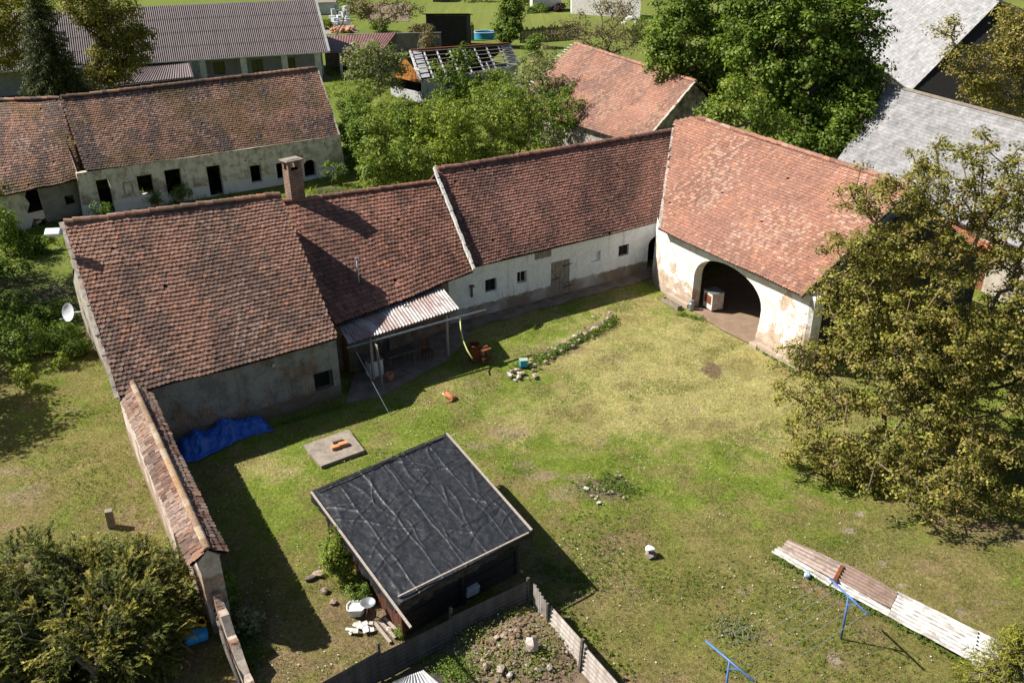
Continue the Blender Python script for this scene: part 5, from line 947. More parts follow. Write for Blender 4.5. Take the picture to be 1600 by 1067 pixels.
g = G(735, 935); mb = MB(); mb.box(g + Z * .25, yaw(35), .45, .35, .3, tilt=(.2, .1, 1)); mb.build('pale_bucket_box', M_DISH, label='pale box standing in the shade between the shed wall and the sheet fence', cat='box', bevel=.03)
# left concrete post
g = G(175, 822); mb = MB(); mb.box(g, yaw(20), .26, .24, .72, tilt=(.03, 0, 1)); mb.build('concrete_post', M_CONC, label='short thick concrete post standing alone in the left grass', cat='post', bevel=.02)
# corrugated fences
def sheetfence(name, label, pts, h, mat, seed, posts, pm=M_OLDWOOD, vertical=False, lean=0):
    root = thing(name, label, 'fence', pts[0] * [1, 1, 0]); rng = np.random.default_rng(seed)
    for k in range(len(pts) - 1):
        a_, b_ = pts[k] * [1, 1, 0], pts[k + 1] * [1, 1, 0]; n_ = perp(unit(b_ - a_)); hh = h * rng.uniform(.93, 1.04); o = n_ * rng.normal(0, .02); ln = n_ * lean
        ext_ = unit(b_ - a_) * .05
        if vertical: V, Fq = corrugated(a_ + o, b_ + o + ext_, b_ + o + ln + Z * hh + ext_, a_ + o + ln + Z * hh, .16, .028, 4, .01)
        else: V, Fq = corrugated(a_ + o, a_ + o + ln + Z * hh, b_ + o + ln + Z * hh + ext_, b_ + o + ext_, .16, .025, 6, .01)
        mk('sheet', V, (Fq.ravel(), 4), mat, root, smooth=True)
    for p_, s_, ph in posts: mb = MB(); mb.box(p_ * [1, 1, 0], dF, .08, .08, ph, tilt=(rng.normal(0, .03), rng.normal(0, .03), 1)); mb.build('post', pm, root)
    return root
M_ASB = corr('grey_sheet', [(.06, .055, .052), (.11, .10, .095), (.04, .035, .032)], 35, 1.5, .85); M_ASBW = corr('white_sheet', [(.38, .35, .32), (.25, .21, .18), (.16, .12, .09)], -30, 1.6, .85, (.4, .6))
ft = [G(470, 1085, 1.15), G(590, 1018, 1.15), G(703, 962, 1.15), G(825, 905, 1.15)]
sheetfence('sheet_fence', 'dark grey corrugated sheet fence in front of the black roofed shed', ft, 1.15, M_ASB, 1, [(G(596, 1052) , 1, 1.2), (G(706, 1000), 1, 1.3), (ft[3], 1, 1.2)])
fr = [G(834, 912, 1.15), G(856, 945, 1.1), G(912, 1010, 1.05), G(985, 1092, 1.05)]
sheetfence('sheet_fence', 'broken whitish corrugated sheet fence leaving the fence corner toward the bottom edge', fr[1:], 1.05, M_ASBW, 2, [(fr[2] - perp(A32) * .0 + np.array([-.1, 0, 0]), 1, 1.3), (fr[1], 1, 1.15)], lean=.12)
mb = MB(); V, Fq = corrugated(fr[0] * [1, 1, 0], fr[1] * [1, 1, 0], fr[1] * [1, 1, 0] + Z * 1.1, fr[0] * [1, 1, 0] + Z * 1.2, .16, .025, 4, .01); mk('corner_sheet', V, (Fq.ravel(), 4), M_ASBW, smooth=True, origin=tuple(fr[0] * [1, 1, 0]), label='leaning pale corrugated sheet closing the fence corner', cat='corrugated sheet')
# corner of corrugated roof at the bottom edge
q = [G(585, 1085, 1.0), G(700, 1085, 1.0), G(657, 1044, 1.15), G(632, 1052, 1.15)]; V, Fq = corrugated(G(560, 1100, .9), G(705, 1082, .9), G(662, 1046, 1.15), G(620, 1062, 1.12), .17, .035, 5, .01)
rf_ = thing('rabbit_hutch', 'low hutch with a white corrugated sheet roof at the bottom edge', 'hutch', G(640, 1075)); mk('roof_sheet', V, (Fq.ravel(), 4), corr('white_sheet_b', [(.68, .68, .68), (.5, .49, .48), (.35, .32, .3)], 20, 1.4, .8), rf_, smooth=True); mb = MB(); mb.box(G(668, 1100), yaw(20), .9, .5, .8); mb.build('body', M_DARKWOOD, rf_)
# rubble mound inside the fence
rng = np.random.default_rng(12); cx, cy = G(800, 1000)[:2]; nu = 70; s_, t_ = np.meshgrid(np.linspace(-3.2, 3.6, nu), np.linspace(-2.6, 2.9, nu)); hh = .55 * np.exp(-((s_ - .3) / 1.9) ** 2 - ((t_ + .1) / 1.5) ** 2) * (.7 + .6 * fbm(s_, t_, 3, 3)); X = s_ + cx; Y_ = t_ + cy
mz = lambda x, y: .55 * np.exp(-((x - cx - .3) / 1.9) ** 2 - ((y - cy + .1) / 1.5) ** 2) * (.7 + .6 * fbm(x - cx, y - cy, 3, 3)); i = np.arange((nu - 1) ** 2); a = (i // (nu - 1)) * nu + i % (nu - 1)
fpoly = [ft[0] + [0, -4, 0], ft[0], ft[1], ft[2], ft[3], fr[1], fr[2], fr[3], fr[3] + [0, -4, 0]]; xc = X.ravel()[a] + .05; yc = Y_.ravel()[a] + .05; a = a[inpoly(xc, yc, fpoly)]
mk('soil_mound', np.stack([X, Y_, hh - .035], -1).reshape(-1, 3), (np.stack([a, a + 1, a + nu + 1, a + nu], 1).ravel(), 4), M_SOIL, kind='structure', smooth=True, label='low mound of bare soil under the rubble inside the sheet fence')
mb = MB(); RC = [(.20, .13, .09), (.24, .17, .12), (.17, .10, .07), (.36, .29, .22), (.14, .10, .075), (.25, .15, .10), (.2, .17, .14)]
for k in range(620):
    ang = rng.uniform(0, 6.28); r = rng.random() ** .6; px_, py_ = 800 + math.cos(ang) * r * 96 + (0 if r < .7 else 8), 1016 + math.sin(ang) * r * 58; g = G(px_, py_, .3); z = mz(g[0], g[1]); s = rng.uniform(.03, .11) * (1.3 - .5 * r); add_rock(mb, (g[0], g[1], z + s * .2 - .03), s, rng, RC[rng.integers(0, len(RC))])
mb.build('rubble', M_STONE, colored=True, kind='stuff', label='heap of broken brick and stone rubble behind the sheet fence', cat='rubble')
for k, (px, py, s, c_, lb) in enumerate([(832, 1018, .2, (.5, .42, .37), 'large pale pinkish slab of stone standing on the rubble heap'), (782, 1045, .17, (.4, .34, .28), 'grey-brown boulder at the lower middle of the rubble heap'), (760, 1040, .15, (.33, .25, .2), 'brown boulder at the lower left of the rubble heap'), (797, 1052, .14, (.44, .38, .33), 'pale round stone near the bottom edge of the rubble heap'), (776, 1003, .12, (.42, .3, .24), 'reddish stone on top of the rubble heap'), (858, 1042, .11, (.4, .33, .28), 'small stone among green weeds right of the rubble heap')]):
    g = G(px, py, .3); rock((g[0], g[1], mz(g[0], g[1])), s * (1.15), 50 + k, c_, .8 if k else 1.4, label=lb, cat='stone', name='boulder')
# stones of the small heap in the lawn
for k, (px, py, s, lb) in enumerate([(937, 786, .17, 'flat pale stone at the front of the small stone group in the lawn'), (962, 745, .11, 'small pale stone at the top of the stone group in the lawn'), (955, 770, .13, 'brown stone in the middle of the stone group in the lawn'), (975, 778, .12, 'round stone at the right of the stone group in the lawn'), (915, 765, .14, 'reddish brown stone at the left of the stone group in the lawn'), (942, 765, .1, 'dark little stone behind the flat pale stone in the lawn'), (966, 738, .09, 'smallest stone farthest back in the lawn stone group'), (925, 775, .09, 'little grey stone between the reddish brown and the flat pale stone')]): rock(G(px, py), s, 80 + k, [(.52, .47, .42), (.42, .37, .32), (.3, .24, .2), (.34, .28, .23)][k % 4], .6, label=lb, cat='stone')
rng = np.random.default_rng(88)
for k in range(22): rock(G(948 + rng.normal(0, 26), 768 + rng.normal(0, 14)), rng.uniform(.04, .1), 600 + k, [(.36, .3, .24), (.27, .2, .15), (.45, .4, .34)][k % 3], .6, label='one of the many small stones strewn over the earth patch in the lawn', cat='stone', group='small stones on the earth patch in the lawn')
g = G(1017, 868); rock(g, .24, 95, (.24, .2, .17), .7, name='boulder', label='dark boulder alone in the lawn under a white bag', cat='boulder')
rock(g + np.array([-.03, .05, .24]), .2, 96, (.85, .85, .86), .55, name='white_bag', label='crumpled white bag lying on the lone dark boulder', cat='bag')
for k, (px, py, s, c_, lb) in enumerate([(497, 898, .24, (.33, .26, .2), 'big brown boulder at the shadow edge left of the black shed'), (485, 905, .19, (.16, .13, .11), 'dark boulder just left of the big brown boulder'), (507, 925, .2, (.3, .22, .17), 'brown boulder in front of the big brown boulder'), (520, 942, .2, (.27, .2, .16), 'low brown boulder nearest to the white tub')]): rock(G(px, py), s, 100 + k, c_, .6, name='boulder', label=lb, cat='boulder')
rock(G(790, 880), .12, 110, (.4, .38, .36), .5, label='grey stone at the right end of the dark shed wall', cat='stone'); rock(G(815, 893), .1, 111, (.4, .38, .36), .5, label='small grey stone at the fence corner beside the shed', cat='stone')
# tumbled stone edge of the flower bed (each stone its own)
rng = np.random.default_rng(30); path_ = [(800, 582), (825, 590), (850, 555), (880, 540), (905, 525), (935, 508), (955, 495)]
for k in range(84):
    f_ = k / 83 * 5.999; i_ = int(f_); fr_ = f_ - i_; px = path_[i_][0] * (1 - fr_) + path_[i_ + 1][0] * fr_ + rng.normal(0, 8); py = path_[i_][1] * (1 - fr_) + path_[i_ + 1][1] * fr_ + rng.normal(0, 5)
    rock(G(px, py, .05), rng.uniform(.05, .17), 200 + k, [(.4, .31, .23), (.3, .23, .18), (.2, .16, .13), (.46, .4, .34)][k % 4], .7, label='one of the rough brown stones tumbled along the flower bed edge', cat='stone', group='stones edging the flower bed')
rock(G(928, 516), .28, 260, (.5, .4, .28), .5, label='largest tan flat stone on the flower bed edge near its right end', cat='stone', name='stone'); rock(G(914, 523), .26, 261, (.45, .33, .22), .5, label='second largest tan stone on the flower bed edge', cat='stone')
V = []; rng = np.random.default_rng(77)
for q in path_[2:]:
    g = G(*q); dd = unit(G(955, 495) - G(800, 582)); n2 = perp(dd); w5 = rng.uniform(.2, .42); V += [g - n2 * w5 - Z * .08, g + Z * rng.uniform(.12, .22), g + n2 * w5 - Z * .08]
mk('flower_bed', V, [(3 * i_ + a_, 3 * i_ + a_ + 1, 3 * i_ + a_ + 4, 3 * i_ + a_ + 3) for i_ in range(4) for a_ in (0, 1)], M_SOIL, smooth=True, kind='structure', label='low dark soil bank of the flower bed')
mb = MB(); rng = np.random.default_rng(31)
for k in range(7): mb.box(G(802 + rng.uniform(-8, 10), 588 + rng.uniform(-6, 6), .03), yaw(rng.uniform(0, 180)), .18, .1, .03, tilt=(rng.normal(0, .3), rng.normal(0, .3), 1))
mb.build('paper_scraps', M_WHITEP, kind='stuff', label='white scraps at the left end of the flower bed stones', cat='scraps')
g = G(818, 572, .05); bu = thing('blue_bucket', 'small light blue square bucket among the flower bed stones', 'bucket', g); mb = MB(); mb.box(g, yaw(10), .36, .3, .34); mb.build('body', solid('cyan_plastic', (.04, .38, .58), None, 3, .4), bu, bevel=.03); mb = MB(); mb.box(g + Z * .345, yaw(10), .4, .34, .03); mb.build('lid', solid('grey_green_plastic', (.3, .38, .3), None, 3, .5), bu)
# white-rusty stove, milk can and trough at the arch
g = W_B.p(2.62, .03, 1.0); st = thing('rusty_stove', 'old white stove with a rusty front standing just inside the cart arch', 'stove', g); mb = MB(); dd = unit(dB * .97 + nB * -.1); mb.box(g + Z * .08, dd, .85, .75, .95); mb.build('body', solid('chipped_enamel', (.62, .6, .56), (.5, .42, .36), 5, .5, th=(.45, .62)), st, bevel=.03)
n2_ = perp(dd); mb = MB(); mb.box(g + Z * .4 - n2_ * .385, dd, .62, .02, .48); mb.build('rusty_door', M_RUST, st); mb = MB(); mb.box(g + Z * 1.035, dd, .9, .8, .03); mb.build('hob', M_METAL, st)
for sx in (-1, 1):
    for sy in (-1, 1): mb = MB(); mb.box(g + dd * sx * .36 + n2_ * sy * .3, dd, .06, .06, .09); mb.build('leg', M_RUST, st)
g = W_B.p(2.15, .0, -.1); st = thing('milk_can', 'small grey metal can standing at the left foot of the cart arch', 'can', g); mb = MB(); mb.lathe(g, [(.15, 0), (.16, .03), (.16, .36), (.1, .46), (.1, .52), (.13, .56), (.01, .58)], 20); mb.build('can', M_METAL, st, smooth=False)
mb = MB(); [mb.tube([g + dB * s_ * .13 + Z * .45, g + dB * s_ * .2 + Z * .4, g + dB * s_ * .15 + Z * .3], .012, 6) for s_ in (-1, 1)]; mb.build('handle', M_METAL, st)
a_, b_ = G(1037, 470), G(1062, 484); dd = unit(b_ - a_); g = (a_ + b_) / 2; st = thing('planter_trough', 'long pale planter trough at the foot of the barn corner pier', 'planter', g); Lt = float(np.linalg.norm(b_ - a_)); mb = MB(); n2_ = perp(dd)
for s_ in (-1, 1): mb.box(g + n2_ * s_ * .14, dd, Lt, .04, .22); mb.box(g + dd * s_ * (Lt / 2 - .02), n2_, .24, .04, .215)
mb.build('trough', M_CONC, st); mb = MB(); mb.box(g, dd, Lt - .1, .23, .15); mb.build('soil', M_SOIL, st)
# blue thing below the walnut
g = AT(1435, 506, 37.5); mb = MB(); mb.box([g[0], g[1], .0], yaw(-60), 1.2, .9, 1.0); mb.box([g[0] + .9, g[1] - .6, .0], yaw(-50), .9, .8, .7); mb.build('blue_sheet_stack', solid('blue_cover', (.02, .1, .35), (.03, .14, .42), 5, .5), label='dark blue covered stack under the walnut branches beside the barn', cat='covered stack', bevel=.1)
# long sheets lying on the grass
def lying(name, label, P4, base, z=.1, seed=0, grp='corrugated sheets lying on the lawn'):
    a_, b_, c_, d__ = [G(*p, z) for p in P4]; Lw = float(np.linalg.norm(b_ - a_)); pitch = .175; V, Fq = corrugated(a_, b_, c_, d__, pitch, .055, 60, .01, jitter=.05, seed=seed)
    nu = max(8, int(Lw / pitch * 6)); s_, t_ = np.meshgrid(np.linspace(0, 1, nu + 1), np.linspace(0, 1, 61)); gr = sstep(-.15, -.85, np.sin(s_ * Lw / pitch * 2 * np.pi) + (fbm(s_ * 6, t_ * 14, seed + 2, 3) - .5) * 1.2); st = sstep(.5, .68, fbm(s_ * 3, t_ * 7, seed + 5, 4))  # gr paints shadow into the groove valleys; st adds brown stains
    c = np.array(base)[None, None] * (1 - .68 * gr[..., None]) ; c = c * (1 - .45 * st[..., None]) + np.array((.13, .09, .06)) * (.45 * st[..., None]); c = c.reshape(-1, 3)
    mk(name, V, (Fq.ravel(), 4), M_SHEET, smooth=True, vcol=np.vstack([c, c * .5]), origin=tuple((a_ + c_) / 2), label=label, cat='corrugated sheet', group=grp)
M_SHEET = attmat('stain_and_groove_shade', .85, 10, .25, .3, .01)
ys_ = -40; M_SH1 = (.36, .28, .24); M_SH2 = (.24, .165, .135); M_SH3 = (.52, .50, .47)
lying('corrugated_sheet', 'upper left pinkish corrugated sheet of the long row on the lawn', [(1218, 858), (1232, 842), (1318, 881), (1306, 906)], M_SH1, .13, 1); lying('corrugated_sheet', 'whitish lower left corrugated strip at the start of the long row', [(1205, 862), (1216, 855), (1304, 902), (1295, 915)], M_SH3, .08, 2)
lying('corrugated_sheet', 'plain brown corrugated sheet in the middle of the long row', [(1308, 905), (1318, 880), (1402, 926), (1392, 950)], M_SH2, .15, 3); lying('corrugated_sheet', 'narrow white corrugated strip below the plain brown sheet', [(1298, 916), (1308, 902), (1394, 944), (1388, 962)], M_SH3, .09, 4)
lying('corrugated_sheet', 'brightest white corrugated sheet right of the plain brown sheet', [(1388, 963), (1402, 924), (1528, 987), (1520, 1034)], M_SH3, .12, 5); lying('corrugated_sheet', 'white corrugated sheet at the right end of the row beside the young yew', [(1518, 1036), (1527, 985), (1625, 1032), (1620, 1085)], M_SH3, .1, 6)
mb = MB(); mb.bar(G(1303, 909, .2), G(1316, 884, .2), .12, .05); mb.build('clamp_board', M_RUST, label='short brown board laid across the joint of the long sheets', cat='board')
g = G(1261, 902); mb = MB(); mb.lathe(g, [(.001, 0), (.07, .02), (.11, .08), (.11, .14), (.07, .2), (.001, .22)], 18); mb.build('small_ball', solid('blue_white_ball', (.7, .75, .8), (.1, .3, .5), 14, .4, th=(.45, .5)), label='small blue and white ball beside the long row of sheets', cat='ball', smooth=True)
# clothes drying posts and lines
def cpost(label, base, j, a, b, z, nm='clothes_post'):
    B = G(*base) if base else None; J = G(*j, z); B = np.array([J[0], J[1], 0]) if B is None else B; root = thing(nm, label, 'clothes post', B, 'blue clothes posts'); mb = MB(); mb.tube([B - Z * .05, J], .032, 10); mb.build('post', M_BLUEP, root, smooth=True)
    A_, B_ = G(*a, z + .02), G(*b, z + .02); mb = MB(); mb.tube([A_, B_], .032, 10); o = mb.build('crossbar', M_BLUEP, root, smooth=True); mb = MB()
    for k in range(5): q = A_ + (B_ - A_) * (.04 + .23 * k); mb.tube([q, q + Z * .07], .008, 5)
    mb.build('hooks', M_METAL, root); mb = MB(); mb.bar(J - Z * .28, J - Z * .02 + (B_ - J) * .35, .03, .03); mb.build('brace', M_BLUEP, root); return A_, B_
P1a, P1b = cpost('far blue clothes post beside the long row of sheets', (1314, 998), (1326, 933), (1296, 903), (1357, 960), 1.73); P2a, P2b = cpost('near blue clothes post at the bottom edge', None, (1140, 1033), (1103, 1001), (1178, 1064), 1.73)
for k in range(5):
    f_ = .04 + .23 * k; a_ = P1a + (P1b - P1a) * f_ + Z * .05; b_ = P2a + (P2b - P2a) * f_ + Z * .05; mb = MB(); mb.tube([a_ * (1 - q) + b_ * q - Z * .22 * math.sin(math.pi * q) for q in np.linspace(0, 1, 14)], .006, 4)
    mb.build('washing_line', M_ROPE, label=['first', 'second', 'middle', 'fourth', 'last'][k] + ' washing line between the blue posts counted from the upper left', cat='washing line', group='washing lines')
# things under the big conifer at lower left
g = G(322, 1000); mb = MB(); mb.box(g + [-.3, 0, .02], yaw(25), .7, .42, .28, tilt=(.15, .1, 1)); mb.build('blue_cover', solid('bright_blue_sheet', (.03, .3, .7), (.05, .4, .8), 6, .5), label='bright blue sheet over a box beside the broken wall stub', cat='cover', bevel=.08)
mb = MB(); rng = np.random.default_rng(9); [mb.box(G(300 + rng.uniform(-14, 22), 972 + rng.uniform(-4, 4), .35), yaw(rng.uniform(0, 180)), .22, .12, .1) for k in range(9)]; mb.build('yellow_toys', solid('yellow_plastic', (.8, .5, .02), None, 3, .5), label='bright yellow scraps behind the bright blue sheet', cat='scraps', kind='stuff')
mb = MB(); [mb.box(G(262 + rng.uniform(-14, 16), 1000 + rng.uniform(-20, 14), .1), yaw(rng.uniform(0, 180)), .3, .2, .18, tilt=(rng.normal(0, .2), rng.normal(0, .2), 1)) for k in range(14)]; mb.build('white_rubbish', M_WHITEP, label='white rubbish half hidden under the big conifer', cat='rubbish', kind='stuff')
mb = MB(); mb.box(G(243, 1010, .2), yaw(70), .35, .3, .5); mb.build('red_canister', solid('red_plastic', (.6, .05, .04), None, 3, .4), label='small red canister half hidden in the big conifer', cat='canister', bevel=.04)
# leaning pole along the broken wall
mb = MB(); mb.tube([G(333, 940, .9), G(352, 1010, .75), G(378, 1075, .6)], .06, 8); mb.build('leaning_log', M_OLDWOOD, label='grey pole lying along the top of the broken wall stub', cat='pole', smooth=True)
mb = MB(); mb.tube([G(338, 868, 1.6), G(362, 886, 1.2)], .02, 6); mb.build('stick', M_OLDWOOD, label='thin stick poking out from the end of the tiled garden wall', cat='stick')
# brush heap left of the nearest farmhouse
rng = np.random.default_rng(17); mb = MB(); c = G(60, 470)
for k in range(420):
    p = c + np.array([rng.normal(0, 1.9), rng.normal(0, 1.1), abs(rng.normal(0, .35)) + .1]); a_ = rng.uniform(0, 6.28); ln = rng.uniform(.5, 1.5); d__ = np.array([math.cos(a_), math.sin(a_), rng.normal(0, .25)]); q = p + d__ * ln * .5 + Z * rng.uniform(0, .15); mb.tube([p, q, p + d__ * ln], [.018, .013, .006], 4, caps=False)
mb.build('brush_heap', solid('dead_twig', (.16, .13, .10), (.08, .065, .05), 8), kind='stuff', label='heap of dead cut branches left of the nearest farmhouse', cat='brushwood')
# small plants' tools: stump
# =================================================================== DOG
def skin(name, V, E, Rr, mat, parent=None, sub=2, **k):
    me = bpy.data.meshes.new(name + '_tmp'); me.from_pydata([tuple(map(float, v)) for v in V], E, []); o = bpy.data.objects.new(name + '_tmp', me); COL.objects.link(o)
    m = o.modifiers.new('s', 'SKIN'); s = o.modifiers.new('d', 'SUBSURF'); s.levels = s.render_levels = sub
    for v, r in zip(me.skin_vertices[0].data, Rr): v.radius = r if hasattr(r, '__len__') else (r, r)
    me.skin_vertices[0].data[0].use_root = True; dg = bpy.context.evaluated_depsgraph_get(); dg.update(); e = o.evaluated_get(dg); m2 = e.to_mesh(); VV = [tuple(v.co) for v in m2.vertices]; FF = [tuple(p.vertices) for p in m2.polygons]; e.to_mesh_clear()
    bpy.data.objects.remove(o); return VV, FF
g = G(702, 622); ax = unit(G(693, 613) - G(711, 629)); sx_ = perp(ax)
def dg_(a_, b_, z_): return g + ax * a_ + sx_ * b_ + Z * z_
DV = [dg_(-.30, -.06, .13), dg_(-.18, .0, .15), dg_(-.03, .03, .15), dg_(.12, .0, .15), dg_(.22, -.03, .18), dg_(.30, -.06, .19), dg_(.38, -.08, .16), dg_(.45, -.09, .13),
      dg_(.20, -.14, .08), dg_(.34, -.18, .04), dg_(.48, -.20, .035), dg_(.20, .12, .08), dg_(.34, .10, .04), dg_(.50, .06, .035),
      dg_(-.28, -.14, .10), dg_(-.12, -.22, .08), dg_(-.26, -.27, .045), dg_(-.10, -.31, .035), dg_(-.38, .10, .06), dg_(-.36, .22, .04), dg_(-.24, .28, .03)]
DE = [(0, 1), (1, 2), (2, 3), (3, 4), (4, 5), (5, 6), (6, 7), (3, 8), (8, 9), (9, 10), (3, 11), (11, 12), (12, 13), (0, 14), (14, 15), (15, 16), (16, 17), (0, 18), (18, 19), (19, 20)]
DR = [.12, .125, .13, .12, .075, .08, .05, .032, .055, .035, .03, .055, .035, .03, .08, .06, .035, .028, .035, .025, .015]
VV, FF = skin('dog', DV, DE, DR, None); m, t, p = newmat('fur'); P_ = np.array(VV); c = np.tile([[.36, .13, .045]], (len(P_), 1)); rel = P_ - g; al = rel @ ax; c[(al > .41)] = (.75, .7, .62); c[(al > .36) & (P_[:, 2] < .07)] = (.75, .7, .62); c *= np.random.default_rng(1).uniform(.85, 1.1, (len(c), 1))
L(t, attr(t), p.inputs['Base Color']); p.inputs['Roughness'].default_value = .8
dog = mk('dog', VV, FF, m, vcol=c, smooth=True, origin=tuple(g), label='orange-brown dog with white paws and muzzle lying on the lawn', cat='dog')
mb = MB()
for s_ in (-1, 1): b0 = dg_(.29, -.06 + s_ * .065, .245); mb.poly([b0 - ax * .03, b0 + ax * .03, b0 + sx_ * s_ * .045 - Z * .07], ax * .012)
mb.build('ears', solid('ear_fur', (.3, .09, .03), None, 5, .9), dog)
mb = MB(); [mb.lathe(dg_(.36, -.08 + s_ * .04, .215), [(.001, .012), (.01, .006), (.012, 0), (.001, -.01)], 8) for s_ in (-1, 1)]; mb.lathe(dg_(.485, -.095, .14), [(.001, .016), (.016, 0), (.001, -.016)], 8); mb.build('eyes_and_nose', M_HOLE, dog)

# more of the far gardens along the top of the picture
def lowshed(name, label, px, py, wpx, dep, h, wallm, roofm, ang=6, cat='shed'):
    g = G(px, py); s = SC(g); root = thing(name, label, cat, g); d = yaw(ang); w5 = wpx * s; mb = MB(); mb.box(g, d, w5, dep, h); mb.build('wall', wallm, root); mb = MB(); n = perp(d); a = g + Z * h
    mb.poly([a - d * w5 * .55 - n * dep * .6 - Z * .15, a + d * w5 * .55 - n * dep * .6 - Z * .15, a + d * w5 * .55 + n * .0 + Z * h * .35, a - d * w5 * .55 + Z * h * .35], (0, 0, .08)); mb.poly([a - d * w5 * .55 + Z * h * .35 + Z * .004, a + d * w5 * .55 + Z * h * .35 + Z * .004, a + d * w5 * .55 + n * dep * .6 - Z * .15, a - d * w5 * .55 + n * dep * .6 - Z * .15], (0, 0, .08)); mb.build('roof', roofm, root); return root
lowshed('far_shed', 'low pale roofed shed right of the long farm building top corner', 500, 20, 46, 7, 2.4, M_WHITEP, M_CONC, 12)
lowshed('far_shed', 'small dark roofed shed at the top edge above the tarred shed', 690, 2, 22, 5, 2.2, M_OLDWOOD, M_RUST, -5)
for k, (px, py, s) in enumerate([(985, 32, 1.0), (996, 36, .8), (975, 38, .7)]): rock(G(px, py), s, 500 + k, (.6, .58, .55), .6, label=['largest', 'middle sized', 'smallest'][k] + ' of the pale stones in front of the far white house', cat='stone')

mb = MB(); a_ = G(597, 603, .06); mb.bar(a_, a_ + np.array([-.12, .1, 2.1]), .22, .04, up=dp); mb.build('leaning_board', M_BATTEN, label='pale board leaning upright against the left porch post', cat='board')
st = thing('porch_chair', 'dark wooden chair in the shade under the porch roof right of the table', 'chair', G(668, 560, .06)); g = G(668, 560, .06)
mb = MB(); mb.box(g + Z * .43, dp, .44, .42, .04); mb.build('seat', M_REDWOOD, st); mb = MB(); mb.box(g + Z * .62 + np_ * .19, dp, .42, .03, .34); mb.build('backrest', M_REDWOOD, st)
for sx in (-1, 1):
    for sy in (-1, 1): mb = MB(); mb.box(g + dp * sx * .18 + np_ * sy * .17, dp, .04, .04, .43 if sy < 0 else .9); mb.build('leg', M_REDWOOD, st)
g = G(610, 592, .06); st = thing('clay_pot', 'brown clay pot on the porch floor beside the leaning board', 'pot', g); mb = MB(); mb.lathe(g, [(.01, 0), (.12, 0), (.17, .24), (.19, .25), (.19, .3), (.16, .3), (.14, .1), (.01, .08)], 20); mb.build('pot', M_BRK, st)
mb = MB(); rng = np.random.default_rng(90)
for k in range(520):
    px, py = rng.uniform(380, 1500), rng.uniform(600, 1060); g = G(px, py)
    if py > 960 and 600 < px < 980: continue
    if 500 < px < 840 and 680 < py < 990: continue
    add_rock(mb, (g[0], g[1], .0), rng.uniform(.015, .045), rng, [(.4, .35, .29), (.28, .22, .17), (.5, .47, .42)][k % 3])
mb.build('pebbles', M_STONE, colored=True, kind='stuff', label='pebbles and crumbs of earth scattered over the yard grass', cat='pebbles')
# =================================================================== VEGETATION
TF_ = 'trees around the farm'
# walnut at the right
tree('walnut_tree', 'big spreading walnut tree with sparse olive leaves hiding the right side of the barn', 'tree', 30.5, 1515, [(1475, 470, 150, 150), (1400, 560, 130, 120, -1), (1540, 620, 130, 130, -2), (1350, 440, 85, 110, 1), (1300, 680, 95, 75, -2), (1460, 730, 130, 75, -4), (1390, 340, 95, 75, 1), (1500, 280, 100, 75, 1), (1600, 330, 90, 100, 0), (1600, 520, 90, 150, -1), (1248, 590, 50, 60, 0), (1245, 680, 45, 50, -1), (1340, 770, 60, 35, -3), (1590, 760, 90, 70, -4)], 2.6, .34, 1900, 62, .115, .42, 'walnut', 1, bark=M_BARKO, lo=.3, wig=.3, flat=.55, tipr=.012, depthf=.85, gap=.09, gs=1.3)
# big maple etc. behind the barn
tree('maple_tree', 'tallest dark green maple standing behind the salmon barn roof', 'tree', 67, 1215, [(1265, 130, 75, 70), (1190, 110, 60, 70), (1330, 90, 55, 80), (1270, 30, 100, 70, 2), (1180, 40, 60, 60, 2), (1300, 185, 50, 40, -2), (1350, 150, 40, 40, -1), (1250, 210, 40, 25, -3)], 7, .55, 640, 80, .28, .95, 'maple', 2, lo=.45, gap=.05, gs=2.6)
tree('ash_tree', 'lighter green broad tree left of the tallest maple', 'tree', 76, 1085, [(1065, 50, 55, 60), (1040, 95, 35, 40), (1110, 85, 45, 45), (1100, 10, 60, 45, 2), (1130, 130, 40, 35, -1)], 6, .35, 330, 72, .28, .9, 'ash', 3, lo=.45, gap=.05, gs=2.6)
tree('broadleaf_tree', 'yellow-green undergrowth tree between the red tile barn and the maple trunk', 'tree', 61, 1165, [(1150, 160, 40, 30), (1120, 190, 35, 20), (1200, 190, 35, 22), (1095, 205, 25, 14)], 3, .14, 110, 60, .22, .8, 'bush', 4, lo=.4)
tree('broadleaf_tree', 'dark shady tree crowding the left end of the long slate roof', 'tree', 63, 1290, [(1310, 210, 40, 30), (1260, 230, 40, 20), (1335, 170, 30, 40)], 3, .16, 90, 60, .24, .9, 'maple', 5, lo=.4)
tree('oak_tree', 'brownish green tree at the top right corner', 'tree', 76, 1565, [(1560, 110, 55, 50), (1600, 60, 60, 60), (1530, 150, 30, 20), (1480, 40, 25, 20), (1500, 95, 30, 25), (1590, 170, 50, 25)], 5, .3, 200, 60, .22, 1.0, 'autumn', 6, lo=.4)
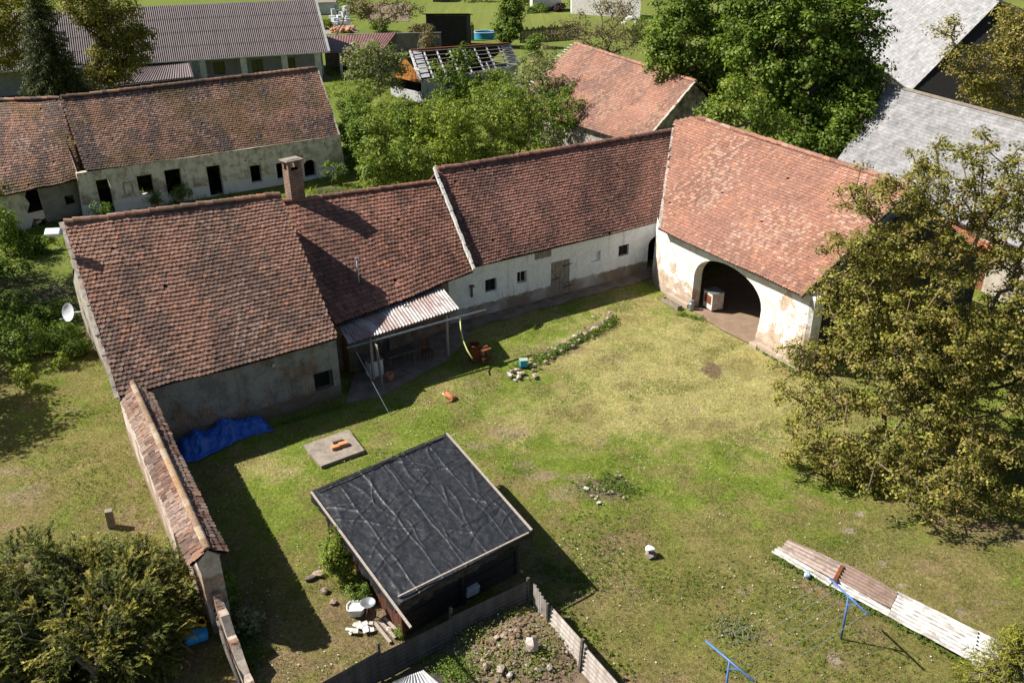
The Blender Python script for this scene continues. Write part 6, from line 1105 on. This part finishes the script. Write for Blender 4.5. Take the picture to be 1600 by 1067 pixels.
# spruce and linden at top left
def spruce(name, label, Y, px, ytop, ybase, wpx, seed, pal='spruce', n=42, size=.30, lay=26):
    rng = np.random.default_rng(seed); b = AT(px, ybase, Y); base = np.array([b[0], Y, 0.]); top = AT(px, ytop, Y)[2]; s = SC(b); R0 = wpx * s / 2; root = thing(name, label, 'spruce', base); mb = MB(); mb.tube([base - Z * .1, base + Z * top * .5, base + Z * top], [.22, .13, .02], 8); C = []
    for i_ in range(lay):
        f_ = (i_ + .5) / lay; z = top * (.06 + .93 * f_); r = R0 * (1 - f_) ** .85 * rng.uniform(.8, 1.1) + .1; k = int(6 + 9 * (1 - f_))
        for j in range(k):
            a_ = 2 * math.pi * (j + rng.random() * .7) / k; rr = r * rng.uniform(.75, 1.12); tip = base + np.array([math.cos(a_) * rr, math.sin(a_) * rr, z - rr * .32]); root_ = base + Z * z
            mb.tube([root_, (root_ + tip) / 2 + Z * .06 * rr, tip], [.04, .025, .008], 4, caps=False)
            for q in np.linspace(.25, 1, max(2, int(rr / .45))): C.append(root_ * (1 - q) + tip * q + Z * .05)
    mb.build('trunk', M_BARK, root, smooth=True); V, f, c = leaves(np.array(C), .30 * R0 / 2.6 + .12, n, size, pal, rng, 'needle', base + Z * top * .4, .45, .5, .5, 1.4); V[:, 2] = np.maximum(V[:, 2], .02); mk('crown', V, (f, 4), M_NEEDLE, root, fcol=c)
spruce('spruce_tree', 'dark green spruce in front of the long building at top left', 88, 90, -45, 150, 125, 1)
tree('linden_tree', 'olive broadleaf tree right of the dark spruce at the top left', 'tree', 92, 180, [(180, 40, 50, 60), (150, 0, 60, 40), (190, 90, 40, 35), (215, 60, 25, 30), (160, 115, 30, 22)], 5, .3, 230, 80, .26, 1.15, 'linden', 7, lo=.4)
tree('linden_tree', 'olive broadleaf tree left of the dark spruce at the top left corner', 'tree', 95, 20, [(20, 25, 50, 40), (0, 75, 40, 35), (50, 10, 40, 30), (-20, 40, 40, 60)], 5, .3, 170, 70, .26, 1.15, 'linden', 8, lo=.4)
# fruit tree and thin trees behind
tree('fruit_tree', 'rounded grey-green fruit tree in front of the open annex', 'tree', 99, 590, [(585, 90, 45, 28), (600, 115, 40, 28), (560, 110, 28, 25), (620, 95, 25, 22)], 2.5, .16, 110, 70, .24, .9, 'grey', 9, lo=.4)
tree('thin_tree', 'nearly bare brown tree at the top left of the tarred shed', 'tree', 150, 620, [(625, 12, 30, 18), (600, 20, 22, 18), (650, 18, 20, 14), (615, 0, 30, 14)], 3, .14, 70, 18, .3, 1.0, 'brown', 10, lo=.3, tipr=.03)
tree('thin_tree', 'leafy brown bush tree beside the bare plot at the top', 'tree', 155, 565, [(560, 12, 26, 15), (575, 22, 20, 12)], 2.5, .12, 50, 40, .3, 1.0, 'brown', 11, lo=.3)
tree('thin_tree', 'wide sparse brown tree standing behind the red tile barn', 'tree', 112, 945, [(950, 40, 50, 35), (915, 60, 40, 25), (985, 55, 30, 35), (940, 85, 40, 22), (960, 5, 50, 22), (880, 45, 25, 14)], 3.5, .16, 190, 40, .2, 1.1, 'brown', 12, lo=.25, tipr=.018)
tree('conifer', 'dark green upright tree directly right of the round pool', 'tree', 143, 797, [(795, 35, 22, 30), (800, 12, 16, 20), (790, 55, 20, 15)], 3, .16, 80, 80, .35, 1.0, 'maple', 13, lo=.3)
shrub('garden_shrub', 'rounded shrub under the plank fence right of the round pool', 836, 98, 40, 42, 'bushg', 14, n=40, size=.26, cr=.7, k=50)
shrub('garden_shrub', 'brown-green shrub against the left side of the tarred shed', 672, 84, 36, 40, 'brown', 15, n=40, size=.24, cr=.7, k=40)
shrub('garden_shrub', 'low green shrub at the top beside the cream garage', 838, 20, 44, 12, 'bushg', 16, n=40, size=.3, cr=.8, k=30)
for k, (px, py, w_, h_, pal, lb) in enumerate([(507, 46, 26, 14, 'lime', 'yellow-green bush at the edge of the pale terrace'), (548, 8, 50, 20, 'bushg', 'green bush at the top edge above the scrap pile'), (745, 3, 60, 14, 'bushg', 'bush at the top edge over the middle of the far lawn'), (815, 8, 40, 16, 'bush', 'bush at the top edge right of the conifer by the pool'), (868, 18, 34, 12, 'purple', 'low reddish bush right of the cream garage'), (905, 12, 40, 14, 'bushg', 'bush at the foot of the orange sheet'), (655, 60, 30, 22, 'brown', 'brownish bush behind the block wall'), (600, 50, 40, 20, 'bushg', 'green bush behind the block wall near the annex'), (1010, 60, 60, 30, 'bushg', 'bush between the sparse brown tree and the ash')]): shrub('far_shrub', lb, px, py, w_, h_, pal, 520 + k, n=34, size=.34, cr=.8, k=34)
# the overgrown garden behind the stable
G_OV = 'shrubs of the overgrown garden behind the stable'
OV = [(565, 190, 60, 60, 'bush', 'sunny bush between the derelict house gable and the fruit tree'), (600, 245, 70, 70, 'lime', 'bright bush at the left of the overgrown garden below the fruit tree'), (548, 250, 40, 60, 'bush', 'narrow bush close to the derelict house gable wall'), (725, 158, 50, 36, 'bushg', 'dark bush in front of the middle of the roofless hut'), (770, 185, 80, 70, 'bush', 'bush between the slender tree and the feathery tree'), (1020, 215, 50, 30, 'bushg', 'low bush at the right gable corner of the red tile barn'), (655, 240, 90, 60, 'lime', 'sunlit shrub between the fruit tree and the slender hut tree'), (720, 235, 80, 70, 'bush', 'shrub right below the slender hut tree trunk'), (790, 215, 90, 80, 'bush', 'shrub at the foot of the feathery grey-green tree'), (600, 275, 80, 90, 'bush', 'shrub left of centre in the overgrown garden'), (860, 195, 70, 50, 'grey', 'grey-green shrub touching the left edge of the red tile barn roof'), (745, 165, 60, 30, 'bush', 'shrub under the stripped eave right of the slender tree'), (790, 150, 60, 34, 'bushg', 'shrub hiding the lower right corner of the roofless hut'), (575, 268, 60, 95, 'bushg', 'dark green shrub touching the right end of the derelict house'), (590, 312, 70, 85, 'bush', 'yellow-green shrub at the bottom left corner of the overgrown garden'), (640, 305, 80, 80, 'bush', 'yellow-green shrub just above the middle house ridge'), (690, 275, 100, 100, 'lime', 'bright lime shrub in the middle of the overgrown garden'), (630, 250, 80, 80, 'bushg', 'green shrub behind the yellow-green ones right of the derelict house'),
      (750, 262, 90, 100, 'bush', 'large bushy shrub left of the white parapet top'), (810, 250, 100, 100, 'bush', 'widest shrub directly behind the stable ridge'), (870, 235, 100, 90, 'bushg', 'mid green shrub right of the widest shrub'), (925, 222, 90, 60, 'bush', 'shrub in front of the red tile barn near its lower left'), (960, 212, 60, 36, 'lime', 'low lime shrub right against the stable ridge'),
      (560, 225, 60, 60, 'bushg', 'shrub at the upper left near the gable of the derelict house'), (620, 215, 70, 40, 'lime', 'low sunny shrub at the lawn edge below the fruit tree'), (690, 215, 60, 55, 'bushg', 'shrub at the foot of the slender hut tree'), (760, 200, 50, 60, 'bush', 'shrub below the stripped hut eave'), (545, 195, 40, 50, 'bushg', 'small shrub just right of the derelict house roof end')]
for k, (px, py, w_, h_, pal, lb) in enumerate(OV): shrub('garden_shrub', lb, px, py, w_ * 1.05, h_ * 1.12, pal, 300 + k, n=46, size=.2, cr=.62, k=int(w_ * h_ / 80) + 18, group=G_OV)
tree('slender_tree', 'slender dark green tree in front of the roofless hut', 'tree', 93, 710, [(705, 130, 30, 45), (722, 95, 18, 28), (690, 165, 30, 25), (735, 150, 22, 30)], 3, .1, 90, 60, .26, .85, 'maple', 20, lo=.3)
tree('willow_tree', 'tall feathery grey-green tree right of the roofless hut', 'tree', 84, 835, [(835, 130, 45, 45), (860, 165, 50, 40), (810, 165, 40, 35), (840, 100, 30, 25), (885, 150, 30, 30)], 3, .12, 170, 60, .2, .8, 'grey', 21, lo=.3, droop=.5)
shrub('purple_shrub', 'sparse purple-brown twiggy shrub against the red tile barn roof', 918, 215, 40, 50, 'purple', 22, n=20, size=.16, cr=.6, k=40)
shrub('sapling', 'narrow pale sapling in front of the lower right corner of the red tile barn', 992, 228, 26, 56, 'ash', 23, n=30, size=.2, cr=.4, k=26)
shrub('garden_shrub', 'round green shrub at the gable foot of the red tile barn', 1058, 222, 60, 46, 'bushg', 24, n=50, size=.22, cr=.6, k=50)
shrub('garden_shrub', 'dark shrub left of the derelict outbuilding door at the far left', 10, 400, 70, 80, 'bushg', 25, n=46, size=.17, cr=.5, k=60)
# left side
for k, (px, py, w_, h_, pal, lb) in enumerate([(18, 350, 60, 60, 'maple', 'dark bush under the broken wall of the derelict outbuilding'), (55, 395, 60, 40, 'bushg', 'bush between the derelict outbuilding and the brush heap'), (20, 500, 90, 70, 'maple', 'dark bush at the left edge behind the brush heap'), (75, 505, 70, 50, 'maple', 'dark bush between the brush heap and the satellite dish'), (-5, 440, 60, 60, 'maple', 'bush cut off by the left edge beside the brush heap'), (120, 555, 40, 34, 'bushg', 'low bush right under the satellite dish'), (15, 540, 60, 30, 'maple', 'low dark bush below the two larger ones at the left edge')]): shrub('garden_shrub', lb, px, py, w_, h_ * .7, pal, 560 + k, n=60, size=.12, cr=.36, k=60)
shrub('nettle_patch', 'dark low shrub on the far side of the brush heap at the left edge', 30, 560, 120, 60, 'bushg', 26, n=46, size=.13, cr=.4, k=70)
shrub('nettle_patch', 'low green shrub between the brush heap and the satellite dish', 90, 540, 80, 40, 'bushg', 27, n=46, size=.12, cr=.35, k=50)
shrub('young_bush', 'small bright young bush in the shaded grass below the satellite dish', 42, 606, 40, 36, 'lime', 28, n=30, size=.11, cr=.25, k=26)
shrub('young_bush', 'tiny young bush right of the small bright one near the gable', 96, 575, 24, 28, 'lime', 29, n=26, size=.1, cr=.2, k=14)
for k, (px, py, w_, h_, lb) in enumerate([(165, 345, 34, 30, 'weed clump left of the first doorway of the derelict house'), (247, 322, 30, 22, 'weed clump below the first window hole of the derelict house'), (285, 318, 34, 26, 'weed clump below the second window hole of the derelict house'), (520, 290, 50, 40, 'weed clump at the right corner of the derelict house'), (35, 440, 60, 30, 'bright weed clump left of the panel antenna')]): shrub('weeds', lb, px, py, w_, h_, 'weed', 320 + k, n=34, size=.16, cr=.4, k=20, cat='weeds')
# large thuja-like conifer, bottom left
def thuja():
    rng = np.random.default_rng(44); base = G(150, 1120); root = thing('cypress_tree', 'large golden green cypress filling the bottom left corner', 'conifer', base); C = []
    bl = []
    for px, py, rx, ry, Y in ((130, 980, 150, 95, 19.2), (60, 900, 110, 60, 20.4), (230, 900, 75, 55, 20.6), (40, 1040, 130, 90, 18.4), (225, 1020, 70, 80, 19.0), (120, 1075, 120, 60, 18.2), (30, 1090, 100, 50, 18.0), (150, 900, 90, 50, 20.6), (275, 930, 32, 40, 20.6), (-20, 960, 90, 90, 19.4)):
        c = AT(px, py, Y); s = SC(c); bl.append((c[0], c[1], max(c[2], .9), rx * s, rx * s * .7, ry * s))
    C = sample_blobs(bl, 1150, rng, .5); C[:, 2] = np.maximum(C[:, 2], .2); V, Fq = skeleton(base - [0, 0, .1], base + [0, .5, 1.2], C, rng, .10, .006); mk('trunk', V, (Fq.ravel(), 4), M_BARK, root, smooth=True)
    ctr = np.array([base[0], base[1] + 1.2, 1.0]); Vs = []; cs = []; off = 0
    # feathery sprays: each clump is a bundle of flattened fronds of short needles
    k = len(C); P = np.array(PAL['thuja']); VV = []; CC = []
    for i_ in range(k):
        o = unit(C[i_] - ctr + rng.normal(0, .35, 3)); base_c = P[rng.integers(0, len(P))]
        for fr_ in range(10):
            dr_ = unit(o * [1, 1, .5] + rng.normal(0, .55, 3) + [0, 0, .1]); L_ = rng.uniform(.28, .6); m_ = 34; u = rng.random(m_); pt = C[i_] + rng.normal(0, .12, 3) + dr_ * (u * L_)[:, None] + np.array([0, 0, -.25]) * (u ** 2 * L_)[:, None]
            side = unit(np.cross(dr_, Z + rng.normal(0, .2, 3))); sg = np.where(rng.random(m_) < .5, -1, 1); dir_ = dr_ * .75 + side * (sg * rng.uniform(.3, 1.0, m_))[:, None] + np.array([0, 0, -.15]); dir_ /= np.linalg.norm(dir_, axis=1)[:, None]
            nr = np.cross(dir_, side) + rng.normal(0, .35, (m_, 3)); wv = np.cross(nr, dir_); wv /= (np.linalg.norm(wv, axis=1)[:, None] + 1e-6); ln = rng.uniform(.04, .10, m_)[:, None]; wd = .011
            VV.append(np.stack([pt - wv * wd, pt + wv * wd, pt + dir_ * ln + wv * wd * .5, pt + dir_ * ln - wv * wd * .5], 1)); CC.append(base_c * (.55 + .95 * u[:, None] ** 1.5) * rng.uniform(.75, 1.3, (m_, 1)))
    V = np.concatenate(VV).reshape(-1, 3); V[:, 2] = np.maximum(V[:, 2], .02); mk('crown', V, (np.arange(len(V)), 4), M_NEEDLE, root, fcol=np.concatenate(CC))
thuja()
# young yew bottom right
spruce('young_yew', 'young yellow-green yew at the bottom right corner', G(1560, 1085)[1], 1560, 985, 1085, 130, 5, 'yew', 34, .12, 12)
# shrubs near the shed and the wall end
shrub('elder_bush', 'dense green bush growing against the left wall of the black roofed shed', 533, 905, 60, 95, 'bush', 40, n=60, size=.075, cr=.22, k=110)
shrub('elder_bush', 'small green bush in front of the dense bush by the shed wall', 560, 935, 46, 30, 'weed', 41, n=40, size=.07, cr=.16, k=40)
shrub('young_walnut', 'leafy young plant growing at the end of the tiled garden wall', 352, 960, 56, 80, 'ash', 42, n=34, size=.13, cr=.2, k=46)
shrub('young_walnut', 'second leafy young plant lower right of the garden wall end', 392, 985, 44, 42, 'grey', 43, n=34, size=.12, cr=.18, k=30)
WS = [('creeping weeds at the left foot of the cart arch', [(1060, 490), (1100, 500)], 14, 60, .06, 'weed', .12), ('weeds growing over the tumbled flower bed stones', [(850, 562), (880, 545), (905, 532), (945, 512), (958, 500)], 20, 420, .06, 'bushg', .16), ('weeds among the stones at the left end of the flower bed', [(800, 575), (845, 562), (870, 545)], 30, 300, .05, 'weed', .08),
 ('green weeds right of the rubble heap', [(860, 990), (885, 1050)], 40, 260, .055, 'weed', .15), ('weeds along the dark sheet fence behind the rubble', [(640, 1040), (700, 1000), (770, 965), (830, 945)], 30, 260, .05, 'weed', .1), ('weeds between the stones of the rubble heap', [(720, 1010), (790, 985), (860, 1000), (840, 1045), (760, 1030)], 70, 900, .05, 'bush', .5), ('green weeds spreading over the left side of the rubble', [(690, 1045), (730, 1060), (760, 1000)], 60, 420, .05, 'weed', .3),
 ('thin weeds over the lawn stone group', [(905, 760), (990, 765), (945, 745)], 40, 330, .04, 'weed', .06), ('weeds along the long row of sheets', [(1205, 868), (1300, 922), (1400, 975), (1510, 1040)], 10, 260, .045, 'weed', .06), ('weeds outside the broken whitish fence', [(860, 925), (930, 1000), (985, 1060)], 30, 110, .045, 'bush', .06), ('weeds in the shadow right of the black shed', [(840, 880), (920, 915)], 50, 160, .05, 'weed', .1),
 ('grey-green weed patch left of the washing lines', [(1125, 975), (1165, 990)], 50, 260, .04, 'grey', .06), ('weeds at the foot of the barn wall', [(1185, 545), (1250, 588)], 10, 130, .05, 'weed', .08), ('weeds along the foot of the left garden wall', [(262, 845), (300, 900), (330, 960)], 20, 130, .06, 'weed', .12), ('weeds on the shaded side of the garden wall', [(345, 905), (375, 980), (400, 1040)], 50, 300, .06, 'weed', .12), ('weeds at the foot of the nearest farmhouse', [(410, 672), (541, 632)], 12, 90, .05, 'weed', .06), ('low weeds in the lawn between the shed and the lone boulder', [(900, 820), (960, 860), (930, 900)], 130, 420, .035, 'weed', .04), ('low weeds in the front lawn around the clothes posts', [(1050, 900), (1250, 960), (1400, 1040), (1150, 1050)], 220, 700, .035, 'weed', .04), ('low weeds in the lawn left of the garden wall', [(40, 700), (150, 740), (200, 800)], 160, 500, .035, 'bush', .04)]
for k, (lb, pts, w_, n, sz, pl_, hg) in enumerate(WS): weedstrip('weeds', lb, pts, w_, n, sz, pl_, 400 + k, hg)
shrub('weeds', 'small weed at the shed corner post', 625, 992, 26, 18, 'weed', 370, n=44, size=.055, cr=.1, k=16, cat='weeds', stem=False)
tree('roadside_tree', 'tall tree standing left of the yard outside the photograph', 'tree', 44, -32.5, [(-31.6, 45, 7.6, 4.4, 6.0, 4.2), (-33, 39.5, 6, 3.6, 3.6, 3.2), (-36.5, 49, 7.5, 3.6, 4.5, 3.6), (-30.5, 36.5, 4.2, 3.0, 3.0, 2.6)], 3, .25, 230, 70, .22, .9, 'maple', 77, world=True, lo=.3)
tree('roadside_tree', 'second tall tree left of the yard outside the photograph', 'tree', 33, -27, [(-27, 33, 4.2, 2.8, 2.8, 2.4)], 2, .16, 90, 70, .2, .8, 'maple', 78, world=True, lo=.3)
# grass (uncountable)
FPs = [np.array([f0 - dl * .1, f1, f1 + nl * 12, f0 + nl * 12 - dl * .1]), np.array([g0, g1, g1 + nm * 8, g0 + nm * 8]), np.array([W_S.p(-1.6, 0, -.9), W_S.p(ua + 3, 0, -.9), W_S.p(ua + 3, 0, 8), W_S.p(-1.6, 0, 8)]), np.array([B0, B1, B1 + nB * 12, B0 + nB * 12]), np.array([G(541, 628), G(596, 618), G(700, 560), G(735, 520), G(700, 500), G(560, 560)]), np.array([W_B.p(2, 0, -.4), W_B.p(7, 0, -.4), W_B.p(7, 0, 1), W_B.p(2, 0, 1)]), np.array(s4)]
def free(x, y):
    k = np.ones(x.shape, bool)
    for P in FPs: k &= ~inpoly(x, y, P)
    return k
grass('grass', 'short dry lawn grass of the yard', -24, 22, 16.5, 52, 420000, .05, .011, 1, dens=free)
grass('lush_grass', 'taller fresh grass at the foot of walls and under shrubs', -24, 22, 16.5, 52, 330000, .09, .012, 2, dens=lambda x, y: free(x, y) & (fbm(x / 2.2, y / 2.2, 91, 3) > .55), pal='weed', colmul=.95)
grass('garden_grass', 'fresh green grass of the gardens behind the houses', -45, 40, 52, 125, 120000, .35, .05, 3, dens=lambda x, y: fbm(x / 4, y / 4, 93, 3) > .5, pal='lime', colmul=.75)
rng = np.random.default_rng(66); n = 4200; x = rng.uniform(-16, 20, n); y = rng.uniform(17, 48, n); k = free(x, y) & (fbm(x / 3, y / 3, 71, 2) + sstep(30, 22, y) * .12 > .56); x = x[k]; y = y[k]; n = len(x); z = gz(x, y) + .015; s = rng.uniform(.008, .024, n); P = np.stack([x, y, z], 1)
V = np.stack([P + np.array([-1, -1, 0]) * s[:, None], P + np.array([1, -1, .3]) * s[:, None], P + np.array([1, 1, 0]) * s[:, None], P + np.array([-1, 1, .3]) * s[:, None]], 1).reshape(-1, 3)
mk('daisies', V, (np.arange(4 * n), 4), M_LEAF, fcol=np.tile([[.62, .62, .55]], (n, 1)), kind='stuff', label='scattered white and yellow lawn flowers', cat='flowers')
